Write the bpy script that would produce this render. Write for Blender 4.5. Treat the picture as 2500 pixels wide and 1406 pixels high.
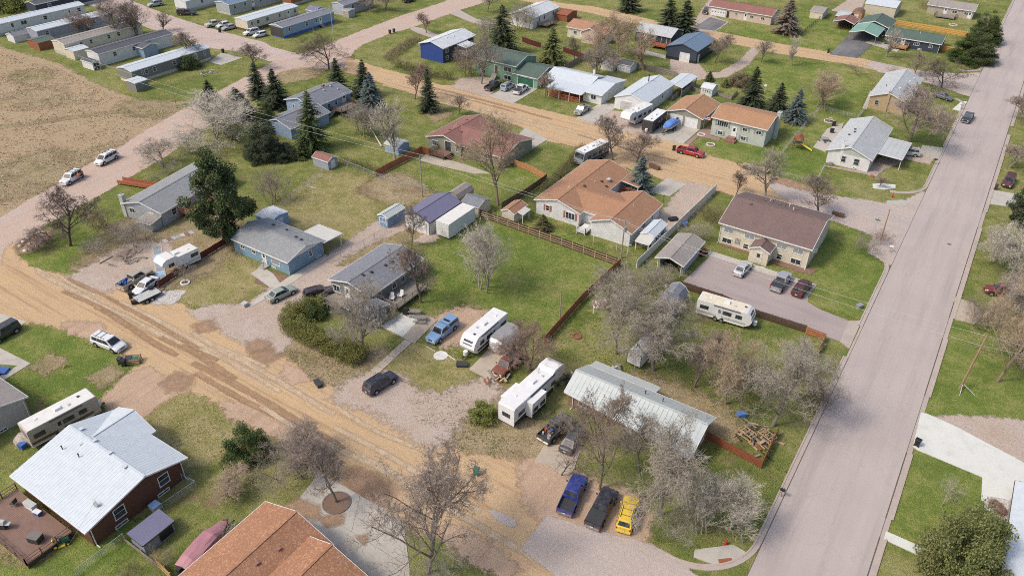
# A residential neighbourhood seen from the air, built in metres.
# X runs along the dirt streets, Y along the paved avenue, Z is up; the whole town is laid out on this grid.
import bpy, bmesh, math, random
from mathutils import Vector, Matrix, noise
from mathutils.geometry import tessellate_polygon

S = bpy.context.scene
for o in list(bpy.data.objects): bpy.data.objects.remove(o)
C = S.collection
R = math.radians

# ---------------------------------------------------------------- camera
cam = bpy.data.objects.new('camera', bpy.data.cameras.new('camera')); C.objects.link(cam); S.camera = cam
_r = Vector((0.83805383, 0.54535995, 0.01575747)); _u = Vector((-0.31789054, 0.4646218, 0.82648181)); _f = Vector((-0.44340882, 0.6976454, -0.56274285))
cam.matrix_world = Matrix(((_r.x, _u.x, -_f.x, 0), (_r.y, _u.y, -_f.y, 0), (_r.z, _u.z, -_f.z, 69.0), (0, 0, 0, 1)))
cam.data.sensor_fit = 'HORIZONTAL'; cam.data.sensor_width = 36; cam.data.lens = 1909.55/2500*36
cam.data.clip_start = 0.5; cam.data.clip_end = 6000

# ---------------------------------------------------------------- light: bright, thinly veiled sun from behind and left of the camera
SUN_AZ = math.atan2(-0.62, -0.78)      # x, y of the direction towards the sun
SUN_EL = R(50)
W = bpy.data.worlds.new('World'); S.world = W; W.use_nodes = True
nt = W.node_tree
sky = nt.nodes.new('ShaderNodeTexSky'); sky.sky_type = 'NISHITA'; sky.sun_disc = False
sky.sun_elevation = SUN_EL; sky.sun_rotation = SUN_AZ
sky.air_density = 1.0; sky.dust_density = 4.0; sky.ozone_density = 0.6
bg = nt.nodes['Background']; nt.links.new(sky.outputs[0], bg.inputs[0]); bg.inputs[1].default_value = 0.15
sun = bpy.data.objects.new('sun', bpy.data.lights.new('sun', 'SUN')); C.objects.link(sun)
sun.data.energy = 1.5; sun.data.angle = R(10); sun.data.color = (1.0, 0.93, 0.80)
sdir = Vector((math.sin(SUN_AZ)*math.cos(SUN_EL), math.cos(SUN_AZ)*math.cos(SUN_EL), math.sin(SUN_EL)))
sun.rotation_euler = sdir.to_track_quat('Z', 'Y').to_euler()
sun.location = sdir*300
S.view_settings.view_transform = 'Standard'; S.view_settings.look = 'None'
S.view_settings.gamma = 1; S.view_settings.exposure = 0.37; S.view_settings.use_curve_mapping = False
try:
    S.cycles.max_bounces = 5; S.cycles.transparent_max_bounces = 12; S.cycles.use_denoising = False; S.cycles.filter_width = 1.0
except Exception: pass

# ---------------------------------------------------------------- helpers
rnd = random.Random(11)
def U(a, b): return rnd.uniform(a, b)

class MB:
    """collects faces; build() links them as one mesh object"""
    def __init__(s): s.v = []; s.f = []
    def add(s, vs, fs):
        n = len(s.v); s.v += [tuple(p) for p in vs]; s.f += [tuple(i+n for i in f) for f in fs]; return s
    def box(s, x0, y0, z0, x1, y1, z1):
        return s.add([(x0,y0,z0),(x1,y0,z0),(x1,y1,z0),(x0,y1,z0),(x0,y0,z1),(x1,y0,z1),(x1,y1,z1),(x0,y1,z1)],
                     [(3,2,1,0),(4,5,6,7),(0,1,5,4),(1,2,6,5),(2,3,7,6),(3,0,4,7)])
    def obox(s, c, a, sx, sy, z0, z1):
        ca, sa = math.cos(a), math.sin(a); P = []
        for z in (z0, z1):
            for dx, dy in ((-1,-1),(1,-1),(1,1),(-1,1)):
                x, y = dx*sx/2, dy*sy/2; P.append((c[0]+ca*x-sa*y, c[1]+sa*x+ca*y, z))
        return s.add(P, [(3,2,1,0),(4,5,6,7),(0,1,5,4),(1,2,6,5),(2,3,7,6),(3,0,4,7)])
    def hexa(s, b, t):
        """solid between a lower and an upper ring of points"""
        n = len(b); fs = [tuple(range(n-1,-1,-1)), tuple(range(n, 2*n))]
        fs += [(i, (i+1) % n, n+(i+1) % n, n+i) for i in range(n)]
        return s.add(list(b)+list(t), fs)
    def prism(s, poly, z0, z1):
        return s.hexa([(p[0],p[1],z0) for p in poly], [(p[0],p[1],z1) for p in poly])
    def bar(s, p, q, r0, r1=None, n=4):
        p = Vector(p); q = Vector(q); d = q-p
        if d.length < 1e-6: return s
        d.normalize(); a = Vector((0,0,1)) if abs(d.z) < .9 else Vector((1,0,0))
        a = d.cross(a).normalized(); b = d.cross(a); r1 = r0 if r1 is None else r1; P = []
        for c, r in ((p, r0), (q, r1)):
            for k in range(n):
                t = 2*math.pi*(k+.5)/n; P.append(c+a*math.cos(t)*r+b*math.sin(t)*r)
        return s.add(P, [tuple(range(n)), tuple(range(2*n-1, n-1, -1))]+[(k, n+k, n+(k+1) % n, (k+1) % n) for k in range(n)])
    def beam(s, p, q, w, h):
        """board of width w (horizontal) and height h whose axis runs p-q"""
        p = Vector(p); q = Vector(q); d = (q-p).normalized()
        sd = d.cross(Vector((0,0,1)))
        sd = sd.normalized() if sd.length > 1e-5 else Vector((1,0,0))
        up = sd.cross(d).normalized(); P = []
        for c in (p, q):
            for a, b in ((-1,-1),(1,-1),(1,1),(-1,1)): P.append(c+sd*a*w/2+up*b*h/2)
        return s.add(P, [(0,1,2,3),(7,6,5,4),(0,4,5,1),(1,5,6,2),(2,6,7,3),(3,7,4,0)])
    def cyl(s, x, y, z0, z1, r0, r1=None, n=10):
        return s.bar((x,y,z0), (x,y,z1), r0, r1, n)
    def disc(s, c, ax, r, w, n=14):
        ax = Vector(ax).normalized(); c = Vector(c); return s.bar(c-ax*w/2, c+ax*w/2, r, r, n)
    def ball(s, c, rx, ry, rz, nu=8, nv=5, jit=0):
        P = [(c[0],c[1],c[2]+rz)]
        for j in range(1, nv):
            t = math.pi*j/nv
            for i in range(nu):
                p = 2*math.pi*i/nu; k = 1+U(-jit, jit)
                P.append((c[0]+rx*math.sin(t)*math.cos(p)*k, c[1]+ry*math.sin(t)*math.sin(p)*k, c[2]+rz*math.cos(t)*k))
        P.append((c[0],c[1],c[2]-rz)); F = []
        for i in range(nu): F.append((0, 1+i, 1+(i+1) % nu)); F.append((len(P)-1, 1+(nv-2)*nu+(i+1) % nu, 1+(nv-2)*nu+i))
        for j in range(nv-2):
            for i in range(nu): F.append((1+j*nu+i, 1+(j+1)*nu+i, 1+(j+1)*nu+(i+1) % nu, 1+j*nu+(i+1) % nu))
        return s.add(P, F)
    def mesh(s, name, m, smooth=False):
        me = bpy.data.meshes.new(name); me.from_pydata(s.v, [], s.f)
        if m is not None: me.materials.append(MAT(m) if isinstance(m, str) else m)
        if smooth: me.polygons.foreach_set('use_smooth', [True]*len(me.polygons))
        me.update(); return me
    def build(s, name, m, parent=None, smooth=False, kind=None, label=None):
        return link(name, s.mesh(name, m, smooth), parent, kind, label)

def link(name, me, parent=None, kind=None, label=None):
    o = bpy.data.objects.new(name, me); C.objects.link(o)
    if parent is not None: o.parent = parent
    if kind: o['kind'] = kind
    if label: o['label'] = label
    return o
def thing(name, label, cat, loc, rot=0.0, group=None):
    """an Empty at the thing's base; its parts are built in its own coordinates"""
    o = bpy.data.objects.new(name, None); C.objects.link(o); o.empty_display_size = .3
    o.location = (loc[0], loc[1], loc[2] if len(loc) > 2 else 0); o.rotation_euler = (0, 0, rot)
    o['label'] = label; o['category'] = cat
    if group: o['group'] = group
    return o
def tag(o, label, cat, group=None):
    o['label'] = label; o['category'] = cat
    if group: o['group'] = group
    return o
def local(o, p):
    d = Vector((p[0]-o.location.x, p[1]-o.location.y)); a = -o.rotation_euler.z
    return (d.x*math.cos(a)-d.y*math.sin(a), d.x*math.sin(a)+d.y*math.cos(a))

# ---------------------------------------------------------------- materials
_M = {}
def node(t, kind, **kw):
    n = t.nodes.new(kind)
    for k, v in kw.items():
        if k in n.inputs: n.inputs[k].default_value = v
        else: setattr(n, k, v)
    return n
def new_mat(name):
    m = bpy.data.materials.new(name); m.use_nodes = True; t = m.node_tree
    return m, t, t.nodes['Principled BSDF']
def col4(c): return (c[0], c[1], c[2], 1)
def noise_at(t, vec, scale, detail=3, rough=.6, stretch=None):
    if stretch:
        mp = t.nodes.new('ShaderNodeMapping'); mp.inputs['Scale'].default_value = stretch; t.links.new(vec, mp.inputs[0]); vec = mp.outputs[0]
    n = t.nodes.new('ShaderNodeTexNoise'); n.inputs['Scale'].default_value = scale; n.inputs['Detail'].default_value = detail
    n.inputs['Roughness'].default_value = rough; t.links.new(vec, n.inputs['Vector']); return n.outputs[0]
def rng(t, fac, a, b, lo=0, hi=1):
    n = t.nodes.new('ShaderNodeMapRange'); n.inputs[1].default_value = a; n.inputs[2].default_value = b; n.inputs[3].default_value = lo; n.inputs[4].default_value = hi
    t.links.new(fac, n.inputs[0]); return n.outputs[0]
def mix(t, fac, a, b, mode='MIX'):
    n = t.nodes.new('ShaderNodeMix'); n.data_type = 'RGBA'; n.blend_type = mode
    for sock, v in ((n.inputs[0], fac), (n.inputs[6], a), (n.inputs[7], b)):
        if hasattr(v, 'is_linked'): t.links.new(v, sock)
        elif isinstance(v, (int, float)): sock.default_value = v
        else: sock.default_value = col4(v)
    return n.outputs[2]
def math_n(t, op, a, b=0.0):
    n = t.nodes.new('ShaderNodeMath'); n.operation = op
    for sock, v in ((n.inputs[0], a), (n.inputs[1], b)):
        if hasattr(v, 'is_linked'): t.links.new(v, sock)
        else: sock.default_value = v
    return n.outputs[0]
def bump(t, b, h, strength=.3, dist=.02):
    n = t.nodes.new('ShaderNodeBump'); n.inputs['Strength'].default_value = strength; n.inputs['Distance'].default_value = dist
    t.links.new(h, n.inputs['Height']); t.links.new(n.outputs[0], b.inputs['Normal'])
def pos(t): return t.nodes.new('ShaderNodeNewGeometry').outputs['Position']
def objc(t): return t.nodes.new('ShaderNodeTexCoord').outputs['Object']

def paint(name, c, rough=.6, var=.12, metal=0.0, coat=0.0):
    m, t, b = new_mat(name); v = objc(t)
    n1 = noise_at(t, v, 1.3, 4); n2 = noise_at(t, v, 14, 3)
    f = math_n(t, 'ADD', rng(t, n1, .3, .7, 1-var, 1+var), rng(t, n2, .3, .7, -var*.4, var*.4))
    h = t.nodes.new('ShaderNodeHueSaturation'); h.inputs['Color'].default_value = col4(c); t.links.new(f, h.inputs['Value'])
    t.links.new(h.outputs[0], b.inputs['Base Color']); b.inputs['Roughness'].default_value = rough; b.inputs['Metallic'].default_value = metal
    if coat: b.inputs['Coat Weight'].default_value = coat; b.inputs['Coat Roughness'].default_value = .08
    _M[name] = m; return m
def siding(name, c, step=.13, vertical=False):
    m, t, b = new_mat(name); v = objc(t); sp = t.nodes.new('ShaderNodeSeparateXYZ'); t.links.new(v, sp.inputs[0])
    if vertical: q = math_n(t, 'ADD', sp.outputs[0], sp.outputs[1])
    else: q = sp.outputs[2]
    saw = math_n(t, 'FRACT', math_n(t, 'MULTIPLY', q, 1/step))
    n1 = noise_at(t, v, .9, 4); n2 = noise_at(t, v, 9, 3, stretch=(1,1,.25))
    f = math_n(t, 'ADD', rng(t, n1, .3, .7, .9, 1.06), rng(t, n2, .3, .7, -.05, .05))
    f = math_n(t, 'MULTIPLY', f, rng(t, saw, 0, .14, .84, 1))
    h = t.nodes.new('ShaderNodeHueSaturation'); h.inputs['Color'].default_value = col4(c); t.links.new(f, h.inputs['Value'])
    t.links.new(h.outputs[0], b.inputs['Base Color']); b.inputs['Roughness'].default_value = .65
    bump(t, b, saw, .5, .015); _M[name] = m; return m
def shingle(name, c, c2=None, course=.042, fleck=1.0):
    m, t, b = new_mat(name); v = objc(t); c2 = c2 or tuple(x*.6 for x in c)
    sp = t.nodes.new('ShaderNodeSeparateXYZ'); t.links.new(v, sp.inputs[0])
    saw = math_n(t, 'FRACT', math_n(t, 'MULTIPLY', sp.outputs[2], 1/course))
    cell = t.nodes.new('ShaderNodeTexVoronoi'); cell.inputs['Scale'].default_value = 3.2; t.links.new(v, cell.inputs['Vector'])
    sp2 = t.nodes.new('ShaderNodeSeparateColor'); t.links.new(cell.outputs['Color'], sp2.inputs[0])
    n1 = noise_at(t, v, .5, 4); n2 = noise_at(t, v, 22, 3)
    if fleck < 0: cell.inputs['Scale'].default_value = 8.0
    base = mix(t, rng(t, sp2.outputs[0], 0, 1, 0, .55*fleck) if fleck > 0 else rng(t, sp2.outputs[0], .70, .85, 0, .7), c, c2)
    base = mix(t, rng(t, n2, .35, .7, 0, .5), base, tuple(min(1, x*1.35) for x in c))
    base = mix(t, rng(t, n1, .35, .7, 0, .35), base, tuple(x*.7 for x in c))
    base = mix(t, rng(t, saw, .0, .22, .35, 0), base, tuple(x*.45 for x in c))
    t.links.new(base, b.inputs['Base Color']); b.inputs['Roughness'].default_value = .9
    bump(t, b, math_n(t, 'ADD', saw, n2), .6, .02); _M[name] = m; return m

SPEC = {}
def MAT(n):
    if n in _M: return _M[n]
    return SPEC[n]()
def P_(n, *a, **k): SPEC[n] = lambda: paint(n, *a, **k)
def S_(n, *a, **k): SPEC[n] = lambda: siding(n, *a, **k)
def H_(n, *a, **k): SPEC[n] = lambda: shingle(n, *a, **k)

for n, c in dict(white=(.66,.66,.65), offwhite=(.58,.56,.51), cream=(.56,.50,.40), trim=(.68,.68,.67), trim_dark=(.05,.05,.055), black=(.015,.015,.017), charcoal=(.04,.042,.046),
    grey=(.26,.26,.26), lightgrey=(.44,.44,.43), brown=(.13,.075,.05), rust=(.27,.09,.045), redwood=(.34,.115,.06), maroon=(.11,.025,.022), cedar=(.42,.22,.10), greywood=(.25,.22,.19),
    tanwood=(.42,.31,.19), darkwood=(.075,.05,.038), newwood=(.55,.33,.10), fence_red=(.36,.135,.08), deck_brown=(.21,.125,.095), deck_red=(.42,.18,.09), pole=(.30,.20,.12), pole_grey=(.30,.26,.22),
    blue=(.05,.12,.38), sky_blue=(.30,.47,.70), green=(.03,.12,.075), teal=(.0,.17,.12), yellow=(.80,.58,.05), orange=(.65,.14,.04), red=(.42,.03,.025), tarp_blue=(.10,.22,.55), shutter=(.33,.13,.10),
    mulch=(.18,.115,.08), rock=(.42,.36,.32), rock_dark=(.16,.14,.13), white_rock=(.6,.58,.55), galv=(.36,.37,.38), wire=(.10,.10,.10), cable=(.34,.34,.33), skin=(.45,.27,.19), door_white=(.68,.68,.67), door_blue=(.14,.26,.42),
    brick_red=(.25,.13,.10), garage_white=(.66,.66,.66), concrete_dark=(.33,.31,.28), vinyl=(.66,.66,.66), seat_pink=(.42,.19,.22), purple_tarp=(.36,.165,.19), hose=(.45,.32,.08)).items(): P_(n, c)
P_('metal_white', (.50,.545,.585), .55, .06); P_('metal_pale', (.43,.465,.46), .55, .06); P_('metal_purple', (.16,.155,.24), .5, .06); P_('metal_slate', (.14,.20,.28), .45, .06)
P_('metal_green', (.19,.34,.265), .5, .06); P_('rv_white', (.68,.68,.68), .45, .05); P_('rv_roof', (.63,.62,.59), .7, .08); P_('rv_roof_cream', (.62,.56,.44), .7, .1); P_('rv_grey', (.22,.23,.25), .5, .06); P_('rv_tan', (.44,.39,.33), .5, .06)
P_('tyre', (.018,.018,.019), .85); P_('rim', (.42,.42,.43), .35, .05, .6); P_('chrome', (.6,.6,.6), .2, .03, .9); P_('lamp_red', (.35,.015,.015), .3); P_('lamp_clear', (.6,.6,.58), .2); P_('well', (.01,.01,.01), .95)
P_('roof_flat', (.52,.51,.47), .8, .08); P_('tank', (.66,.66,.64), .5); P_('solar', (.02,.02,.03), .2)
S_('sd_white', (.64,.64,.64)); S_('sd_cream', (.60,.54,.43)); S_('sd_grey', (.20,.20,.19)); S_('sd_lightgrey', (.36,.38,.40)); S_('sd_blue', (.19,.30,.40)); S_('sd_brown', (.125,.052,.033)); S_('sd_royal', (.02,.055,.24))
S_('sd_green', (.20,.33,.23)); S_('sd_sage', (.44,.47,.43)); S_('sd_navy', (.035,.05,.075)); S_('sd_tan', (.40,.35,.28)); S_('sd_beige', (.45,.42,.38)); S_('sd_periwinkle', (.30,.32,.40)); S_('sd_skyblue', (.27,.36,.50))
S_('sd_greyblue', (.40,.43,.50)); S_('sd_olive', (.26,.26,.20)); S_('sd_shedblue', (.17,.27,.40)); S_('sd_pink', (.55,.43,.37)); S_('panel_white', (.62,.63,.64), .28, True); S_('panel_navy', (.035,.05,.075), .28, True)
S_('panel_grey', (.24,.25,.28), .2, True); S_('brick', (.30,.185,.13), .09); S_('brick_tan', (.44,.32,.20), .09); S_('panel_cream', (.5,.45,.36), .28, True); S_('wood_red', (.27,.10,.05), .16, True); S_('wood_dark', (.05,.045,.04), .16, True); S_('t111', (.36,.34,.32), .2, True)
H_('sh_orange', (.35,.19,.11), (.25,.13,.075)); H_('sh_tan', (.37,.205,.115), (.28,.155,.09)); H_('sh_grey', (.26,.27,.28)); H_('sh_slate', (.20,.21,.24), (.10,.11,.13)); H_('sh_brown', (.17,.115,.105), (.12,.08,.075)); H_('sh_maroon', (.25,.12,.10), (.185,.088,.075))
H_('sh_green', (.085,.125,.105), (.06,.09,.076)); H_('sh_pale', (.42,.44,.45), (.36,.38,.39)); H_('sh_taupe', (.30,.27,.25)); H_('sh_white', (.55,.58,.60), (.5,.52,.54)); H_('sh_pinkbrown', (.38,.20,.13), (.30,.15,.10)); H_('sh_dark', (.09,.095,.11))
SPEC['sh_near'] = lambda: shingle('sh_near', (.31,.15,.085), (.54,.33,.19), fleck=-1)

def glass_mat():
    m, t, b = new_mat('glass'); v = objc(t); n = noise_at(t, v, 1.1, 2)
    c = mix(t, rng(t, n, .35, .65), (.012,.014,.018), (.07,.08,.095)); t.links.new(c, b.inputs['Base Color'])
    b.inputs['Roughness'].default_value = .06; b.inputs['Specular IOR Level'].default_value = .6; _M['glass'] = m; return m
SPEC['glass'] = glass_mat
def glass2():
    m, t, b = new_mat('glass_blind'); b.inputs['Base Color'].default_value = (.26,.28,.29,1); b.inputs['Roughness'].default_value = .15; _M['glass_blind'] = m; return m
SPEC['glass_blind'] = glass2
def car_paint(c):
    k = 'paint_%d_%d_%d' % tuple(int(x*999) for x in c)
    if k not in _M:
        m, t, b = new_mat(k); v = objc(t); n = noise_at(t, v, 2.5, 4)
        col = mix(t, rng(t, n, .4, .75, 0, .22), c, (.30,.24,.19)); t.links.new(col, b.inputs['Base Color'])
        b.inputs['Roughness'].default_value = .38; b.inputs['Coat Weight'].default_value = .6; b.inputs['Coat Roughness'].default_value = .12; _M[k] = m
    return _M[k]

# ---------------------------------------------------------------- ground materials (all read the world position, so sheets join up)
def feather(t, b, scale=1.6, lo=.36, hi=.64):
    """ragged edge: the sheet thins out over its border band, so the ground below shows between clods and blades"""
    at = t.nodes.new('ShaderNodeAttribute'); at.attribute_name = 'edge'
    n = noise_at(t, pos(t), scale*.55, 7, .78)
    f = rng(t, math_n(t, 'ADD', at.outputs['Fac'], math_n(t, 'MULTIPLY', math_n(t, 'SUBTRACT', n, .5), 2.2)), lo, hi)
    tr = t.nodes.new('ShaderNodeBsdfTransparent'); ms = t.nodes.new('ShaderNodeMixShader')
    t.links.new(f, ms.inputs[0]); t.links.new(tr.outputs[0], ms.inputs[1]); t.links.new(b.outputs[0], ms.inputs[2])
    t.links.new(ms.outputs[0], t.nodes['Material Output'].inputs['Surface'])
def grass(name, lush, mid, dry, bias=0.0, bare=.0, tuft=.5):
    m, t, b = new_mat(name); v = pos(t)
    big = noise_at(t, v, .045, 2, .6); med = noise_at(t, v, .30, 4, .7); fine = noise_at(t, v, 1.9, 4, .8); vf = noise_at(t, v, 6.5, 2, .8)
    f = math_n(t, 'ADD', math_n(t, 'MULTIPLY', big, .5), math_n(t, 'ADD', math_n(t, 'MULTIPLY', med, .7), math_n(t, 'MULTIPLY', fine, .4)))
    c = mix(t, rng(t, f, .64+bias, .82+bias), lush, mid); c = mix(t, rng(t, f, .78+bias, .97+bias), c, dry)
    if bare:
        nb = noise_at(t, v, .14, 5, .75); c = mix(t, rng(t, nb, .60-bare*.1, .70-bare*.1, 0, .8), c, (.25,.17,.11))
    vo = t.nodes.new('ShaderNodeTexVoronoi'); vo.inputs['Scale'].default_value = 1.1; vo.inputs['Randomness'].default_value = 1
    w = t.nodes.new('ShaderNodeVectorMath'); w.operation = 'ADD'; nz = t.nodes.new('ShaderNodeTexNoise'); nz.inputs['Scale'].default_value = 1.5; t.links.new(v, nz.inputs['Vector'])
    t.links.new(v, w.inputs[0]); t.links.new(nz.outputs['Color'], w.inputs[1]); t.links.new(w.outputs[0], vo.inputs['Vector'])
    tu = math_n(t, 'MULTIPLY', rng(t, vo.outputs['Distance'], .30, .08), rng(t, med, .42, .62))
    c = mix(t, math_n(t, 'MULTIPLY', tu, tuft), c, tuple(x*.45 for x in lush))
    c = mix(t, rng(t, vf, .3, .6, .40, 0), c, tuple(x*.45 for x in lush)); c = mix(t, rng(t, vf, .5, .85, 0, .35), c, tuple(min(1, x*1.5) for x in dry))
    t.links.new(c, b.inputs['Base Color']); b.inputs['Roughness'].default_value = 1; b.inputs['Specular IOR Level'].default_value = .1
    bump(t, b, math_n(t, 'ADD', math_n(t, 'MULTIPLY', fine, .6), vf), 1.0, .16); feather(t, b); _M[name] = m; return m
SPEC['grass'] = lambda: grass('grass', (.115,.158,.038), (.210,.225,.066), (.33,.298,.135), .01, .22)
SPEC['grass_lush'] = lambda: grass('grass_lush', (.104,.165,.032), (.195,.235,.056), (.315,.295,.115), .005, .1, .7)
SPEC['grass_dry'] = lambda: grass('grass_dry', (.155,.170,.050), (.285,.255,.098), (.40,.335,.175), -.04, .3, .8)
SPEC['grass_worn'] = lambda: grass('grass_worn', (.15,.155,.055), (.31,.25,.14), (.42,.325,.21), -.06, .8, .8)
def soil(name, a, bc, c, stretch=(1,1,1), sc=.5, feath=1.6, pebble=.4, streak=.5, soft=0):
    m, t, b = new_mat(name); v = pos(t)
    n1 = noise_at(t, v, sc*.35, 4, .6); n2 = noise_at(t, v, sc, 6, .7, stretch); n3 = noise_at(t, v, 7, 4, .8); n4 = noise_at(t, v, sc*2.4, 5, .75, stretch)
    q = mix(t, rng(t, n1, .38, .62), a, bc); q = mix(t, rng(t, n2, .52, .68, 0, streak), q, c); q = mix(t, rng(t, n4, .55, .72, 0, streak*.8), q, tuple(min(1, x*1.28) for x in a))
    q = mix(t, rng(t, n3, .34, .5, pebble, 0), q, tuple(x*.55 for x in c)); q = mix(t, rng(t, n3, .55, .75, 0, pebble), q, tuple(min(1, x*1.3) for x in a))
    t.links.new(q, b.inputs['Base Color']); b.inputs['Roughness'].default_value = .95; b.inputs['Specular IOR Level'].default_value = .15
    bump(t, b, math_n(t, 'ADD', n3, math_n(t, 'MULTIPLY', n2, 1.4)), .7, .07); feather(t, b, feath, .36-soft*.3, .64+soft*.5); _M[name] = m; return m
SPEC['dirt'] = lambda: soil('dirt', (.50,.355,.205), (.47,.335,.21), (.31,.19,.105), (.035,1,1), 1.1, pebble=.25, streak=.75)
SPEC['dirt_dark'] = lambda: soil('dirt_dark', (.34,.225,.15), (.38,.255,.17), (.28,.18,.12), pebble=.4, soft=1)
SPEC['rut'] = lambda: soil('rut', (.53,.41,.285), (.50,.385,.27), (.42,.30,.195), (.05,1,1), 1.5, pebble=.2, streak=.6, soft=1)
SPEC['rut_dark'] = lambda: soil('rut_dark', (.33,.215,.13), (.38,.25,.155), (.28,.175,.105), (.05,1,1), 1.5, pebble=.2, streak=.6, soft=1)
SPEC['dirt_drive'] = lambda: soil('dirt_drive', (.46,.335,.24), (.42,.30,.215), (.33,.20,.13), (1,.1,1), .8, pebble=.25, streak=.6)
SPEC['gravel'] = lambda: soil('gravel', (.44,.365,.315), (.42,.335,.275), (.32,.235,.175), pebble=.55, streak=.5)
SPEC['gravel_road'] = lambda: soil('gravel_road', (.46,.365,.315), (.47,.355,.285), (.38,.265,.195), (1,.09,1), .6, pebble=.25, streak=.5)
SPEC['park_road'] = lambda: soil('park_road', (.47,.385,.35), (.44,.345,.30), (.37,.28,.23), (.1,1,1), .6, pebble=.2, streak=.4)
SPEC['asphalt_ragged'] = lambda: soil('asphalt_ragged', (.41,.355,.33), (.44,.37,.325), (.36,.30,.265), (.12,1,1), .5, pebble=.15, streak=.4)
SPEC['field'] = lambda: soil('field', (.38,.295,.185), (.36,.265,.17), (.23,.17,.085), (.6,1,1), 1.1, pebble=.6, streak=.7)
SPEC['mulch_bed'] = lambda: soil('mulch_bed', (.20,.115,.08), (.25,.16,.12), (.12,.07,.05), pebble=.6)
SPEC['stone_bed'] = lambda: soil('stone_bed', (.40,.33,.29), (.35,.28,.24), (.2,.15,.13), pebble=.9)
SPEC['white_stone'] = lambda: soil('white_stone', (.56,.53,.50), (.48,.45,.42), (.26,.2,.17), sc=2, pebble=.9)
def hard(name, a, bc, crack=.3, st=(1,1,1), dark=(.2,.17,.155)):
    m, t, b = new_mat(name); v = pos(t)
    n1 = noise_at(t, v, .10, 4, .6); n2 = noise_at(t, v, .5, 5, .7, st); n3 = noise_at(t, v, 12, 3, .8)
    q = mix(t, rng(t, n1, .35, .65), a, bc); q = mix(t, rng(t, n2, .5, .70, 0, .65), q, tuple(x*.76 for x in a)); q = mix(t, rng(t, n2, .30, .48, .35, 0), q, tuple(min(1, x*1.12) for x in bc))
    q = mix(t, rng(t, n3, .35, .65, .12, 0), q, tuple(x*.6 for x in a))
    if crack:
        vo = t.nodes.new('ShaderNodeTexVoronoi'); vo.feature = 'DISTANCE_TO_EDGE'; vo.inputs['Scale'].default_value = .16
        w = t.nodes.new('ShaderNodeVectorMath'); w.operation = 'ADD'; nz = t.nodes.new('ShaderNodeTexNoise'); nz.inputs['Scale'].default_value = .35; nz.inputs['Detail'].default_value = 6
        sc = t.nodes.new('ShaderNodeVectorMath'); sc.operation = 'SCALE'; sc.inputs['Scale'].default_value = 5; t.links.new(v, nz.inputs['Vector']); t.links.new(nz.outputs['Color'], sc.inputs[0])
        t.links.new(v, w.inputs[0]); t.links.new(sc.outputs[0], w.inputs[1]); t.links.new(w.outputs[0], vo.inputs['Vector'])
        q = mix(t, math_n(t, 'MULTIPLY', rng(t, vo.outputs['Distance'], 0, .012, crack, 0), rng(t, n1, .45, .6)), q, dark)
    t.links.new(q, b.inputs['Base Color']); b.inputs['Roughness'].default_value = .85; bump(t, b, n3, .25, .02); _M[name] = m; return m
SPEC['asphalt'] = lambda: hard('asphalt', (.385,.332,.312), (.43,.372,.342), .25, (1,.05,1))
SPEC['asphalt_lot'] = lambda: hard('asphalt_lot', (.36,.30,.285), (.33,.275,.26), .3, (.2,1,1))
SPEC['asphalt_dark'] = lambda: hard('asphalt_dark', (.10,.10,.11), (.20,.19,.19), 0, (1,.15,1))
SPEC['concrete'] = lambda: hard('concrete', (.40,.37,.325), (.46,.43,.38), .15)
SPEC['concrete_tan'] = lambda: hard('concrete_tan', (.40,.34,.265), (.44,.38,.31), .2)
SPEC['concrete_white'] = lambda: hard('concrete_white', (.62,.62,.57), (.58,.59,.56), 0)
SPEC['kerb'] = lambda: hard('kerb', (.43,.365,.325), (.39,.325,.285), .3)
SPEC['paver'] = lambda: hard('paver', (.25,.16,.14), (.3,.2,.17), 0)
# ---------------------------------------------------------------- ground: one sheet to the horizon, then sheets a few millimetres above each other
def fill(pts):
    return [tuple(t) for t in tessellate_polygon([[Vector((p[0], p[1], 0)) for p in pts]])]
def area2(p): return sum(p[i][0]*p[(i+1) % len(p)][1]-p[(i+1) % len(p)][0]*p[i][1] for i in range(len(p)))
def dense(pts, step=1.2, jag=.0, seed=0):
    out = []; n = len(pts)
    for i in range(n):
        a = Vector(pts[i][:2]); b = Vector(pts[(i+1) % n][:2]); k = max(1, int((b-a).length/step)); d = (b-a)
        nn = Vector((-d.y, d.x)); nn = nn.normalized() if nn.length else nn
        for j in range(k):
            p = a+d*j/k; w = noise.noise(Vector((p.x*.35+seed, p.y*.35, seed)))+.5*noise.noise(Vector((p.x*1.1, p.y*1.1+seed, seed)))
            p = p+nn*w*jag*(0 if j == 0 else 1); out.append((p.x, p.y))
    return out
_zc = [0]
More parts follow.
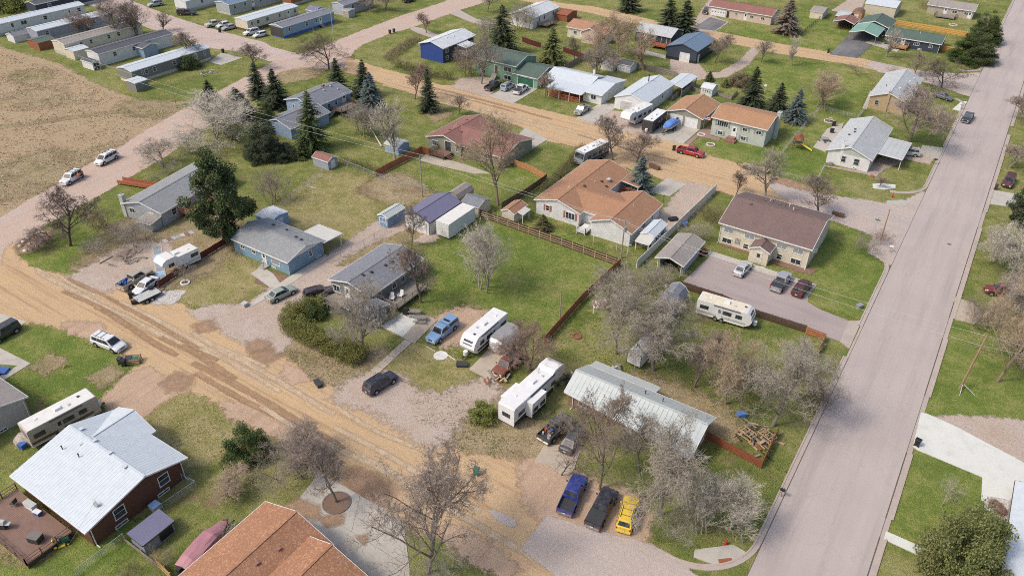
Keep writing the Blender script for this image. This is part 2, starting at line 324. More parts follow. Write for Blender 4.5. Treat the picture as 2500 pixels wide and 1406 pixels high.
def patch(name, pts, m, layer, feath=.7, jag=.35, kind='structure', parent=None):
    """a sheet of ground cover with a ragged border band"""
    if area2(pts) < 0: pts = pts[::-1]
    feath *= 1.0 if m.startswith('rut') else 1.9 if m in ('dirt','gravel','dirt_drive','dirt_dark','mulch_bed','gravel_road') else (2.2 if 'grass' in m else 1.2)
    _zc[0] += 1; z = .006*layer+.0001*_zc[0]
    p = dense(pts, 1.3, min(jag,.3), _zc[0]*3.7); n = len(p); nor = []
    for i in range(n):
        a = Vector(p[i-1]); c = Vector(p[(i+1) % n]); d = c-a; nor.append(Vector((d.y, -d.x)).normalized() if d.length else Vector((0,0)))
    for _ in range(3): nor = [(nor[i-1]+nor[i]*2+nor[(i+1) % n]).normalized() for i in range(n)]
    inner = [Vector(p[i]) for i in range(n)]; outer = [Vector(p[i])+nor[i]*feath for i in range(n)]
    V = [(q.x, q.y, z) for q in inner]+[(q.x, q.y, z-.002) for q in outer]
    F = fill([(q.x, q.y) for q in inner])+[(i, n+i, n+(i+1) % n, (i+1) % n) for i in range(n)]
    me = bpy.data.meshes.new(name); me.from_pydata(V, [], F); me.materials.append(MAT(m))
    at = me.attributes.new('edge', 'FLOAT', 'POINT'); at.data.foreach_set('value', [1.0]*n+[0.0]*n)
    # keep every face looking up
    bm = bmesh.new(); bm.from_mesh(me)
    for f in bm.faces:
        f.normal_update()
        if f.normal.z < 0: f.normal_flip()
    bm.to_mesh(me); bm.free()
    return link(name, me, parent, kind)
def slab(name, pts, m, z1=.07, z0=-.1, parent=None, kind='structure'):
    """cast slab with straight edges"""
    if area2(pts) < 0: pts = pts[::-1]
    n = len(pts); F = fill(pts); F2 = []
    for t in F:
        a, b, c = (Vector(pts[i]) for i in t)
        F2.append(t if (b-a).cross(c-a) > 0 else t[::-1])
    V = [(p[0], p[1], z1) for p in pts]+[(p[0], p[1], z0) for p in pts]
    F2 += [(i, n+i, n+(i+1) % n, (i+1) % n) for i in range(n)]
    mb = MB(); mb.add(V, F2); return mb.build(name, m, parent, kind=kind if parent is None else None)
def joints(name, quad, nu, nv, m, z1=.07, gap=.03, ):
    """a concrete field cast in bays: the strip underneath is the setting, each bay a piece of its own"""
    root = slab(name, quad, 'concrete_dark', z1-.03)
    a, b, c, d = (Vector(q[:2]) for q in quad)
    for i in range(nu):
        for j in range(nv):
            def q(u, v): return (a*(1-u)*(1-v)+b*u*(1-v)+c*u*v+d*(1-u)*v)
            u0, u1, v0, v1 = i/nu, (i+1)/nu, j/nv, (j+1)/nv
            P = [q(u0,v0), q(u1,v0), q(u1,v1), q(u0,v1)]; ce = sum(P, Vector((0,0)))/4
            P = [(p-(p-ce).normalized()*gap*.7) for p in P]
            mb = MB(); zz = z1+U(-.004,.004); mb.prism([(p.x, p.y) for p in P], z1-.06, zz); mb.build('bay', m, root)
    return root

g = MB(); NX = 40
ex = [-2500,-1200,-700,-400]+[-330+i*10 for i in range(40)]+[90,200,500,1200,2500]
ey = [-1500,-600,-200,-60]+[-20+i*10 for i in range(42)]+[450,600,1000,1800,3000]
g.v = [(x, y, 0) for y in ey for x in ex]; g.f = [(j*len(ex)+i, j*len(ex)+i+1, (j+1)*len(ex)+i+1, (j+1)*len(ex)+i) for j in range(len(ey)-1) for i in range(len(ex)-1)]
gme = g.mesh('ground', 'grass'); at = gme.attributes.new('edge', 'FLOAT', 'POINT'); at.data.foreach_set('value', [2.0]*len(gme.vertices)); link('ground', gme, None, 'structure')

# lawns that differ from the general turf
L1 = 1
patch('lawn', [(-125.46,46.63),(-129.27,49.46),(-130.84,55.02),(-129.66,61.13),(-122.46,64.30),(-114.46,56.49),(-113.18,49.19),(-118.49,46.98)], 'grass_lush', L1, 2.0)
patch('lawn', [(-103.09,32.08),(-106.87,39.49),(-96.78,41.66),(-85.69,42.29),(-84.04,35.47),(-83.63,32.52),(-92.80,32.91),(-100.54,30.68)], 'grass_lush', L1, 2.0)
patch('lawn', [(-95.74,54.94),(-97.76,61.93),(-98.48,67.48),(-87.55,64.64),(-84.94,59.06),(-88.21,56.44),(-91.35,55.97)], 'grass_dry', L1, 1.5)
patch('lawn', [(-103.42,84.91),(-106.30,97.36),(-99.17,100.14),(-89.06,96.83),(-85.60,88.89),(-84.38,78.76),(-88.52,79.15),(-98.89,80.60)], 'grass_dry', L1, 2.0)
patch('lawn', [(-90.96,110.30),(-85.56,121.08),(-71.86,121.38),(-69.21,112.61),(-70.08,104.21),(-77.48,106.86),(-88.26,105.59)], 'grass_lush', L1, 1.5)
patch('lawn', [(-73.71,105.51),(-45.08,101.08),(-44.93,89.67),(-44.79,79.60),(-50.35,78.25),(-58.55,80.36),(-63.76,76.80),(-71.07,89.53)], 'grass_lush', L1, 3.0)
patch('lawn', [(-17.84,122.93),(-18.32,135.38),(-8.86,132.36),(-6.84,127.34),(-6.99,109.05),(-13.97,108.82),(-15.89,112.29)], 'grass_lush', L1, 1.5)
patch('lawn', [(-49.96,150.47),(-48.54,161.21),(-35.34,159.97),(-37.20,191.68),(-27.86,188.83),(-26.55,162.40),(-24.56,148.86),(-33.06,147.33)], 'grass_lush', L1, 1.5)
patch('lawn', [(-58.03,218.12),(-37.89,226.27),(-30.94,219.23),(-27.68,192.04),(-39.63,193.27),(-57.91,198.01),(-63.70,201.61)], 'grass_lush', L1, 2.0)
patch('lawn', [(-73.01,251.60),(-63.35,276.46),(-44.61,264.13),(-44.47,239.15),(-80.88,240.30)], 'grass_lush', L1, 2.0)
patch('lawn', [(4.68,91.20),(4.61,119.53),(14.61,113.05),(15.80,97.80),(11.45,94.41),(7.01,91.87)], 'grass_lush', L1, 2.0)
patch('lawn', [(4.69,68.89),(4.39,83.25),(5.16,84.18),(12.66,83.70),(12.77,79.03),(10.67,72.88),(8.34,69.40)], 'grass_lush', L1, 1.0)
patch('lawn', [(-58.44,59.21),(-57.57,65.16),(-50.69,65.50),(-45.94,63.64),(-48.71,58.39),(-55.43,58.20)], 'grass_dry', L1, 1.5)
patch('lawn', [(-76.85,36.20),(-75.99,42.33),(-65.85,43.62),(-64.46,38.56),(-66.07,35.06),(-68.77,34.85)], 'grass_dry', L1, 2.0)
patch('lawn', [(-81.38,20.21),(-79.64,20.64),(-66.80,20.45),(-62.26,24.12),(-62.03,17.86),(-68.81,13.34)], 'grass_lush', L1, 2.0)
patch('weedy_verge', [(-73.16,54.57),(-68.74,56.47),(-60.98,59.59),(-57.88,58.56),(-58.70,53.07),(-64.84,51.83),(-69.58,52.70)], 'grass_worn', L1, 3.0, .8)
patch('weedy_verge', [(-48.40,56.29),(-46.34,61.42),(-41.91,62.52),(-39.03,57.35),(-34.85,60.17),(-32.17,58.66),(-34.77,54.53),(-41.15,52.62)], 'grass_worn', L1, 3.0, .8)
patch('yard', [(-119.93,62.55),(-119.50,77.68),(-106.05,72.13),(-99.29,62.36),(-100.65,55.67),(-106.38,51.74),(-114.37,53.49)], 'grass_worn', L1, 3.0, .8)

# the dry field west of the curving road
patch('dry_field', [(-330,-60),(-330,118),(-233.94,103.61),(-222.92,104.18),(-210.40,104.90),(-190.11,101.54),(-179.96,100.76),(-171.00,100.82),(-161.24,100.78),(-156.90,102.93),(-152.51,89.35),(-149.39,81.98),(-147.86,73.74),(-145.28,66.73),(-143.26,59.99),(-140.51,52.54),(-152,20),(-165,-60)], 'field', L1, 2.2, .8, 'structure')
for k, q in enumerate(([(-157.84,63.61),(-158.52,72.39),(-150.94,72.97),(-147.66,64.23),(-148.77,59.34)], [(-195.13,89.26),(-192.52,92.82),(-185.83,89.30),(-188.04,86.14)], [(-168.96,99.70),(-164.46,101.94),(-159.30,100.32),(-164.13,98.42)], [(-209.82,96.67),(-205.48,97.89),(-202.44,94.52)])):
    patch('green_growth', q, 'grass_worn', L1+1, 3.5, .8)
for a, b in (((-172,30),(-150,90)), ((-190,60),(-160,108)), ((-178,95),(-230,60))):
    d = Vector((b[0]-a[0], b[1]-a[1])).normalized(); n_ = Vector((-d.y, d.x))*.35
    patch('track', [(a[0]-n_.x, a[1]-n_.y), (b[0]-n_.x, b[1]-n_.y), (b[0]+n_.x, b[1]+n_.y), (a[0]+n_.x, a[1]+n_.y)], 'grass_worn', L1+1, .8, .4)

# unpaved roads
L2 = 3
patch('curving_road', [(-150,-40),(-140.37,52.46),(-143.11,59.90),(-144.64,66.33),(-147.52,73.52),(-149.39,81.98),(-152.51,89.35),(-156.84,103.90),(-157.84,110.84),(-160.30,119.64),(-162.49,128.74),(-164.96,137.65),(-167.03,145.46),(-163.91,149.91),(-164.74,162.22),(-165.76,174.46),(-166.64,194.20),(-166.00,211.19),(-165.5,420),(-156.5,420),(-155.43,225.57),(-156.61,211.23),(-156.57,205.18),(-156.73,184.75),(-157.92,177.61),(-157.39,165.18),(-154.99,158.15),(-150.17,151.64),(-145.86,145.75),(-151.81,143.86),(-154.78,137.36),(-154.68,132.44),(-150.16,116.30),(-144.98,100.18),(-139.26,84.93),(-137.20,76.02),(-135.40,69.45),(-133.97,62.21),(-132.86,56.23),(-130.84,50.00),(-129.77,48.64),(-126.23,46.86),(-122.09,46.26),(-118,42),(-120,20),(-122,-40)], 'gravel_road', L2, .6, .3)
patch('trailer_park_street', [(-161.13,148.85),(-166.53,148.01),(-176.06,147.87),(-180.68,149.67),(-196.21,149.64),(-209.15,150.07),(-235.56,152.81),(-251.75,155.88),(-330,158),(-330,143),(-264.31,146.53),(-243.03,142.52),(-215.55,139.59),(-189.89,137.84),(-180.18,139.91),(-166.98,139.51)], 'park_road', L2+.6, .5, .25)
patch('dirt_street', [(-130.16,48.85),(-126.59,46.92),(-121.98,46.19),(-117.78,46.90),(-112.90,48.40),(-108.56,51.09),(-104.34,51.76),(-99.43,50.45),(-93.99,52.87),(-85.26,53.25),(-78.35,53.28),(-72.51,52.62),(-68.58,52.64),(-64.40,51.54),(-58.86,52.39),(-53.89,53.96),(-48.72,53.40),(-44.23,52.84),(-39.96,51.91),(-36.55,53.72),(-31.56,55.15),(-27.27,55.05),(-22.13,54.27),(-19.93,57.47),(-17.45,53.05),(-15.59,53.04),(-18.78,50.66),(-21.95,44.59),(-20,50),(-14,41.5),(-25.84,42.00),(-30.19,42.42),(-33.73,42.68),(-36.91,41.71),(-42.02,41.29),(-47.81,41.13),(-52.33,42.73),(-57.99,44.07),(-65.85,44.15),(-70.91,43.12),(-76.46,42.70),(-77.35,41.03),(-77.46,38.51),(-77.42,36.08),(-77.46,33.16),(-83.60,35.29),(-85.18,40.17),(-85.38,42.51),(-90.81,42.14),(-97.09,41.79),(-102.38,40.88),(-107.06,39.60),(-110.44,36.10),(-122,36),(-125,45)], 'dirt', L2+1.2, .9, .5)
patch('dirt_street', [(-150.17,151.64),(-152.60,154.58),(-146.50,152.61),(-140.57,151.96),(-131.93,151.83),(-119.57,150.91),(-114.93,152.43),(-104.52,152.14),(-96.81,151.30),(-82.11,151.65),(-77.20,151.53),(-62.15,152.18),(-53.93,152.85),(-47.98,150.11),(-36.47,149.26),(-29.78,147.40),(-24.16,145.96),(-21.40,145.81),(-17.71,137.27),(-19.93,137.04),(-25.17,137.22),(-34.65,136.20),(-40.31,136.41),(-44.53,134.96),(-50.57,134.90),(-53.95,135.68),(-61.88,135.73),(-70.46,139.15),(-79.05,137.84),(-87.16,141.00),(-95.07,141.87),(-103.21,142.57),(-113.02,142.40),(-123.33,143.23),(-132.40,144.67),(-141.19,145.18),(-145.42,145.27)], 'dirt', L2+1.2, .7, .35)
patch('dirt_street', [(-165,242),(-134.92,237.50),(-122.36,240.35),(-105.40,238.16),(-85.80,234.54),(-79.54,237.52),(-59.18,236.57),(-44.56,237.23),(-36.78,236.98),(-30.29,235.98),(-27.65,228.30),(-28.69,228.77),(-38.02,229.98),(-56.14,227.93),(-66.02,228.71),(-81.74,229.12),(-101.44,230.74),(-120.11,233.30),(-165,233)], 'dirt', L2+1.2, .5, .25)

# gravel and bare drives
L3 = 6
patch('gravel_drive', [(-112.16,48.48),(-113.51,56.37),(-113.43,60.36),(-109.52,63.06),(-105.45,59.62),(-105.34,52.46),(-105.89,50.70)], 'gravel', L3, 1.6, .6)
patch('gravel_drive', [(-90.19,53.57),(-87.81,56.33),(-85.23,57.83),(-84.25,59.01),(-84.62,63.62),(-83.51,67.68),(-83.24,71.89),(-84.38,78.76),(-85.01,88.76),(-82.56,93.71),(-74.57,91.79),(-73.62,89.42),(-78.24,87.91),(-79.58,84.65),(-79.21,76.13),(-78.91,70.55),(-78.28,66.88),(-77.95,60.67),(-76.21,58.22),(-73.59,56.52),(-72.81,53.49),(-78.35,53.28),(-83.89,53.58)], 'gravel', L3, 1.0, .45)
patch('gravel_drive', [(-58.87,52.48),(-58.12,56.38),(-55.16,57.89),(-51.21,56.71),(-47.37,58.37),(-44.81,63.91),(-43.68,63.22),(-45.36,57.44),(-44.43,52.87),(-48.72,53.40),(-53.89,53.96)], 'gravel', L3, 2.0, .7)
patch('gravel_drive', [(-77.58,151.25),(-76.60,160.51),(-73.24,161.32),(-68.04,160.40),(-60.21,157.73),(-61.68,152.23),(-69.97,151.70)], 'gravel', L3, .5, .2)
patch('gravel_drive', [(-114.84,152.49),(-116.94,157.61),(-113.12,162.24),(-108.82,161.55),(-104.77,151.97)], 'gravel', L3, 1.0, .4)
patch('gravel_drive', [(-45.61,135.50),(-44.88,135.80),(-40.44,136.32),(-40.35,126.70),(-40.72,119.90),(-42.25,116.17),(-44.39,118.28),(-44.77,125.58)], 'gravel', L3, .8, .3)
patch('gravel_path', [(-79.66,205.99),(-72.68,206.70),(-67.28,199.04),(-63.93,202.24),(-62.71,214.75),(-63.83,228.39),(-62.28,228.10),(-60.36,213.03),(-61.88,199.76),(-67.24,193.22),(-75.48,196.35)], 'gravel', L3, .6, .25)
patch('gravel_drive', [(-85.47,233.71),(-91.96,261.60),(-95.75,278.94),(-93.09,273.97),(-86.55,253.24),(-79.66,249.55),(-79.38,237.10)], 'gravel', L3, .6, .25)
patch('gravel_drive', [(-55.44,284.18),(-54.39,302.77),(-50.23,305.86),(-48.83,293.54),(-49.23,283.79)], 'gravel', L3, .6, .25)
patch('gravel_drive', [(5.69,90.98),(7.94,92.05),(15.87,96.95),(16.91,89.26),(13.76,89.96),(8.55,91.13)], 'gravel', L3, .8, .3)
patch('gravel_drive', [(-14.84,177.68),(-11.02,179.58),(-7.59,176.16),(-7.89,173.02),(-13.13,173.02)], 'gravel', L3, .4, .15)
patch('worn_drive', [(-83.60,35.29),(-85.14,39.09),(-84.27,41.71),(-77.62,41.23),(-77.59,38.60),(-77.37,35.40),(-77.68,34.75),(-81.21,34.60)], 'dirt_drive', L3, .7, .3)
patch('worn_pad', [(-32.42,55.34),(-31.39,56.42),(-28.14,56.09),(-26.01,56.63),(-22.82,56.59),(-19.93,57.47),(-18.36,55.78),(-17.59,53.34),(-20.84,51.81),(-26.74,50.51),(-30.06,52.45)], 'dirt_drive', L3, 1.6, .6)
patch('garden_bed', [(-95.59,97.34),(-95.91,102.42),(-94.12,105.85),(-85.48,103.34),(-83.05,99.04),(-88.43,97.26)], 'grass_worn', L3, 1.6, .5)
patch('garden_bed', [(-111.20,135.97),(-110.90,138.70),(-105.39,136.99),(-105.84,132.16)], 'grass_worn', L3, 1, .5)
patch('bare_strip', [(-28.93,76.14),(-23.60,76.79),(-16.81,76.70),(-15.07,73.48),(-22.04,73.18),(-28.08,73.76)], 'grass_worn', L3, 2.2, .7)
patch('bare_patch', [(-58.09,72.97),(-56.75,75.74),(-54.44,76.70),(-54.18,73.21),(-54.89,69.22)], 'dirt_drive', L3, 2.0, .6)
patch('bare_bank', [(-31.89,147.03),(-30.17,148.67),(-24.50,147.20),(-24.73,145.15),(-29.24,145.61)], 'dirt_dark', L3, .8, .3)
patch('burnt_turf', [(-71.98,16.36),(-71.93,17.65),(-69.29,18.78),(-68.87,17.20)], 'grass_worn', L3, 2, .6)
patch('bare_patch', [(-88.47,36.83),(-88.40,38.40),(-86.75,38.50),(-86.48,36.69)], 'grass_worn', L3, 1.2, .5)
patch('bare_patch', [(-97.09,34.04),(-97.20,35.55),(-95.47,35.67),(-94.98,33.93)], 'grass_worn', L3, 1.2, .5)
patch('bare_patch', [(-157.07,134.55),(-155.12,139.88),(-150.35,142.52),(-148.88,136.60),(-151.69,130.86)], 'grass_worn', L3, 1.2, .5)
patch('fence_line_weeds', [(-79.94,85.06),(-78.70,90.14),(-76.64,89.85),(-80.61,76.68),(-81.28,75.47)], 'grass_worn', L3, .8, .4)
for q in ([(-86.66,52.06),(-85.99,52.75),(-84.70,52.20),(-85.19,51.16)], [(-74.38,52.10),(-73.92,53.17),(-72.37,52.71),(-72.53,51.75),(-73.59,51.25)], [(-76.64,53.09),(-75.74,53.93),(-74.80,53.45),(-75.74,52.59)], [(-79.55,41.38),(-79.65,42.60),(-78.13,43.24),(-77.54,42.26),(-78.52,41.11)], [(-48.84,42.79),(-48.08,43.68),(-43.92,43.16),(-43.45,41.92),(-47.01,41.81)]):
    patch('damp_spot', q, 'dirt_dark', L3, 1.1, .3)
for q in ([(-102.49,41.51),(-97.98,43.40),(-96.89,42.04),(-100.86,41.44)], [(-68.94,52.09),(-65.29,51.53),(-66.19,50.92)], [(-34.71,43.18),(-26.40,42.56),(-26.96,41.89),(-34.07,42.33)], [(-70.31,42.88),(-64.72,43.94),(-57.78,43.47),(-66.12,42.54)]):
    patch('damp_spot', q, 'dirt_drive', L3, 1.2, .4)

# wheel ruts along the dirt streets
_rr = random.Random(9)
for k in range(26):
    near = k < 17; x0 = _rr.uniform(-122,-50) if near else _rr.uniform(-135,-60); y0 = _rr.uniform(44.6,51.0) if near else _rr.uniform(141.5,149); L_ = _rr.uniform(12,38); w_ = _rr.uniform(.12,.3); ph = _rr.uniform(0,6)
    up_ = [(x0+L_*i/8, y0+.35*math.sin(ph+i*.5)+w_) for i in range(9)]; dn_ = [(x0+L_*i/8, y0+.35*math.sin(ph+i*.5)-w_) for i in range(9)]
    patch('wheel_rut', dn_+up_[::-1], 'rut' if k % 3 else 'rut_dark', L3+.3, .35, .1)
# paved surfaces
L4 = 9
SPEC['joint'] = lambda: paint('joint', (.12,.105,.095), .9)
SPEC['stain'] = lambda: soil('stain', (.33,.275,.255), (.36,.30,.28), (.29,.235,.215), (1,.08,1), .8, 2.2, .15, .5, soft=1)
def sheet(name, pts, m, z): return slab(name, pts, m, z, z-.05)
sheet('paved_avenue', [(-6.0,-100),(4.3,-100),(4.3,700),(-6.0,700)], 'asphalt', .072)
patch('street_mouth', [(-17.71,137.27),(-12.88,136.27),(-10.10,135.39),(-9.5,129),(-6.3,127),(-6.3,158),(-8,152),(-11.36,148.75),(-16.34,147.29),(-21.40,145.81),(-25.81,144.81),(-32.31,144.98),(-29.76,142.07),(-22.40,138.17)], 'asphalt_ragged', L4, 1.2, .4)
patch('street_mouth', [(-32.72,232.10),(-28.55,228.06),(-18.02,227.33),(-10,224),(-6.3,222),(-6.3,243),(-9,240),(-11.25,238.47),(-20.92,234.76),(-32.42,235.74)], 'asphalt_ragged', L4, 1.0, .3)
patch('street_mouth', [(-26.81,45.48),(-26.73,50.31),(-20.77,51.67),(-15.74,53.06),(-13.28,52.99),(-10,52),(-6.2,49),(-6.2,38),(-14,40.5),(-21.91,44.62)], 'asphalt_ragged', L4, .5, .2)
patch('tar_patch', [(-32.57,47.48),(-32.23,47.78),(-29.61,47.91),(-29.20,47.52),(-29.35,47.10),(-31.16,47.01)], 'asphalt_ragged', L4, .3, .1)
sheet('parking_lot', [(-31.98,112.89),(-14.69,113.81),(-14.97,109.47),(-14.56,108.02),(-12.58,107.15),(-8.08,106.56),(-7.89,100.72),(-14.48,100.84),(-31.43,101.24),(-32.83,102.10)], 'asphalt_lot', .068)
sheet('asphalt_drive', [(-44.06,235.31),(-44.53,268.02),(-35.80,262.64),(-36.00,252.44),(-36.69,236.60)], 'asphalt_dark', .068)
sheet('asphalt_drive', [(-86.07,236.50),(-86.02,251.85),(-79.66,249.55),(-79.39,238.16)], 'asphalt_dark', .068)

def ribbon(name, path, prof, m, parent=None, kind='structure'):
    """sweep a cross-section (list of (offset, z)) along a path"""
    mb = MB(); n = len(path); k = len(prof)
    for i, p in enumerate(path):
        a = Vector(path[max(0, i-1)]); b = Vector(path[min(n-1, i+1)]); d = (b-a).normalized(); s = Vector((-d.y, d.x))
        mb.v += [(p[0]+s.x*o, p[1]+s.y*o, z) for o, z in prof]
    mb.f = [(i*k+j, i*k+j+1, (i+1)*k+j+1, (i+1)*k+j) for i in range(n-1) for j in range(k-1)]
    return mb.build(name, m, parent, kind=kind if parent is None else None)
KP = [(.42,-.05),(.42,.155),(.26,.16),(.22,.15),(.20,.084),(-.27,.078),(-.29,-.02)]
def arc(c, r, a0, a1, n=10): return [(c[0]+r*math.cos(R(a0+(a1-a0)*i/n)), c[1]+r*math.sin(R(a0+(a1-a0)*i/n))) for i in range(n+1)]
flip = lambda P: P[::-1]
# west side of the avenue: kerb stands to the left of the direction of travel (north)
ribbon('kerb', arc((-13.5,60), 7.2, -95, 0, 14)+[(-6.3,70),(-6.3,97.6)], KP, 'kerb')
ribbon('kerb', [(-6.3,106.2),(-6.3,124)]+arc((-15.3,124), 9.0, 0, 60, 10), KP, 'kerb')
ribbon('kerb', arc((-13,161.5), 6.7, -80, 0, 12)+[(-6.3,176)], KP, 'kerb')
ribbon('kerb', [(-6.3,184),(-6.3,214)]+arc((-11,214), 4.7, 0, 60, 8), KP, 'kerb')
ribbon('kerb', arc((-12,248), 5.7, -80, 0, 10)+[(-6.3,300),(-6.3,420)], KP, 'kerb')
E5 = 4.7
for a, b in ((-20,68),(71,82.8),(95,110),(116,149),(156,200),(206,420)): ribbon('kerb', flip([(E5,a),(E5,b)]), KP, 'kerb')
# gutter pans through the drive openings
for xa, xb, ya, yb in ((-6.3,-5.6,97.6,106.2),(-6.3,-5.6,176,184),(4.3,4.95,82.8,95),(4.3,4.95,110,116),(4.3,4.95,149,156),(4.3,4.95,68,71)):
    slab('gutter', [(xa,ya),(xb,ya),(xb,yb),(xa,yb)], 'kerb', .077)
# sealed joints between paving and gutter
for x in (-5.97, 4.36): sheet('joint_seal', [(x-.035,-20),(x+.035,-20),(x+.035,420),(x-.035,420)], 'joint', .0800)
# drives and walks
slab('drive_apron', [(-8.08,106.56),(-6.46,107.78),(-6.38,99.69),(-7.89,100.72)], 'kerb', .078)
slab('drive_apron', [(-6.35,176.3),(-6.35,183.7),(-10.5,182.5),(-10.5,177)], 'concrete', .078)
slab('drive_apron', [(-11.36,148.75),(-8.16,150.37),(-7.48,152.64),(-9.27,152.40),(-11.48,150.46)], 'concrete', .10)
slab('drive_apron', [(-11.42,54.35),(-11.67,55.29),(-8.49,58.16),(-6.72,57.97),(-7.38,56.32),(-9.41,54.61)], 'concrete', .10)
slab('storm_grate', [(-9.20,55.47),(-8.09,56.45),(-7.72,56.03),(-8.80,55.01)], 'rust', .108)
slab('drive_apron', [(-8.31,209.59),(-7.38,216.20),(-6.02,217.84),(-6.50,209.58)], 'concrete_white', .078)
wd = slab('white_drive', [(4.64,88.85),(4.80,84.35),(5.32,84.04),(12.58,83.64),(12.93,79.49),(13.81,81.00),(15.84,81.65),(17.44,82.16),(16.94,88.88),(8.55,91.13),(5.20,91.56),(4.56,91.31)], 'concrete_white', .09)
slab('front_walk', [(4.77,69.13),(4.77,67.90),(8.41,67.77),(8.88,69.13)], 'concrete_white', .09)
joints('concrete_drive', [(4.72,167.30),(4.69,160.27),(9.10,161.35),(9.57,168.15)], 2, 1, 'concrete', .09)
slab('concrete_drive', [(3.60,122.58),(4.80,120.31),(5.10,116.03),(7.85,116.42),(8.59,119.66),(6.84,122.37)], 'concrete_tan', .09)
joints('concrete_drive', [(-86.68,140.76),(-79.17,138.03),(-79.48,124.14),(-83.79,125.26)], 2, 3, 'concrete', .08)
joints('concrete_drive', [(-104.37,151.91),(-96.81,151.30),(-97.34,166.81),(-104.33,168.55)], 2, 3, 'concrete', .08)
joints('concrete_drive', [(-80.07,151.88),(-75.28,152.29),(-75.47,165.15),(-79.86,164.66)], 2, 3, 'concrete', .08)
joints('concrete_drive', [(-62.00,152.28),(-53.93,152.85),(-53.96,163.28),(-61.82,163.00)], 3, 3, 'concrete', .08)
joints('concrete_drive', [(-50.84,127.83),(-46.43,128.43),(-45.74,135.20),(-49.97,135.54)], 2, 2, 'concrete', .08)
slab('concrete_drive', [(-108.53,35.05),(-112.91,37.45),(-107.69,38.45),(-107.10,36.02),(-106.85,34.13)], 'concrete', .06)
slab('front_walk', [(-101.38,31.14),(-104.86,33.04),(-98.16,33.53),(-97.68,29.12),(-99.05,29.87),(-99.15,32.34)], 'concrete', .08)
slab('patio', [(-64.62,66.34),(-63.83,71.92),(-58.82,72.23),(-58.13,66.12),(-60.19,66.08)], 'concrete_tan', .10)
slab('patio', [(-64.66,66.38),(-64.19,70.92),(-61.15,71.50),(-60.42,66.27)], 'concrete_white', .112)
walk = thing('stepping_walk', 'line of tan concrete slabs leading from the patio to the dirt drive', 'walk', (-58.94,61.50,0))
a, b = Vector((-58.65,58.04)), Vector((-59.20,66.07))
for i in range(6):
    p = a+(b-a)*(i/6); q = a+(b-a)*((i+1)/6); d = (b-a).normalized(); n_ = Vector((-d.y, d.x))*.62
    P = [p+d*.05-n_, q-d*.05-n_, q-d*.05+n_, p+d*.05+n_]
    mb = MB(); mb.prism([local(walk, v) for v in P], -.05, .075+U(-.012,.012)); mb.build('slab', 'concrete_tan', walk)
slab('concrete_pad', [(-48.46,65.76),(-44.92,65.51),(-45.67,73.24),(-48.86,73.33)], 'concrete_tan', .08)
joints('concrete_drive', [(-51.21,37.00),(-52.09,41.14),(-39.62,41.21),(-35.27,36.93)], 3, 2, 'concrete', .07)
slab('concrete_drive', [(-51.19,36.97),(-35.24,36.89),(-34.20,35.62),(-36.29,33.66),(-46.02,34.97),(-50.21,35.47)], 'concrete', .066)
slab('concrete_pad', [(-32.31,56.34),(-32.70,59.53),(-28.82,61.73),(-27.71,57.74),(-28.15,56.30),(-30.59,56.96)], 'concrete_tan', .07)
slab('front_walk', [(-91.01,65.39),(-91.18,67.92),(-87.84,67.28),(-84.07,65.63),(-85.38,64.32)], 'concrete', .075)
slab('front_walk', [(-84.58,59.30),(-85.25,67.62),(-85.25,76.27),(-84.08,75.83),(-83.55,67.38),(-83.77,59.21)], 'concrete', .08)
slab('front_walk', [(-32.93,113.83),(-15.00,113.74),(-15.55,112.24),(-33.01,112.18)], 'concrete', .10)
slab('sidewalk', [(-34.88,136.86),(-19.93,137.04),(-15.88,137.80),(-15.75,136.98),(-19.74,136.05),(-34.42,135.55)], 'kerb', .10)
slab('patio', [(-30.08,167.51),(-30.21,179.75),(-28.03,185.69),(-26.99,177.77),(-27.18,166.45)], 'concrete', .10)
slab('patio', [(-26.59,197.59),(-27.71,211.48),(-26.31,209.62),(-25.58,197.33)], 'concrete', .10)
slab('patio', [(-38.28,253.24),(-37.11,257.59),(-28.33,254.15),(-28.53,249.30)], 'concrete', .10)
slab('brick_walk', [(-53.64,153.06),(-53.74,163.72),(-51.47,163.89),(-50.66,160.55),(-48.29,160.57),(-48.10,158.81),(-50.68,158.89),(-52.73,158.53),(-52.58,153.01)], 'paver', .085)
slab('patio', [(-95.31,113.78),(-96.00,116.69),(-87.17,117.57),(-79.72,117.02),(-82.39,115.15),(-88.75,114.13)], 'concrete_tan', .07)
slab('patio', [(-91.25,205.24),(-91.45,208.35),(-81.18,206.66),(-80.62,203.99)], 'concrete', .08)
slab('patio', [(-179.60,129.57),(-183.03,136.51),(-175.08,137.04),(-174.87,129.69)], 'concrete', .06)
slab('patio', [(-15.37,156.34),(-14.09,157.67),(-11.50,158.60),(-11.21,157.08),(-12.80,155.12),(-14.83,154.56)], 'concrete_white', .08)
slab('concrete_drive', [(-155.69,184.45),(-151.06,182.62),(-143.89,181.30),(-144.15,184.61),(-153.24,187.31),(-156.32,187.19)], 'kerb', .06)
slab('side_drive', [(-156.25,205.41),(-156.82,211.07),(-146.41,205.62),(-137.12,204.55),(-135.67,200.17),(-145.06,201.50)], 'kerb', .06)
patch('mulch_bed', [(-88.34,64.10),(-90.25,67.08),(-84.62,68.05),(-83.91,65.06)], 'mulch_bed', L4, .3, .1)
patch('mulch_bed', [(-31.69,118.31),(-25.03,118.30),(-25.42,116.92),(-31.59,117.04)], 'mulch_bed', L4, .5, .2)
patch('mulch_bed', [(-23.70,118.11),(-16.13,117.92),(-16.70,116.34),(-23.82,116.30)], 'mulch_bed', L4, .5, .2)
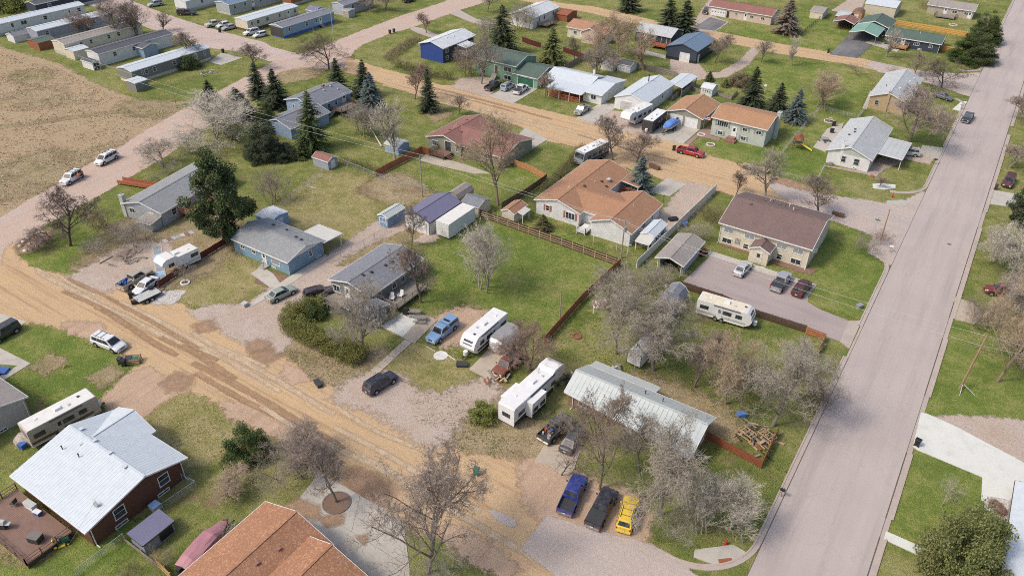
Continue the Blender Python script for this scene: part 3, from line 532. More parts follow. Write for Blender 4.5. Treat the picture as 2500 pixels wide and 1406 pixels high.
patch('stone_bed', [(-25.74,159.34),(-17.79,160.23),(-15.73,159.86),(-14.86,165.29),(-12.88,169.53),(-13.01,172.37),(-16.24,172.09),(-18.01,161.22)], 'stone_bed', L4, .4, .2)
patch('white_stone_bed', [(13.75,72.38),(13.60,81.01),(15.84,81.65),(16.08,74.57),(16.12,69.98),(13.99,68.56)], 'white_stone', L4, .5, .2)
patch('fire_ring_bed', [(-129.27,49.46),(-131.21,53.05),(-129.71,55.45),(-126.93,52.69),(-125.74,49.52),(-127.11,48.58)], 'dirt_dark', L4, .6, .3)
patch('white_rocks', [(-97.14,51.62),(-97.74,54.24),(-95.45,56.21),(-94.44,53.21)], 'white_stone', L4, .8, .4)
for q in ([(-51.58,35.57),(-50.96,36.68),(-48.76,37.12),(-47.57,36.42),(-48.98,35.48)], [(-46.89,36.48),(-46.21,37.34),(-46.04,38.26),(-45.23,37.13),(-46.06,36.24)], [(-42.04,36.49),(-41.53,37.21),(-41.22,36.41)]): patch('soil_spill', q, 'dirt_dark', 12, .5, .2)
# ---------------------------------------------------------------- buildings
WR = {}      # wall rectangles of each building, for hanging windows and doors
RF = {}      # roof height functions
def bld(name, label, cat, e, rot=0.0, group=None):
    """root of a building whose roof outline is e = (x0,y0,x1,y1) or a list of eave corners in metres"""
    if not isinstance(e[0], (int, float)):
        if rot:
            c = Vector((sum(p[0] for p in e)/len(e), sum(p[1] for p in e)/len(e))); ca, sa = math.cos(-rot), math.sin(-rot)
            q = [((p[0]-c.x)*ca-(p[1]-c.y)*sa, (p[0]-c.x)*sa+(p[1]-c.y)*ca) for p in e]
            x0, x1 = min(a for a, _ in q), max(a for a, _ in q); y0, y1 = min(b for _, b in q), max(b for _, b in q)
            m = ((x0+x1)/2, (y0+y1)/2); w = (c.x+m[0]*math.cos(rot)-m[1]*math.sin(rot), c.y+m[0]*math.sin(rot)+m[1]*math.cos(rot))
            o = thing(name, label, cat, w, rot, group); o['_e'] = 0; del o['_e']
            return o, ((x0-x1)/2, (y0-y1)/2, (x1-x0)/2, (y1-y0)/2)
        e = (min(p[0] for p in e), min(p[1] for p in e), max(p[0] for p in e), max(p[1] for p in e))
    c = ((e[0]+e[2])/2, (e[1]+e[3])/2); o = thing(name, label, cat, c, rot, group)
    return o, (e[0]-c[0], e[1]-c[1], e[2]-c[0], e[3]-c[1])
def sub(o, e): return (e[0]-o.location.x, e[1]-o.location.y, e[2]-o.location.x, e[3]-o.location.y)
def gable(o, e, h, rise, ax, wall, roof, trim='trim', z0=0.0, oh=.4, rk=.3, th=.12, rp=.5, ribs=None, gwall=None, found=None, main=True, posts=False, dy=0.0):
    x0, y0, x1, y1 = e; T = (lambda u, v, z: (u, v, z)) if ax == 'x' else (lambda u, v, z: (v, u, z))
    u0, u1, v0, v1 = (x0, x1, y0, y1) if ax == 'x' else (y0, y1, x0, x1); vm = v0+(v1-v0)*rp; zr = h+rise
    s0, s1 = rise/(vm-v0), rise/(v1-vm); d0 = dy      # dy: how far the low eave line swings out at its far end
    rf = MB()
    for va, vb, z_a, fl in ((v0, vm, h, 1), (v1, vm, h, 0)):
        q = d0 if va == v0 else 0
        P = [T(u0, va, z_a), T(u1, va-q, z_a-q*.15), T(u1, vb, zr), T(u0, vb, zr)]
        top = P; bot = [(a, b, c-th) for a, b, c in P]
        rf.hexa(bot, top)
    rfo = rf.build('roof', roof, o)
    fa = MB(); g = .03
    for v, q in ((v0, d0), (v1, 0)):
        sg = -1 if v == v0 else 1
        fa.beam(T(u0-g, v+sg*g*.8, h-.10), T(u1+g, v+sg*g*.8-q, h-.10-q*.15), .05, .20)
    for u, sg in ((u0, -1), (u1, 1)):
        for v in (v0, v1):
            q = d0 if (v == v0 and u == u1) else 0
            fa.beam(T(u+sg*g*.7, v-q, h-.085), T(u+sg*g*.7, vm, zr-.085), .05, .19)
    fa.build('fascia', trim, o)
    rc = MB(); rc.beam(T(u0, vm, zr+.01), T(u1, vm, zr+.01), .28, .05); rc.build('ridge_cap', roof, rfo)
    if ribs:
        rb = MB(); n = int((u1-u0)/ribs)
        for i in range(n+1):
            u = u0+(u1-u0)*i/n
            q = d0*(u-u0)/(u1-u0)
            rb.beam(T(u, v0-q+.02, h+.006-q*.15), T(u, vm, zr+.003), .03, .022); rb.beam(T(u, v1-.02, h+.003), T(u, vm, zr+.003), .03, .022)
        rb.build('rib', roof, rfo, kind='stuff')
    wx = (u0+rk, u1-rk); wv = (v0+oh, v1-oh)
    def zt(v): return (h+(v-v0)*s0 if v <= vm else h+(v1-v)*s1)-th-.03
    if wall:
        w = MB(); pr = [(wv[0], z0), (wv[1], z0), (wv[1], zt(wv[1])), (vm, zr-th-.03), (wv[0], zt(wv[0]))]
        A = [T(wx[0], a, b) for a, b in pr]; B = [T(wx[1], a, b) for a, b in pr]; w.hexa(A, B); w.build('wall', wall, o)
        if gwall:
            for u, sg in ((wx[0], -1), (wx[1], 1)):
                gw = MB(); gz = zt(wv[0])-.05; pts = [(wv[0], gz), (wv[1], gz), (vm, zr-th-.04)]
                gw.hexa([T(u-sg*.01, a, b) for a, b in pts], [T(u+sg*.03, a, b) for a, b in pts]); gw.build('gable_panel', gwall, o)
        if found:
            f = MB(); f.box(*[(wx[0]+.03, wv[0]+.03) if ax == 'x' else (wv[0]+.03, wx[0]+.03)][0], -.05, *[(wx[1]-.03, wv[1]-.03) if ax == 'x' else (wv[1]-.03, wx[1]-.03)][0], z0+.02); f.build('foundation', found, o)
    if posts:
        for i in range(posts):
            for v in wv:
                u = wx[0]+(wx[1]-wx[0])*i/max(1, posts-1); a = T(u, v, 0); b = MB(); b.box(a[0]-.07, a[1]-.07, 0, a[0]+.07, a[1]+.07, zt(v)); b.build('post', 'trim' if posts is True else 'greywood', o)
    if main:
        WR[o.name] = (wx[0], wv[0], wx[1], wv[1]) if ax == 'x' else (wv[0], wx[0], wv[1], wx[1])
        RF[o.name] = (lambda x, y: (h+((y if ax == 'x' else x)-v0)*s0) if (y if ax == 'x' else x) <= vm else h+(v1-(y if ax == 'x' else x))*s1)
    return rfo
def lean(o, e, z_lo, z_hi, side, roof, trim='trim', wall=None, z0=0, th=.1, posts=0, ribs=None):
    """single-pitch roof; side = the low side"""
    x0, y0, x1, y1 = e; zz = {'S': (z_lo,z_lo,z_hi,z_hi), 'N': (z_hi,z_hi,z_lo,z_lo), 'E': (z_hi,z_lo,z_lo,z_hi), 'W': (z_lo,z_hi,z_hi,z_lo)}[side]
    P = [(x0,y0,zz[0]),(x1,y0,zz[1]),(x1,y1,zz[2]),(x0,y1,zz[3])]
    m = MB(); m.hexa([(a,b,c-th) for a,b,c in P], P); r = m.build('roof', roof, o)
    f = MB()
    for i in range(4):
        a, b = P[i], P[(i+1) % 4]; cx, cy = (x0+x1)/2, (y0+y1)/2; mx, my = (a[0]+b[0])/2-cx, (a[1]+b[1])/2-cy; l = math.hypot(mx, my) or 1
        f.beam((a[0]+mx/l*.025, a[1]+my/l*.025, a[2]-.07), (b[0]+mx/l*.025, b[1]+my/l*.025, b[2]-.07), .04, .15)
    f.build('fascia', trim, o)
    if ribs:
        rb = MB(); n = int(((x1-x0) if side in 'SN' else (y1-y0))/ribs)
        for i in range(n+1):
            if side in 'SN': x = x0+(x1-x0)*i/n; rb.beam((x,y0,zz[0]+.012),(x,y1,zz[3]+.012), .045, .03)
            else: y = y0+(y1-y0)*i/n; rb.beam((x0,y,zz[0]+.012),(x1,y,zz[1]+.012), .045, .03)
        rb.build('rib', roof, r, kind='stuff')
    if wall:
        g = .15; w = MB(); w.hexa([(x0+g,y0+g,z0),(x1-g,y0+g,z0),(x1-g,y1-g,z0),(x0+g,y1-g,z0)], [(P[0][0]+g,P[0][1]+g,zz[0]-th-.02),(P[1][0]-g,P[1][1]+g,zz[1]-th-.02),(P[2][0]-g,P[2][1]-g,zz[2]-th-.02),(P[3][0]+g,P[3][1]-g,zz[3]-th-.02)]); w.build('wall', wall, o)
    if posts:
        for i in range(posts):
            t = .06+.88*i/max(1, posts-1)
            if side == 'S': a = (x0+(x1-x0)*t, y0+.2)
            elif side == 'N': a = (x0+(x1-x0)*t, y1-.2)
            elif side == 'E': a = (x1-.2, y0+(y1-y0)*t)
            else: a = (x0+.2, y0+(y1-y0)*t)
            b = MB(); b.box(a[0]-.06, a[1]-.06, 0, a[0]+.06, a[1]+.06, z_lo-th); b.build('post', trim, o)
    return r
def wbox(o, face, f, w, d0, d1, wr=None):
    x0, y0, x1, y1 = wr or WR[o.name]
    if face == 'S': x = x0+(x1-x0)*f; return (x-w/2, y0-d1, x+w/2, y0-d0)
    if face == 'N': x = x1-(x1-x0)*f; return (x-w/2, y1+d0, x+w/2, y1+d1)
    if face == 'E': y = y0+(y1-y0)*f; return (x1+d0, y-w/2, x1+d1, y+w/2)
    y = y1-(y1-y0)*f; return (x0-d1, y-w/2, x0-d0, y+w/2)
def fbox(mb, o, face, f, w, d0, d1, z0, z1, wr=None, off=0.0):
    """a box on a wall, shifted sideways by off metres (to the right as seen from outside)"""
    b = wbox(o, face, f, w, d0, d1, wr); dx, dy = {'S': (off,0), 'N': (-off,0), 'E': (0,off), 'W': (0,-off)}[face]
    mb.box(b[0]+dx, b[1]+dy, z0, b[2]+dx, b[3]+dy, z1)
def win(o, face, f, z, w=1.0, h=1.2, style='dh', trim='trim', shut=None, wr=None, pane='glass', name='window'):
    t = .09; m = MB()
    for sx in (-1, 1): fbox(m, o, face, f, t, -.02, .06, z, z+h, wr, sx*(w/2-t/2))
    fbox(m, o, face, f, w+.06, -.02, .075, z-t*.4, z+t*.6, wr); fbox(m, o, face, f, w+.04, -.02, .07, z+h-t, z+h, wr)
    if style == 'dh': fbox(m, o, face, f, w-2*t, -.02, .05, z+h*.5-.025, z+h*.5+.025, wr)
    elif style == 'sl': fbox(m, o, face, f, .055, -.02, .05, z+t, z+h-t, wr)
    elif style == 'grid':
        n = max(2, round(w/.55))
        for i in range(1, n): fbox(m, o, face, f, .06, -.02, .055, z+t, z+h-t, wr, -w/2+w*i/n)
    fr = m.build(name, trim, o); p = MB(); fbox(p, o, face, f, w-2*t, -.02, .022, z+t*.6, z+h-t, wr); p.build('pane', pane, fr)
    if shut:
        for sx in (-1, 1): s = MB(); fbox(s, o, face, f, .34, 0, .045, z-.02, z+h+.02, wr, sx*(w/2+.24)); s.build('shutter', shut, o)
    return fr
def door(o, face, f, z=.15, w=.92, h=2.05, m='door_white', trim='trim', lite=True, wr=None):
    a = MB()
    for sx in (-1, 1): fbox(a, o, face, f, .09, -.02, .06, z, z+h+.05, wr, sx*(w/2+.045))
    fbox(a, o, face, f, w+.22, -.02, .065, z+h, z+h+.11, wr); fr = a.build('door_frame', trim, o)
    d = MB(); fbox(d, o, face, f, w, -.02, .035, z, z+h, wr); dd = d.build('door', m, o)
    if lite: g = MB(); fbox(g, o, face, f, w*.5, 0, .042, z+h*.55, z+h*.9, wr); g.build('pane', 'glass', dd)
    k = MB(); fbox(k, o, face, f, .06, .03, .08, z+.98, z+1.05, wr, w*.38); k.build('handle', 'galv', dd)
    return dd
def gdoor(o, face, f, w, h=2.1, m='garage_white', trim='trim', lites=False, wr=None, z=.02):
    a = MB()
    for sx in (-1, 1): fbox(a, o, face, f, .12, -.02, .06, z, z+h+.08, wr, sx*(w/2+.06))
    fbox(a, o, face, f, w+.26, -.02, .065, z+h, z+h+.14, wr); g = a.build('garage_door', trim, o)
    for i in range(4):
        p = MB(); fbox(p, o, face, f, w-.02, -.02, .03, z+h*i/4+.015, z+h*(i+1)/4-.01, wr); pa = p.build('panel', m, g)
        if lites and i == 2:
            q = MB(); n = max(2, int(w/.8))
            for k in range(n): fbox(q, o, face, f, .36, 0, .036, z+h*2/4+.12, z+h*3/4-.12, wr, -w/2+w*(k+.5)/n)
            q.build('lite', 'glass', g)
    return g
def vents(o, pts, m='galv', kind='box'):
    for i, (x, y) in enumerate(pts):
        z = RF[o.name](x, y); b = MB()
        if kind == 'box': b.box(x-.17, y-.17, z-.1, x+.17, y+.17, z+.16); b.box(x-.22, y-.22, z+.16, x+.22, y+.22, z+.20); b.build('roof_vent', m, o)
        else: b.cyl(x, y, z-.1, z+.45, .06, n=8); b.cyl(x, y, z+.45, z+.52, .10, n=8); b.build('vent_pipe', m, o)
def chimney(o, x, y, w, d, z1, m='brick_red'):
    b = MB(); b.box(x-w/2, y-d/2, 0, x+w/2, y+d/2, z1); b.box(x-w/2-.06, y-d/2-.06, z1, x+w/2+.06, y+d/2+.06, z1+.12); c = b.build('chimney', m, o)
    p = MB(); p.cyl(x, y, z1+.12, z1+.4, .11, n=8); p.build('flue', 'galv', c)
def spout(o, face, f, z1, wr=None, m='trim'):
    b = MB(); fbox(b, o, face, f, .09, .02, .12, .15, z1, wr); fbox(b, o, face, f, .09, .02, .7, .08, .18, wr); b.build('downspout', m, o)
def deck(o, e, z, floor, rail, sides='SEW', st=None, rh=.95, skirt=None, boards='x', balus=True):
    """attached deck: floor boards, posts and railings are parts of the house it belongs to"""
    x0, y0, x1, y1 = e; f = MB(); f.box(x0+.03, y0+.03, z-.2, x1-.03, y1-.03, z-.04); fr = f.build('deck_frame', rail, o)
    n = int(((y1-y0) if boards == 'x' else (x1-x0))/.15); b = MB()
    for i in range(n):
        if boards == 'x': a = y0+(y1-y0)*i/n; b.box(x0, a, z-.04, x1, a+.142, z+U(-.003,.003))
        else: a = x0+(x1-x0)*i/n; b.box(a, y0, z-.04, a+.142, y1, z+U(-.003,.003))
    b.build('deck_board', floor, fr, kind='stuff')
    for x, y in ((x0+.08,y0+.08),(x1-.08,y0+.08),(x0+.08,y1-.08),(x1-.08,y1-.08)):
        p = MB(); p.box(x-.06, y-.06, 0, x+.06, y+.06, z-.2); p.build('deck_post', rail, o)
    E = {'S': ((x0,y0),(x1,y0)), 'E': ((x1,y0),(x1,y1)), 'N': ((x1,y1),(x0,y1)), 'W': ((x0,y1),(x0,y0))}
    for s in sides:
        (ax, ay), (bx, by) = E[s]; L = math.hypot(bx-ax, by-ay); r = MB(); k = max(2, int(L/1.6)+1)
        for i in range(k):
            t = i/(k-1); r.box(ax+(bx-ax)*t-.05, ay+(by-ay)*t-.05, z-.15, ax+(bx-ax)*t+.05, ay+(by-ay)*t+.05, z+rh)
        for zz in (rh, .12, .5) if not balus else (rh, .12): r.beam((ax,ay,z+zz), (bx,by,z+zz), .08, .05)
        if balus:
            for i in range(int(L/.16)): t = (i+.5)/int(L/.16); r.box(ax+(bx-ax)*t-.018, ay+(by-ay)*t-.018, z+.12, ax+(bx-ax)*t+.018, ay+(by-ay)*t+.018, z+rh)
        r.build('railing', rail, o)
    if st:
        s, t, w, out = st; (ax, ay), (bx, by) = E[s]; px, py = ax+(bx-ax)*t, ay+(by-ay)*t; nx, ny = {'S': (0,-1), 'E': (1,0), 'N': (0,1), 'W': (-1,0)}[s]; n = max(2, int(z/.18))
        for i in range(n):
            q = MB(); d = (i+.5)*out/n; q.box(px+nx*d-(w/2 if nx == 0 else out/n/2), py+ny*d-(w/2 if ny == 0 else out/n/2), z-(i+1)*z/n-.03, px+nx*d+(w/2 if nx == 0 else out/n/2), py+ny*d+(w/2 if ny == 0 else out/n/2), z-(i+1)*z/n+.02); q.build('step', floor, o)
    if skirt: k = MB(); k.box(x0+.1, y0+.1, 0, x1-.1, y1-.1, z-.2); k.build('deck_skirt', skirt, o)
def shed(label, e, h, rise, ax, wall, roof, trim='trim', dr=None, gam=False, name='shed', rot=0, ribs=None, dm='door_white', found=None):
    o, x = bld(name, label, 'shed', e, rot)
    if gam: gambrel(o, x, h, rise, ax, wall, roof, trim)
    else: gable(o, x, h, rise, ax, wall, roof, trim, oh=.12, rk=.1, th=.07, ribs=ribs, found=found)
    if dr:
        for face, f, w, hh in dr:
            d = door(o, face, f, .08, w, hh, dm, trim, lite=False)
            if w > 1.2:
                b = MB(); z = .08
                for s in (-1, 1):
                    for dd in (-1, 1):
                        pass
                    fbox(b, o, face, f, .06, .03, .055, z, z+hh, None, s*(w/2-.05))
                fbox(b, o, face, f, .06, .03, .055, z, z+hh); fbox(b, o, face, f, w, .03, .055, z+hh*.48, z+hh*.55); b.build('door_batten', trim, d)
    return o
def gambrel(o, e, h, rise, ax, wall, roof, trim):
    x0, y0, x1, y1 = e; T = (lambda u, v, z: (u, v, z)) if ax == 'x' else (lambda u, v, z: (v, u, z)); u0, u1, v0, v1 = (x0, x1, y0, y1) if ax == 'x' else (y0, y1, x0, x1)
    w = v1-v0; pr = [(v0,h),(v0+w*.2,h+rise*.66),((v0+v1)/2,h+rise),(v1-w*.2,h+rise*.66),(v1,h)]; r = MB()
    for i in range(4):
        a, b = pr[i], pr[i+1]; top = [T(u0,a[0],a[1]),T(u1,a[0],a[1]),T(u1,b[0],b[1]),T(u0,b[0],b[1])]; r.hexa([(p[0],p[1],p[2]-.07) for p in top], top)
    r.build('roof', roof, o); m = MB(); g = .08; pw = [(v0+g,0),(v1-g,0)]+[(min(max(a, v0+g), v1-g), b-.10) for a, b in pr[::-1]]
    m.hexa([T(u0+g,a,b) for a, b in pw], [T(u1-g,a,b) for a, b in pw]); m.build('wall', wall, o)
    f = MB()
    for u in (u0, u1):
        for i in range(4): f.beam(T(u,*pr[i]), T(u,*pr[i+1]), .05, .12)
    f.build('fascia', trim, o)
    WR[o.name] = (u0+g, v0+g, u1-g, v1-g) if ax == 'x' else (v0+g, u0+g, v1-g, u1-g); RF[o.name] = lambda x, y: h+rise*.7

# --- brown house with the white ribbed roof, lower left
o, e = bld('ranch_house', 'dark brown house with a large white ribbed metal roof and rear deck', 'house', (-77.5,20.2,-63.7,32.7))
gable(o, e, 3.0, 1.62, 'x', 'sd_brown', 'metal_white', rp=.592, ribs=.42, oh=.55, rk=.5)
gable(o, sub(o, (-77.4,26.5,-70.3,33.4)), 3.0, 1.45, 'y', 'sd_brown', 'metal_white', main=False, ribs=.42, rk=.5)
for f in (.30, .78): win(o, 'E', f, 1.25, 1.35, 1.5)
for f in (.28, .74): win(o, 'E', f, .12, 1.5, .42, 'sl')
for x, y in ((-5.2,3.2),(-2.2,2.9),(.9,2.7),(4.0,2.4)): vents(o, [(x, y-1.6)], 'metal_white')
vents(o, [(-4.6,-1.2),(-1.9,-.9)], 'charcoal', 'pipe')
spout(o, 'E', .985, 2.7); spout(o, 'E', .015, 2.6)
b = MB(); b.bar((5.2,-3.6,3.4),(5.2,-3.6,4.3), .03); b.beam((4.7,-3.6,4.2),(5.7,-3.6,4.2), .03,.03); b.disc((5.3,-3.75,3.9), (.3,-1,.3), .3, .05); b.build('antenna', 'galv', o)
deck(o, sub(o, (-77.6,15.4,-67.2,20.3)), .75, 'deck_brown', 'brown', 'SEW', balus=False, skirt='darkwood', rh=.9, boards='x')

# --- big tan-orange shingled roof, lower edge
o, e = bld('ranch_house', 'house with a speckled orange shingle roof cut by the lower edge', 'house', (-51.7,8,-41.8,33.2))
gable(o, e, 3.0, 1.75, 'y', 'sd_tan', 'sh_near', oh=.6, rk=.5)
gable(o, sub(o, (-46.5,12,-35.2,32.2)), 2.95, 1.85, 'y', 'sd_tan', 'sh_near', main=False, oh=.6, rk=.5)
gable(o, sub(o, (-36.5,14,-31.5,30.0)), 2.7, 1.2, 'y', 'sd_tan', 'sh_near', main=False)
vents(o, [(1.2,6.2),(1.6,8.6),(3.6,4.5)], 'brick_red', 'box'); spout(o, 'N', .04, 2.6)

# --- beige house, left edge
o, e = bld('ranch_house', 'pale beige house with taupe shingle roof at the left edge', 'house', (-103,15.5,-88.2,28.4))
gable(o, e, 3.0, 1.7, 'x', 'sd_beige', 'sh_taupe'); win(o, 'E', .5, 1.1); win(o, 'E', .72, .1, 1.0, .4, 'sl'); spout(o, 'E', .98, 2.7)

# --- light blue house
o, e = bld('ranch_house', 'light blue ranch house with grey shingle roof and white patio cover', 'house', (-98.6,68.2,-85.2,76.6))
gable(o, e, 2.65, 1.15, 'x', 'sd_blue', 'sh_grey', found='concrete_dark', gwall='white')
for f, w in ((.17,1.0),(.38,1.0)): win(o, 'S', f, 1.25, w, .75, 'sl')
win(o, 'S', .77, .85, 1.9, 1.3, 'pic', pane='glass_blind'); door(o, 'S', .56, .2); win(o, 'E', .62, 1.15, .75, 1.1); win(o, 'E', .84, .12, 1.0, .35, 'sl'); win(o, 'S', .72, .05, 1.0, .3, 'sl')
vents(o, [(-3.2,2.2),(-.2,2.4),(3.2,1.2),(4.6,1.0)], 'charcoal'); vents(o, [(-2.2,2.3),(.3,2.3)], 'galv', 'pipe')
lean(o, sub(o, (-90.3,76.0,-84.9,80.2)), 2.35, 2.6, 'N', 'roof_flat', posts=3)
b = MB(); b.box(.6,-5.2,0,1.9,-3.9,.28); b.build('stoop', 'concrete_dark', o)
r = MB()
for x in (.62, 1.88):
    for y in (-5.1,-4.0): r.bar((x,y,.28),(x,y,1.15),.025)
    r.bar((x,-5.1,1.15),(x,-4.0,1.15),.025)
r.build('stoop_rail', 'charcoal', o)

# --- grey house behind the big pine (turned with the curving road)
ang = math.atan2(66.97-65.61, -114.5+122.35)
o, e = bld('ranch_house', 'long grey house with grey shingles, side chimney and cedar deck behind the pine', 'house', [(-122.35,65.61),(-114.5,66.97),(-126.69,83.36),(-118.6,85.0)], ang)
gable(o, e, 2.75, 1.25, 'y', 'sd_lightgrey', 'sh_grey', gwall='sd_greyblue', found='concrete_dark')
for f in (.2,.72): win(o, 'S', f, 1.15, 1.3, 1.0, 'sl')
win(o, 'E', .16, 1.0, 1.2, 1.25); door(o, 'E', .30, .5); win(o, 'E', .38, 1.1, .8, 1.2); win(o, 'E', .62, 1.1, 1.3, 1.1); win(o, 'E', .85, 1.1, 1.0, 1.1)
chimney(o, e[0]+.15, e[1]+.5, .8, .7, 4.1, 'lightgrey')
deck(o, (e[2]-.35, e[1]+4.2, e[2]+3.1, e[1]+12.0), 1.0, 'deck_red', 'deck_red', 'SE', balus=False)
lean(o, (e[2]-3.6, e[1]-2.4, e[2]-.4, e[1]+.4), 1.7, 2.1, 'S', 'sh_taupe', wall='sd_lightgrey')

# --- grey-shingled house with the porch wing
o, e = bld('ranch_house', 'olive grey house with slate shingles, porch wing and white deck chairs', 'house', (-76.3,68.0,-67.9,80.8))
gable(o, e, 3.0, 1.1, 'y', 'sd_grey', 'sh_slate', found='concrete_dark')
win(o, 'S', .13, 1.1, 1.5, 1.25, 'sl'); door(o, 'S', .42, .65); win(o, 'S', .86, 1.2, .9, .9, 'sl')
for f in (.45,.62,.80,.93): win(o, 'E', f, 1.2, 1.0, 1.1, 'sl')
vents(o, [(.9,4.0),(1.4,2.0),(1.3,.6),(.9,-2.2),(.5,-3.6)], 'charcoal')
deck(o, sub(o, (-76.0,65.5,-72.2,68.3)), .65, 'greywood', 'greywood', 'SW', ('E',.5,1.2,.9))
deck(o, sub(o, (-68.4,70.3,-64.8,77.5)), .8, 'greywood', 'greywood', 'SE')
gable(o, sub(o, (-69.9,64.6,-64.9,68.9)), 2.45, .75, 'x', 'sd_grey', 'sh_slate', main=False)
pw = (-69.6-o.location.x, 65.0-o.location.y, -65.2-o.location.x, 68.5-o.location.y)
door(o, 'E', .3, .15, wr=pw); win(o, 'E', .78, .9, .9, 1.2, wr=pw)

# --- garages, sheds and containers between the yards
o, e = bld('garage', 'white garage with purple metal roof at the end of the gravel drive', 'garage', (-80.7,90.9,-74.7,100.1))
gable(o, e, 2.65, 1.0, 'y', 'panel_white', 'metal_purple', trim='trim_dark', oh=.18, rk=.15, ribs=.4); gdoor(o, 'S', .47, 4.2, 2.1); door(o, 'E', .16, .05, lite=False)
for f in (.02,.98): b = MB(); fbox(b, o, 'S', f, .14, 0, .03, 0, 2.4); b.build('corner_trim', 'trim_dark', o)
o = shed('blue garden shed with grey ribbed roof and crossed double doors', (-84.7,88.7,-82.3,93.5), 2.1, .5, 'y', 'sd_shedblue', 'metal_pale', 'white', [('S',.5,1.5,1.7)], dm='door_blue')
win(o, 'E', .6, 1.3, .5, .5, 'pic')
o, e = bld('cargo_box', 'weathered white cargo trailer box parked beside the purple-roofed garage', 'container', (-73.9,91.6,-71.2,99.3))
m = MB(); m.box(e[0],e[1],.35,e[2],e[3],2.95); m.build('box', 'panel_white', o); m = MB(); m.box(e[0]-.04,e[1]-.04,2.95,e[2]+.04,e[3]+.04,3.05); m.build('roof', 'rv_roof', o)
m = MB(); m.box(e[0]+.06,e[1]-.03,.45,(e[0]+e[2])/2-.02,e[1]+.02,2.85); m.build('door', 'white', o); m = MB(); m.box((e[0]+e[2])/2+.02,e[1]-.03,.45,e[2]-.06,e[1]+.02,2.85); m.build('door', 'white', o)
for x, y in ((-1,-2.6),(1,-2.6),(-1,2.6),(1,2.6)): m = MB(); m.box(x-.2,y-.3,0,x+.2,y+.3,.36); m.build('block', 'concrete_dark', o)
o = shed('weathered brown barn-roof shed behind the purple-roofed garage', [(-79.48,102.32),(-76.38,101.53),(-77.10,106.39)], 2.0, 1.1, 'y', 't111', 'sh_taupe', 'greywood', gam=True)
o = shed('cream shed with slate roof tucked behind the cargo box', [(-75.41,101.47),(-71.49,100.79),(-72.72,104.89)], 2.1, .8, 'x', 'sd_cream', 'sh_slate', 'cream')
o = shed('small cream shed with an orange shingle roof inside the board fence', [(-67.76,102.45),(-65.28,102.52),(-64.92,106.84)], 2.1, .65, 'y', 'sd_cream', 'sh_orange', 'white', [('E',.6,.9,1.8)])
lean(o, (WR[o.name][2]-.1, WR[o.name][1]+1.0, WR[o.name][2]+1.3, WR[o.name][1]+3.4), 1.9, 2.15, 'E', 'roof_flat', posts=2)
o = shed('pale blue flat-roofed shed behind the light blue house', [(-101.88,76.42),(-97.96,78.24),(-99.25,80.59)], 2.2, .35, 'x', 'sd_skyblue', 'sh_white', 'sky_blue', [('E',.5,1.4,1.8)])
o = shed('small lavender shed with a peeling rusty roof in the back yard', [(-110.57,99.76),(-107.09,99.64),(-107.64,102.52),(-111.49,100.81)], 1.9, .7, 'x', 'sd_periwinkle', 'sh_maroon', 'white', [('E',.5,1.0,1.6)])
o = shed('small pale blue shed with shingled roof under the fallen branches', [(-104.02,112.90),(-100.80,113.40),(-100.18,116.62)], 1.9, .6, 'x', 'sd_skyblue', 'sh_pale', 'white')
o = shed('grey barn-shaped shed with a slate gambrel roof and white trimmed doors', (-33.0,91.0,-29.9,96.9), 2.25, 1.2, 'y', 't111', 'sh_slate', 'white', [('S',.5,1.7,1.7)], gam=True, dm='lightgrey')
win(o, 'S', .5, 2.2, .5, .4, 'pic')

# --- orange-roofed house with three gables
o, e = bld('ranch_house', 'white house with a wide orange shingle roof of joined gables', 'house', (-64.4,108.1,-54.8,128.3))
gable(o, e, 2.8, 1.42, 'y', 'sd_white', 'sh_orange', found='concrete_dark')
gable(o, sub(o, (-52.5,106.9,-44.3,119.7)), 2.8, 1.55, 'y', 'sd_white', 'sh_orange', main=False)
gable(o, sub(o, (-60.5,109.4,-47.6,119.2)), 2.75, 1.40, 'x', 'sd_white', 'sh_orange', main=False)
lean(o, sub(o, (-54.9,124.2,-51.2,128.2)), 2.3, 2.75, 'E', 'sh_orange', posts=2)
win(o, 'S', .27, 1.2, .8, 1.15, 'dh', shut='shutter'); win(o, 'S', .80, .95, 1.9, 1.35, 'grid', shut='shutter')
wb = sub(o, (-52.1,107.2,-44.7,119.3)); win(o, 'E', .45, 1.3, .9, .9, 'sl', wr=wb); door(o, 'E', .75, .1, wr=wb)
wl = sub(o, (-60.4,109.8,-48,118.8)); door(o, 'S', .62, .4, 1.5, wr=wl)
vents(o, [(1.2,-2.2),(2.6,2.0),(3.9,1.4)], 'charcoal'); vents(o, [(2.0,.4),(2.9,-3.2),(-2.9,-8.4)], 'galv', 'pipe'); b = MB(); b.box(3.0,3.0,3.55,3.7,3.8,3.75); b.build('skylight', 'lightgrey', o)
deck(o, sub(o, (-54.4,106.2,-52.6,109.3)), .5, 'white', 'vinyl', 'SE'); deck(o, sub(o, (-54.8,121.2,-49.8,124.2)), .6, 'redwood', 'redwood', 'EN')
o = shed('white shed with pale metal roof and open front inside the white fence', (-43.6,108.9,-41.0,114.4), 2.3, .55, 'y', 'panel_white', 'metal_white', 'white')
x = WR[o.name]; lean(o, (x[0]-.1, x[1]-2.1, x[2]+.1, x[1]+.05), 1.75, 2.1, 'S', 'roof_flat', posts=2); b = MB(); b.box(x[0]+.3, x[1]-.03, .1, x[2]-.3, x[1]+.02, 1.7); b.build('opening_shade_panel', 'well', o)  # near-black panel on the closed front wall, painted as the shade inside the shed
for f in (.3,.7): win(o, 'E', f, .9, 1.6, .9, 'sl')

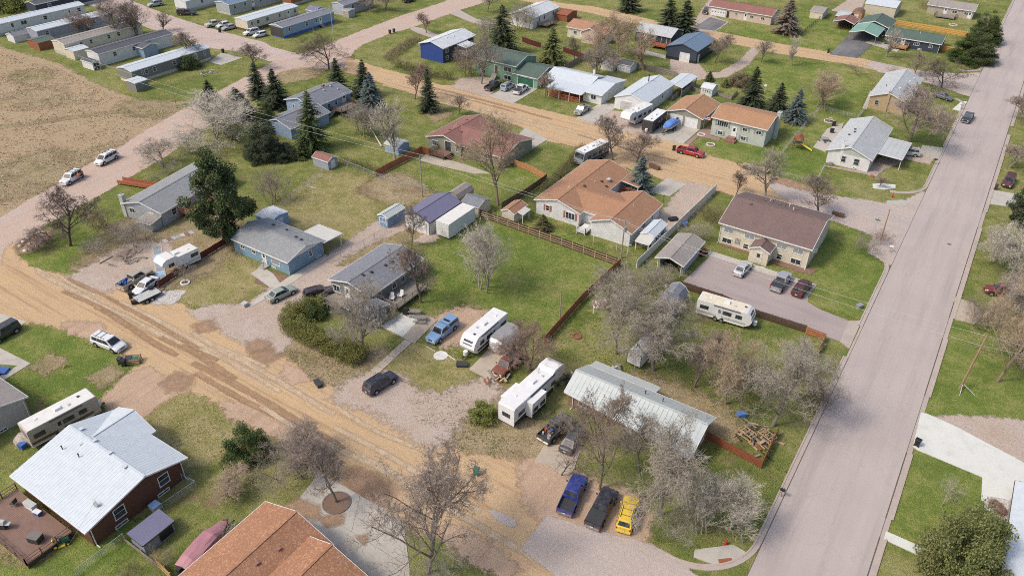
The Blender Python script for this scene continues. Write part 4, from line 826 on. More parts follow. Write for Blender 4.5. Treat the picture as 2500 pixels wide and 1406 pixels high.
# --- apartment block
o, e = bld('apartment_house', 'two-storey cream apartment house with a brown shingle roof and gabled entry', 'house', (-33.0,116.9,-17.2,130.7))
gable(o, e, 4.05, 2.15, 'x', 'sd_cream', 'sh_brown', oh=.5, rk=.35, found='concrete_dark')
for f in (.10,.34,.70,.88): win(o, 'S', f, 2.35, 1.75, .95, 'sl', pane='glass_blind')
for f, w in ((.10,1.75),(.32,1.0),(.70,1.0),(.88,1.75)): win(o, 'S', f, .35, w, 1.0, 'dh' if w < 1.2 else 'sl')
for f, z in ((.2,2.5),(.55,2.5),(.3,.5),(.75,.5)): win(o, 'E', f, z, 1.0, 1.0, 'dh')
for f, z in ((.12,2.6),(.32,1.3)): b = MB(); fbox(b, o, 'E', f, .65, 0, .45, z, z+.6); b.build('air_conditioner', 'white', o)
b = MB()
for k in range(4): fbox(b, o, 'S', .215, .14, 0, .12, .9, 1.9, None, -.35+k*.24)
b.build('meter_bank', 'galv', o); spout(o, 'S', .995, 3.8); spout(o, 'S', .005, 3.8)
vents(o, [(-3.4,3.0),(-.8,3.1),(2.2,2.7),(-4.7,-1.0)], 'sh_brown'); vents(o, [(-1.9,2.8),(.4,2.2)], 'brown', 'pipe'); vents(o, [(-2.6,4.0),(.8,3.6),(2.0,1.2)], 'trim', 'pipe')
en = sub(o, (-26.6,114.3,-23.0,117.6)); gable(o, en, 2.6, .75, 'y', 'sd_cream', 'sh_brown', main=False, oh=.25, rk=.2)
we = (en[0]+.25, en[1]+.2, en[2]-.25, en[3]); d = door(o, 'S', .5, .1, 1.0, 2.0, 'cream', 'trim', wr=we)
for k in range(2): b = MB(); b.box(en[0]+.35-.8+k*3.1, en[1]-.6, 0, en[0]+1.1-.8+k*3.1, en[1]-.5, .16); b.build('edging', 'white', o)
o, e = bld('carport', 'three-sided carport with a taupe shingle roof beside the parking lot', 'carport', (-38.2,103.0,-33.3,112.3))
gable(o, e, 2.4, .78, 'y', None, 'sh_taupe', 'white'); WR[o.name] = (e[0]+.4, e[1]+.3, e[2]-.4, e[3]-.3)
b = MB(); b.box(e[0]+.4,e[1]+1.2,0,e[0]+.5,e[3]-.3,2.3); b.box(e[0]+.4,e[3]-.4,0,e[2]-.4,e[3]-.3,2.4); b.box(e[2]-.5,e[1]+1.2,0,e[2]-.4,e[3]-.3,2.3); b.build('wall', 'sd_lightgrey', o)
for x in (e[0]+.45, e[2]-.45): b = MB(); b.box(x-.06,e[1]+.3,0,x+.06,e[1]+.42,2.4); b.build('post', 'white', o)

# --- pale metal-roofed brick house, lower right
o, e = bld('ranch_house', 'long brick house with a pale standing-seam metal roof behind bare trees', 'house', (-34.2,66.6,-16.4,72.9))
gable(o, e, 2.6, 1.55, 'x', 'brick', 'metal_pale', rp=.46, ribs=.6, dy=1.75, oh=.5, rk=.4, found='concrete_dark')
lean(o, sub(o, (-33.9,72.2,-24.5,74.6)), 2.2, 2.75, 'N', 'metal_pale', wall='brick')
for f, w in ((.12,1.2),(.38,1.6),(.62,1.0),(.9,1.4)): win(o, 'S', f, .9, w, 1.1, 'sl')
door(o, 'S', .5, .1); win(o, 'E', .5, 1.0, 1.0, 1.0); vents(o, [(8.0,1.6),(-.2,-1.2)], 'galv', 'pipe'); vents(o, [(2.6,1.1),(.2,1.2)], 'charcoal', 'pipe'); spout(o, 'S', .04, 2.2)

# --- houses along the second dirt street
o, e = bld('ranch_house', 'olive tan house with maroon shingle roof and small brown deck', 'house', (-98.1,119.4,-88.8,133.0))
gable(o, e, 2.65, 1.4, 'y', 'sd_olive', 'sh_maroon', found='concrete_dark'); gable(o, sub(o, (-94.5,119.9,-78.8,131.6)), 2.6, 1.5, 'x', 'sd_olive', 'sh_maroon', main=False)
win(o, 'S', .22, 1.0, 1.6, 1.2, 'grid'); door(o, 'S', .62, .75, 1.5, 2.0, 'glass'); win(o, 'S', .88, 1.1, .7, 1.0); ws = sub(o, (-94.5,120.3,-79.1,131.2)); win(o, 'S', .75, 1.2, .9, .9, 'sl', wr=ws)
vents(o, [(-1.2,3.2),(1.5,-2.6),(-.9,-3.4)], 'sh_maroon'); deck(o, sub(o, (-94.9,116.4,-91.2,119.5)), .75, 'deck_brown', 'brown', 'SW', ('E',.5,1.4,1.2))
o, e = bld('ranch_house', 'pale blue house with grey shingles and a raised wooden deck among spruces', 'house', (-136.2,115.8,-127.0,128.6))
gable(o, e, 3.4, 1.35, 'y', 'sd_skyblue', 'sh_slate', found='concrete_dark'); win(o, 'S', .28, 1.7, .8, 1.1); win(o, 'E', .6, 1.7, .9, 1.1); door(o, 'E', .82, 1.4, 1.2); win(o, 'E', .4, 1.7, .9, 1.1)
chimney(o, -.7, 2.4, .6, .6, 5.0, 'brick_red'); vents(o, [(.5,3.6),(.9,1.0),(2.2,4.2)], 'lightgrey')
gw = [(-131.58,106.73),(-123.73,105.92),(-132.07,110.99)]; ge = (min(p[0] for p in gw)-o.location.x, min(p[1] for p in gw)-o.location.y, max(p[0] for p in gw)-o.location.x, -11.9+12-6)
gable(o, (ge[0], ge[1], ge[2], e[1]+2.0), 2.6, 1.3, 'y', 'sd_skyblue', 'sh_slate', main=False); win(o, 'S', .3, 1.0, .9, 1.0, wr=(ge[0]+.4, ge[1]+.3, ge[2]-.4, e[1]+2))
deck(o, (e[2]-.3, e[1]+5.4, e[2]+3.4, e[1]+11.0), 1.5, 'greywood', 'brown', 'SEN', ('S',.3,1.2,2.4))
o, e = bld('split_level_house', 'royal blue split-level house with a white roof and dark front', 'house', (-136.4,164.9,-127.9,180.0))
gable(o, e, 4.1, 1.2, 'y', 'sd_royal', 'sh_white', found='concrete_dark'); b = MB(); x = WR[o.name]; b.box(x[2]-.01,x[1]+.05,.1,x[2]+.03,x[3]-.05,3.9); b.build('front_wall', 'sd_navy', o)
for z in (.5,2.5):
    for f in (.12,.72): win(o, 'E', f, z, 1.2, 1.15, wr=(x[0],x[1],x[2]+.03,x[3]))
lean(o, (e[2]-.4, e[1]+6.0, e[2]+3.2, e[1]+10.5), 3.4, 3.8, 'E', 'sh_white', posts=2); deck(o, (e[2]-.3, e[1]+6.2, e[2]+2.9, e[1]+10.3), 1.4, 'greywood', 'white', 'SE', ('E',.5,1.2,2.0)); vents(o, [(1.0,-1.8),(1.4,1.0)], 'trim')
o, e = bld('split_level_house', 'mint green split-level house with dark green roof and attached garage', 'house', (-117.0,163.6,-104.0,174.2))
gable(o, e, 4.3, 1.45, 'x', 'sd_green', 'sh_green', found='concrete_dark'); gg = sub(o, (-104.6,162.7,-97.0,173.4)); gable(o, gg, 2.8, 1.5, 'x', 'sd_green', 'sh_green', main=False)
for f, z, w, h in ((.2,2.5,1.2,1.1),(.80,2.3,2.4,1.3),(.2,.5,1.2,1.0),(.8,.2,2.2,1.2)): win(o, 'S', f, z, w, h, 'sl')
door(o, 'S', .52, 1.2, 1.0, 2.1, 'brown'); b = MB()
for i in range(5): b.box(-.5,e[1]-.1-1.6+i*.3,0,.9,e[1]+.35-1.6+i*.3+.0,.24*(i+1))
b.build('stoop', 'concrete_dark', o); gdoor(o, 'S', .5, 4.6, 2.2, 'green', wr=(gg[0]+.4, gg[1]+.4, gg[2]-.3, gg[3]-.4)); vents(o, [(3.0,2.0)], 'sh_green')
o, e = bld('ranch_house', 'white house with pale metal roof and a long red-railed front porch', 'house', (-96.4,164.8,-83.8,174.2))
gable(o, e, 2.8, 1.35, 'x', 'sd_white', 'metal_white', found='concrete_dark', oh=.5); ew = sub(o, (-84.4,162.4,-78.9,175.6)); gable(o, ew, 2.55, 1.05, 'x', 'sd_white', 'metal_white', main=False, oh=.4)
lean(o, sub(o, (-93.0,160.4,-83.4,165.6)), 2.35, 2.95, 'S', 'metal_white', posts=4); win(o, 'S', .12, 1.1, 1.2, 1.0, 'sl'); win(o, 'S', .5, 1.0, 1.6, 1.1, 'grid'); door(o, 'S', .7, .3)
win(o, 'S', .55, .95, 1.5, 1.1, 'sl', wr=(ew[0], ew[1]+.4, ew[2], ew[3])); deck(o, sub(o, (-92.8,160.6,-84.4,165.2)), .35, 'redwood', 'redwood', 'SW'); chimney(o, 4.8, .6, .45, .45, 5.2, 'white'); vents(o, [(-1.5,1.6)], 'galv', 'pipe')
o, e = bld('garage', 'large white workshop garage with pale ribbed roof and black stovepipe', 'garage', (-75.9,162.8,-67.6,179.0))
gable(o, e, 2.9, 1.45, 'y', 'panel_white', 'metal_white', ribs=.5, oh=.15, rk=.15); gdoor(o, 'S', .36, 2.6, 2.2, 'lightgrey'); door(o, 'S', .78, .05); win(o, 'E', .6, 1.3, .8, 1.0)
b = MB(); b.cyl(-.4,2.5,4.2,5.9,.13,n=8); b.cyl(-.4,2.5,5.9,6.0,.2,n=8); b.build('stovepipe', 'charcoal', o)
o, e = bld('carport', 'long low lean-to carport with a pale roof behind the workshop garage', 'carport', (-69.8,178.8,-65.4,188.5)); gable(o, e, 2.5, .35, 'y', None, 'metal_white', posts=4, oh=.15, rk=.15)
b = MB(); b.box(e[2]-.25,e[1]+.3,0,e[2]-.17,e[3]-.3,1.5); b.build('side_boards', 'greywood', o)
o, e = bld('garage', 'sage green two-door garage with tan shingle roof behind the covered boat', 'garage', (-62.4,162.0,-53.5,173.5)); gable(o, e, 2.65, 1.45, 'y', 'sd_olive', 'sh_tan'); gdoor(o, 'S', .28, 2.8); gdoor(o, 'S', .72, 2.8)
o, e = bld('split_level_house', 'sage split-level house with tan shingle roof and a bow window', 'house', (-51.3,160.7,-38.7,171.4)); gable(o, e, 4.2, 1.35, 'x', 'sd_sage', 'sh_tan', found='concrete_dark')
win(o, 'S', .2, 2.45, 2.5, 1.3, 'grid', shut='grey'); win(o, 'S', .62, 2.6, 1.2, .85, 'sl', shut='grey'); win(o, 'S', .87, 2.6, 1.2, .85, 'sl', shut='grey'); win(o, 'S', .18, .5, 1.2, .95, 'sl', shut='grey'); win(o, 'S', .62, .5, 1.2, .95, 'sl', shut='grey'); door(o, 'S', .43, .9, 1.0, 2.1)
b = MB(); b.box(-2.2,e[1]-1.6,0,.2,e[1]+.4,.5); b.box(-1.8,e[1]-.9,.5,-.2,e[1]+.4,.9); b.build('stoop', 'brick_red', o); chimney(o, e[2]+.15, 1.5, .75, 1.1, 5.9, 'sd_sage'); win(o, 'E', .3, 2.6, .8, .9)

# --- houses along the avenue
o, e = bld('ranch_house', 'white house with pale grey gable roof and side carport on the avenue corner', 'house', (-26.2,161.0,-17.1,181.2)); gable(o, e, 2.85, 1.7, 'y', 'sd_white', 'sh_pale', gwall='sd_sage', found='white')
for f in (.38,.70): win(o, 'S', f, .95, 1.1, 1.35, 'dh', 'lightgrey')
win(o, 'S', .70, .1, .8, .35, 'sl'); lean(o, sub(o, (-17.4,165.6,-12.2,175.8)), 2.55, 2.75, 'E', 'sh_pale', posts=2); chimney(o, -1.6, e[1]+.5, .6, .5, 5.0, 'white'); vents(o, [(-2.2,-1.8),(-1.5,-.2),(-1.8,1.6)], 'charcoal'); vents(o, [(1.0,-2.2)], 'galv', 'pipe')
o, e = bld('ranch_house', 'tan brick house with a pale grey roof behind a sprawling bare tree', 'house', (-26.1,198.4,-17.3,219.0)); gable(o, e, 3.0, 1.65, 'y', 'brick_tan', 'sh_pale', found='brick'); win(o, 'S', .22, 1.1, .9, 1.2, 'dh', 'lightgrey'); chimney(o, .05, e[1]+.2, .5, .4, 4.8, 'brick_tan')
for y in (-6,-2,2,6): win(o, 'E', (y+10)/20, 1.2, 1.2, 1.0, 'sl')
vents(o, [(2.6,7.0),(2.2,3.5),(1.2,-4.4)], 'white'); vents(o, [(-1.9,-4.0)], 'charcoal', 'pipe')
o, e = bld('ranch_house', 'dark navy house with green shingle roof and small wooden stoop', 'house', (-33.6,254.6,-18.2,264.8)); gable(o, e, 2.7, 1.35, 'x', 'sd_navy', 'sh_green', found='concrete_dark')
win(o, 'S', .14, .95, 2.4, 1.15, 'grid'); door(o, 'S', .33, .6); win(o, 'S', .58, 1.2, 1.5, .9, 'grid'); win(o, 'S', .84, 1.2, 1.0, .85, 'sl'); win(o, 'S', .66, .1, 1.0, .4, 'sl'); spout(o, 'S', .99, 2.4); vents(o, [(.5,.3)], 'charcoal'); vents(o, [(1.0,-1.2)], 'trim', 'pipe')
deck(o, sub(o, (-31.4,251.6,-26.6,255.0)), .7, 'cedar', 'cedar', 'SE', ('W',.5,1.2,1.0))
gable(o, sub(o, (-43.2,262.6,-33.8,273.5)), 2.7, 1.5, 'y', 'sd_navy', 'sh_green', main=False)
o, e = bld('carport', 'open carport with a bright green metal roof over the black driveway', 'carport', (-43.3,252.2,-35.2,262.4)); gable(o, e, 2.6, 1.1, 'y', None, 'metal_green', posts=3, ribs=.5)
o, e = bld('carport', 'small open shelter with a brown gable roof stacked with firewood', 'carport', (-50.3,261.8,-43.9,268.6)); gable(o, e, 2.5, 1.0, 'y', None, 'sh_maroon', posts=3)
b = MB()
for i in range(40): z = .12+.24*(i//10); b.bar((e[0]+.9+.5*(i % 10), 1.0, z), (e[0]+.9+.5*(i % 10), 2.2, z), .13, n=6)
b.build('log', 'brown', o, kind='stuff'); b = MB(); b.box(e[0]+.4,e[3]-.5,0,e[2]-.4,e[3]-.4,2.3); b.build('back_wall', 'wood_dark', o)
o, e = bld('ranch_house', 'grey house with grey roof and rear deck near the top right corner', 'house', (-29.4,299.8,-15.0,309.2)); gable(o, e, 2.8, 1.3, 'x', 'sd_tan', 'sh_taupe', found='concrete_dark')
door(o, 'S', .4, .5); win(o, 'S', .6, 1.2, 1.5, .9, 'sl'); win(o, 'S', .85, 1.2, 1.2, .9, 'sl'); door(o, 'S', .93, .2); deck(o, sub(o, (-26,295.8,-20,299.8)), .6, 'greywood', 'greywood', 'SEW')
o, e = bld('steel_building', 'pale cream steel storage building with a white ribbed roof', 'building', (-46.6,286.8,-36.7,297.0)); gable(o, e, 3.3, 1.0, 'x', 'panel_cream', 'metal_white', oh=.12, rk=.12, ribs=.5)
o, e = bld('ranch_house', 'long pale pink house with maroon roof and white garage door', 'house', (-88.2,253.9,-67.0,262.6)); gable(o, e, 2.9, 1.35, 'x', 'sd_pink', 'sh_maroon', found='concrete'); gdoor(o, 'S', .16, 4.6, 2.1, lites=True); door(o, 'S', .32, .1, .9, 2.05, 'black'); door(o, 'S', .6, .3)
win(o, 'S', .45, 1.4, .8, .6, 'pic'); win(o, 'S', .70, 1.2, 1.2, .9, 'sl'); win(o, 'S', .87, 1.2, 1.2, .9, 'sl')
o, e = bld('workshop', 'dark navy metal workshop with slate blue roof and white roll door', 'garage', (-81.2,204.6,-72.0,218.6)); gable(o, e, 3.4, 1.4, 'y', 'panel_navy', 'metal_slate', 'trim_dark', oh=.2, rk=.2, ribs=.5); gdoor(o, 'S', .62, 2.7, 2.3)
b = MB(); x = WR[o.name]; b.box(x[0]-.02,x[1]-.02,0,x[2]+.02,x[3]+.02,.8); b.build('wainscot', 'black', o); door(o, 'E', .12, .05, lite=False)
o, e = bld('ranch_house', 'dark navy house with a pale grey roof beside two tall spruces', 'house', (-95.3,213.7,-83.5,222.4)); gable(o, e, 3.1, 1.5, 'x', 'sd_navy', 'sh_pale', found='concrete_dark')
for f, w in ((.1,1.0),(.55,1.0)): win(o, 'S', f, 1.5, w, 1.0, 'sl')
door(o, 'S', .3, 1.0); door(o, 'S', .82, 1.0, 1.6, 2.0, 'glass'); deck(o, sub(o, (-88.5,210.6,-83.6,213.9)), 1.0, 'redwood', 'redwood', 'SEW'); spout(o, 'S', .99, 2.9)
o, e = bld('ranch_house', 'salmon-roofed pale house with a front gable behind a tangle of bare willows', 'house', (-113.5,205.7,-100.0,214.6)); gable(o, e, 3.0, 1.4, 'x', 'sd_cream', 'sh_pinkbrown'); gable(o, sub(o, (-107.5,203.4,-101.4,211)), 3.2, 1.4, 'y', 'sd_pink', 'sh_pinkbrown', main=False); win(o, 'S', .2, 1.2, 1.2, 1.0, 'sl'); door(o, 'S', .38, .3)
o, e = bld('ranch_house', 'white gabled house near the top edge beside an orange-red shed', 'house', (-134.0,206.2,-125.2,222.0)); gable(o, e, 3.4, 1.4, 'y', 'sd_white', 'sh_white', found='concrete_dark')
for f in (.3,.7): win(o, 'S', f, 1.5, 1.0, 1.1)
for f in (.25,.45,.8): win(o, 'E', f, 1.5, 1.0, 1.2)
deck(o, (e[2]-.3, e[1]+3, e[2]+3.0, e[1]+9), .9, 'greywood', 'brown', 'SE')
o = shed('orange-red wooden shed beside the white gabled house at the top', [(-125.01,220.59),(-120.73,219.08),(-122.99,225.67)], 2.2, .6, 'x', 'wood_red', 'rust', 'redwood')
o, e = bld('ranch_house', 'house with a white eave at the lower right edge', 'house', (15.2,44,27.5,81.6)); gable(o, e, 3.0, 1.6, 'y', 'sd_beige', 'metal_white', trim='brown', ribs=.5); win(o, 'W', .3, 1.0, 1.4, 1.2)
o, e = bld('ranch_house', 'house hidden by bare trees along the right edge of the avenue', 'house', (20,128,32,142)); gable(o, e, 2.9, 1.5, 'y', 'sd_lightgrey', 'sh_grey'); win(o, 'W', .5, 1.0, 1.4, 1.2)

# --- small sheds further off
shed('white playhouse shed with four windows inside a low board fence', [(-62.36,183.89),(-59.25,183.29),(-59.44,187.41)], 2.0, .6, 'x', 'sd_white', 'sh_white', 'white')
for f in (.2,.4,.6,.8): win(bpy.data.objects['shed.011'] if 'shed.011' in bpy.data.objects and 'playhouse' in bpy.data.objects['shed.011']['label'] else [q for q in bpy.data.objects if q.name.startswith('shed') and 'playhouse' in q.get('label','')][0], 'S', f, .9, .4, .7, 'pic')
shed('long white shed with brown roof, left of a pair in the back yard', [(-91.76,187.08),(-87.73,185.87),(-88.96,191.21)], 2.0, .5, 'x', 'sd_white', 'sh_taupe', 'white', [('S',.7,1.4,1.7)])
shed('white shed with crossed double doors, right of a pair in the back yard', [(-87.45,187.71),(-83.43,187.34),(-84.30,191.63)], 2.0, .5, 'x', 'sd_white', 'sh_dark', 'white', [('S',.5,1.6,1.7)])
shed('small cream shed with a grey roof alone on the far lawn', [(-59.79,270.60),(-55.55,271.32),(-56.75,278.41)], 2.2, .8, 'x', 'sd_cream', 'sh_taupe', 'cream')
shed('tan barn-shaped shed beside the cream steel building', [(-48.51,278.33),(-44.96,277.34),(-45.23,281.98)], 2.0, .9, 'y', 'cedar', 'sh_brown', 'cedar', [('S',.5,1.6,1.7)], gam=True)
shed('low grey shed with pale roof behind the firewood shelter', [(-51.77,270.86),(-49.15,271.62),(-47.86,278.53)], 2.0, .5, 'x', 'sd_navy', 'sh_pale', 'white')

# --- trailer park
def trailer(label, e, wall, roof, h=3.3, rise=.55, skirt='lightgrey', wins=(), doors=(), trim='trim', ribs=None, group=None):
    o, x = bld('mobile_home', label, 'mobile home', e); gable(o, x, h, rise, 'y', wall, roof, trim, z0=.75, oh=.15, rk=.12, ribs=ribs)
    w = WR[o.name]; b = MB(); b.box(w[0]+.05, w[1]+.05, -.02, w[2]-.05, w[3]-.05, .77); b.build('skirting', skirt, o)
    for f, ww in wins: win(o, 'E', f, 1.6, ww, 1.15, 'dh' if ww < 1.3 else 'sl')
    for f in doors:
        door(o, 'E', f, .8, .9, 2.0); s = MB(); yy = w[1]+(w[3]-w[1])*f
        for k in range(3): s.box(w[2]+.1, yy-.6, 0, w[2]+1.4-.35*k, yy+.6, .25*(k+1))
        s.build('steps', 'greywood', o)
    return o
trailer('long white mobile home with black shuttered windows in the top left corner', (-250.6,108.5,-245.4,137.0), 'sd_white', 'metal_white', wins=((.2,.9),(.32,1.8),(.55,1.2),(.93,1.2)), doors=(.82,), ribs=.6)
trailer('lavender grey mobile home with a white roof and a patio awning', (-235.8,113.0,-230.5,136.0), 'sd_periwinkle', 'metal_white', wins=((.12,1.1),(.55,1.0),(.75,1.0)), doors=(.66,))
trailer('cream mobile home with taupe shingle roof and black window shutters', (-219.5,110.6,-213.6,134.4), 'sd_cream', 'sh_taupe', wins=((.2,.9),(.32,.9),(.55,1.0),(.68,1.1)), doors=(.9,))
o = trailer('white mobile home with a dark roof and a small blue entry addition', (-204.4,110.9,-198.9,133.8), 'sd_white', 'sh_dark', skirt='white', wins=((.2,1.1),(.45,.9)))
gable(o, sub(o, (-199.6,121.5,-195.6,126.6)), 2.7, .7, 'x', 'sd_skyblue', 'sh_dark', main=False)
trailer('grey mobile home with a white roof nearest the dry field corner', (-186.2,107.6,-180.4,131.4), 'sd_grey', 'metal_white', skirt='cream', wins=((.12,.5),(.17,1.0),(.27,1.0),(.52,1.0),(.70,1.0),(.92,.5)), doors=(.8,))
trailer('cream mobile home with rounded white roof and brown skirting', (-197.4,154.0,-191.8,174.5), 'sd_cream', 'metal_white', skirt='brown', rise=.4, wins=((.08,.8),(.2,1.2),(.38,1.2),(.62,.8),(.93,1.0)), doors=(.8,))
o = trailer('blue mobile home with slate roof and dark screened porch end', (-184.1,155.4,-178.6,176.6), 'sd_skyblue', 'sh_slate', skirt='blue', wins=((.12,.9),(.45,1.1),(.64,1.0)), doors=(.72,))
b = MB(); x = WR[o.name]; b.box(x[0]+.02, x[1]-.05, .4, x[2]-.02, x[1]+.02, 3.0); b.build('porch_screen', 'wood_dark', o)
trailer('grey-sided mobile home with blue porch roof near the top edge', (-216.6,162.8,-210.0,184), 'sd_lightgrey', 'metal_slate', wins=((.1,1.0),(.3,1.0),(.6,1.2)), doors=(.45,))
trailer('white mobile home cut by the top edge above the black pickup', (-229.8,157.4,-223.8,178), 'sd_white', 'metal_white', wins=((.3,1.0),(.6,1.0)))
trailer('pale grey mobile home behind bare shrubs at the top edge', [(-186.27,184.44),(-181.19,183.33),(-182.41,197.51)], 'sd_greyblue', 'sh_slate', wins=((.3,1.1),))
trailer('dark charcoal mobile home at the far left of the top edge', (-262.5,128,-257,150), 'sd_navy', 'sh_dark', wins=((.2,1.1),(.6,1.1)))
trailer('brick red mobile home at the top edge behind the cream one', (-207.5,182,-203,196), 'wood_red', 'sh_maroon', wins=((.3,1.0),))
shed('lavender roofed small shed at the end of the white mobile home', [(-239.66,109.83),(-235.69,108.88),(-239.55,114.84)], 1.9, .7, 'y', 'sd_white', 'sh_slate', 'white')
shed('rust brown shed with dark green roof in the trailer park', [(-229.18,109.56),(-223.66,108.99),(-225.53,114.09)], 2.2, .4, 'y', 'wood_red', 'sh_green', 'redwood')
shed('tan shed with a white roof beside the cream mobile home', [(-213.25,110.38),(-208.98,110.03),(-210.54,114.54)], 2.3, .4, 'y', 'sd_cream', 'metal_white', 'cream')
shed('small white shed with dark double doors and slate roof', [(-202.43,108.42),(-197.56,107.91),(-198.43,110.09)], 2.0, .6, 'x', 'sd_white', 'sh_dark', 'white', [('E',.5,1.6,1.7)], dm='charcoal')
shed('small grey box shed with a white flat roof at the lawn corner', [(-179.09,105.39),(-175.18,104.66),(-177.15,108.22)], 2.3, .15, 'y', 'sd_grey', 'metal_white', 'white')
shed('lavender barn shed with mauve roof behind the blue mobile home', [(-189.70,175.37),(-186.12,175.67),(-187.46,180.60)], 2.4, .9, 'x', 'sd_skyblue', 'metal_purple', 'white')
shed('small grey shed with a tan door near the top street', [(-180.99,182.76),(-178.36,182.34),(-178.88,185.51)], 2.2, .2, 'x', 'sd_lightgrey', 'sh_taupe', 'white', [('S',.5,1.0,1.7)], dm='tanwood')
# ---------------------------------------------------------------- vehicles: x forward, y left, built once per kind and copied part by part
KIND = {}
def loft(st):
    """body shell from stations (x, half width, z low, z top, shoulder)"""
    m = MB(); k = None
    for x, w, zb, zt, sh in st:
        hp = [(0,zb),(w*.86,zb),(w*.97,zb+.10),(w,zb+(zt-zb)*.45),(w*.985,zt-.12),(w*sh,zt-.02),(w*sh*.6,zt+.012),(0,zt+.02)]
        ring = hp+[(-a, b) for a, b in hp[-2:0:-1]]; k = len(ring); m.v += [(x, a, b) for a, b in ring]
    n = len(st)
    for i in range(n-1):
        for j in range(k): m.f.append((i*k+j, i*k+(j+1) % k, (i+1)*k+(j+1) % k, (i+1)*k+j))
    m.f.append(tuple(range(k))); m.f.append(tuple((n-1)*k+j for j in range(k-1, -1, -1))); return m
def cabin(a, b, c, d, zb, zt, wb, wt):
    m = MB(); B = [(a,-wb,zb),(a,wb,zb),(d,wb,zb),(d,-wb,zb)]; k = .12; T = [(b,-wt,zt-.04),(b,wt,zt-.04),(c,wt,zt-.04),(c,-wt,zt-.04)]
    m.hexa(B, T); m.hexa(T, [(b-k,-wt+k,zt),(b-k,wt-k,zt),(c+k,wt-k,zt),(c+k,-wt+k,zt)]); return m
def quadpane(p, t=.02):
    p = [Vector(q) for q in p]; n = (p[1]-p[0]).cross(p[3]-p[0]).normalized(); m = MB(); m.hexa([q-n*t for q in p], [q+n*t*.6 for q in p]); return m
def lerp(a, b, t): return tuple(x+(y-x)*t for x, y in zip(a, b))
def face_pane(bl, br, tr, tl, mu, mv0, mv1):
    def q(u, v): return lerp(lerp(bl, br, u), lerp(tl, tr, u), v)
    return quadpane([q(mu,mv0), q(1-mu,mv0), q(1-mu,mv1), q(mu,mv1)])
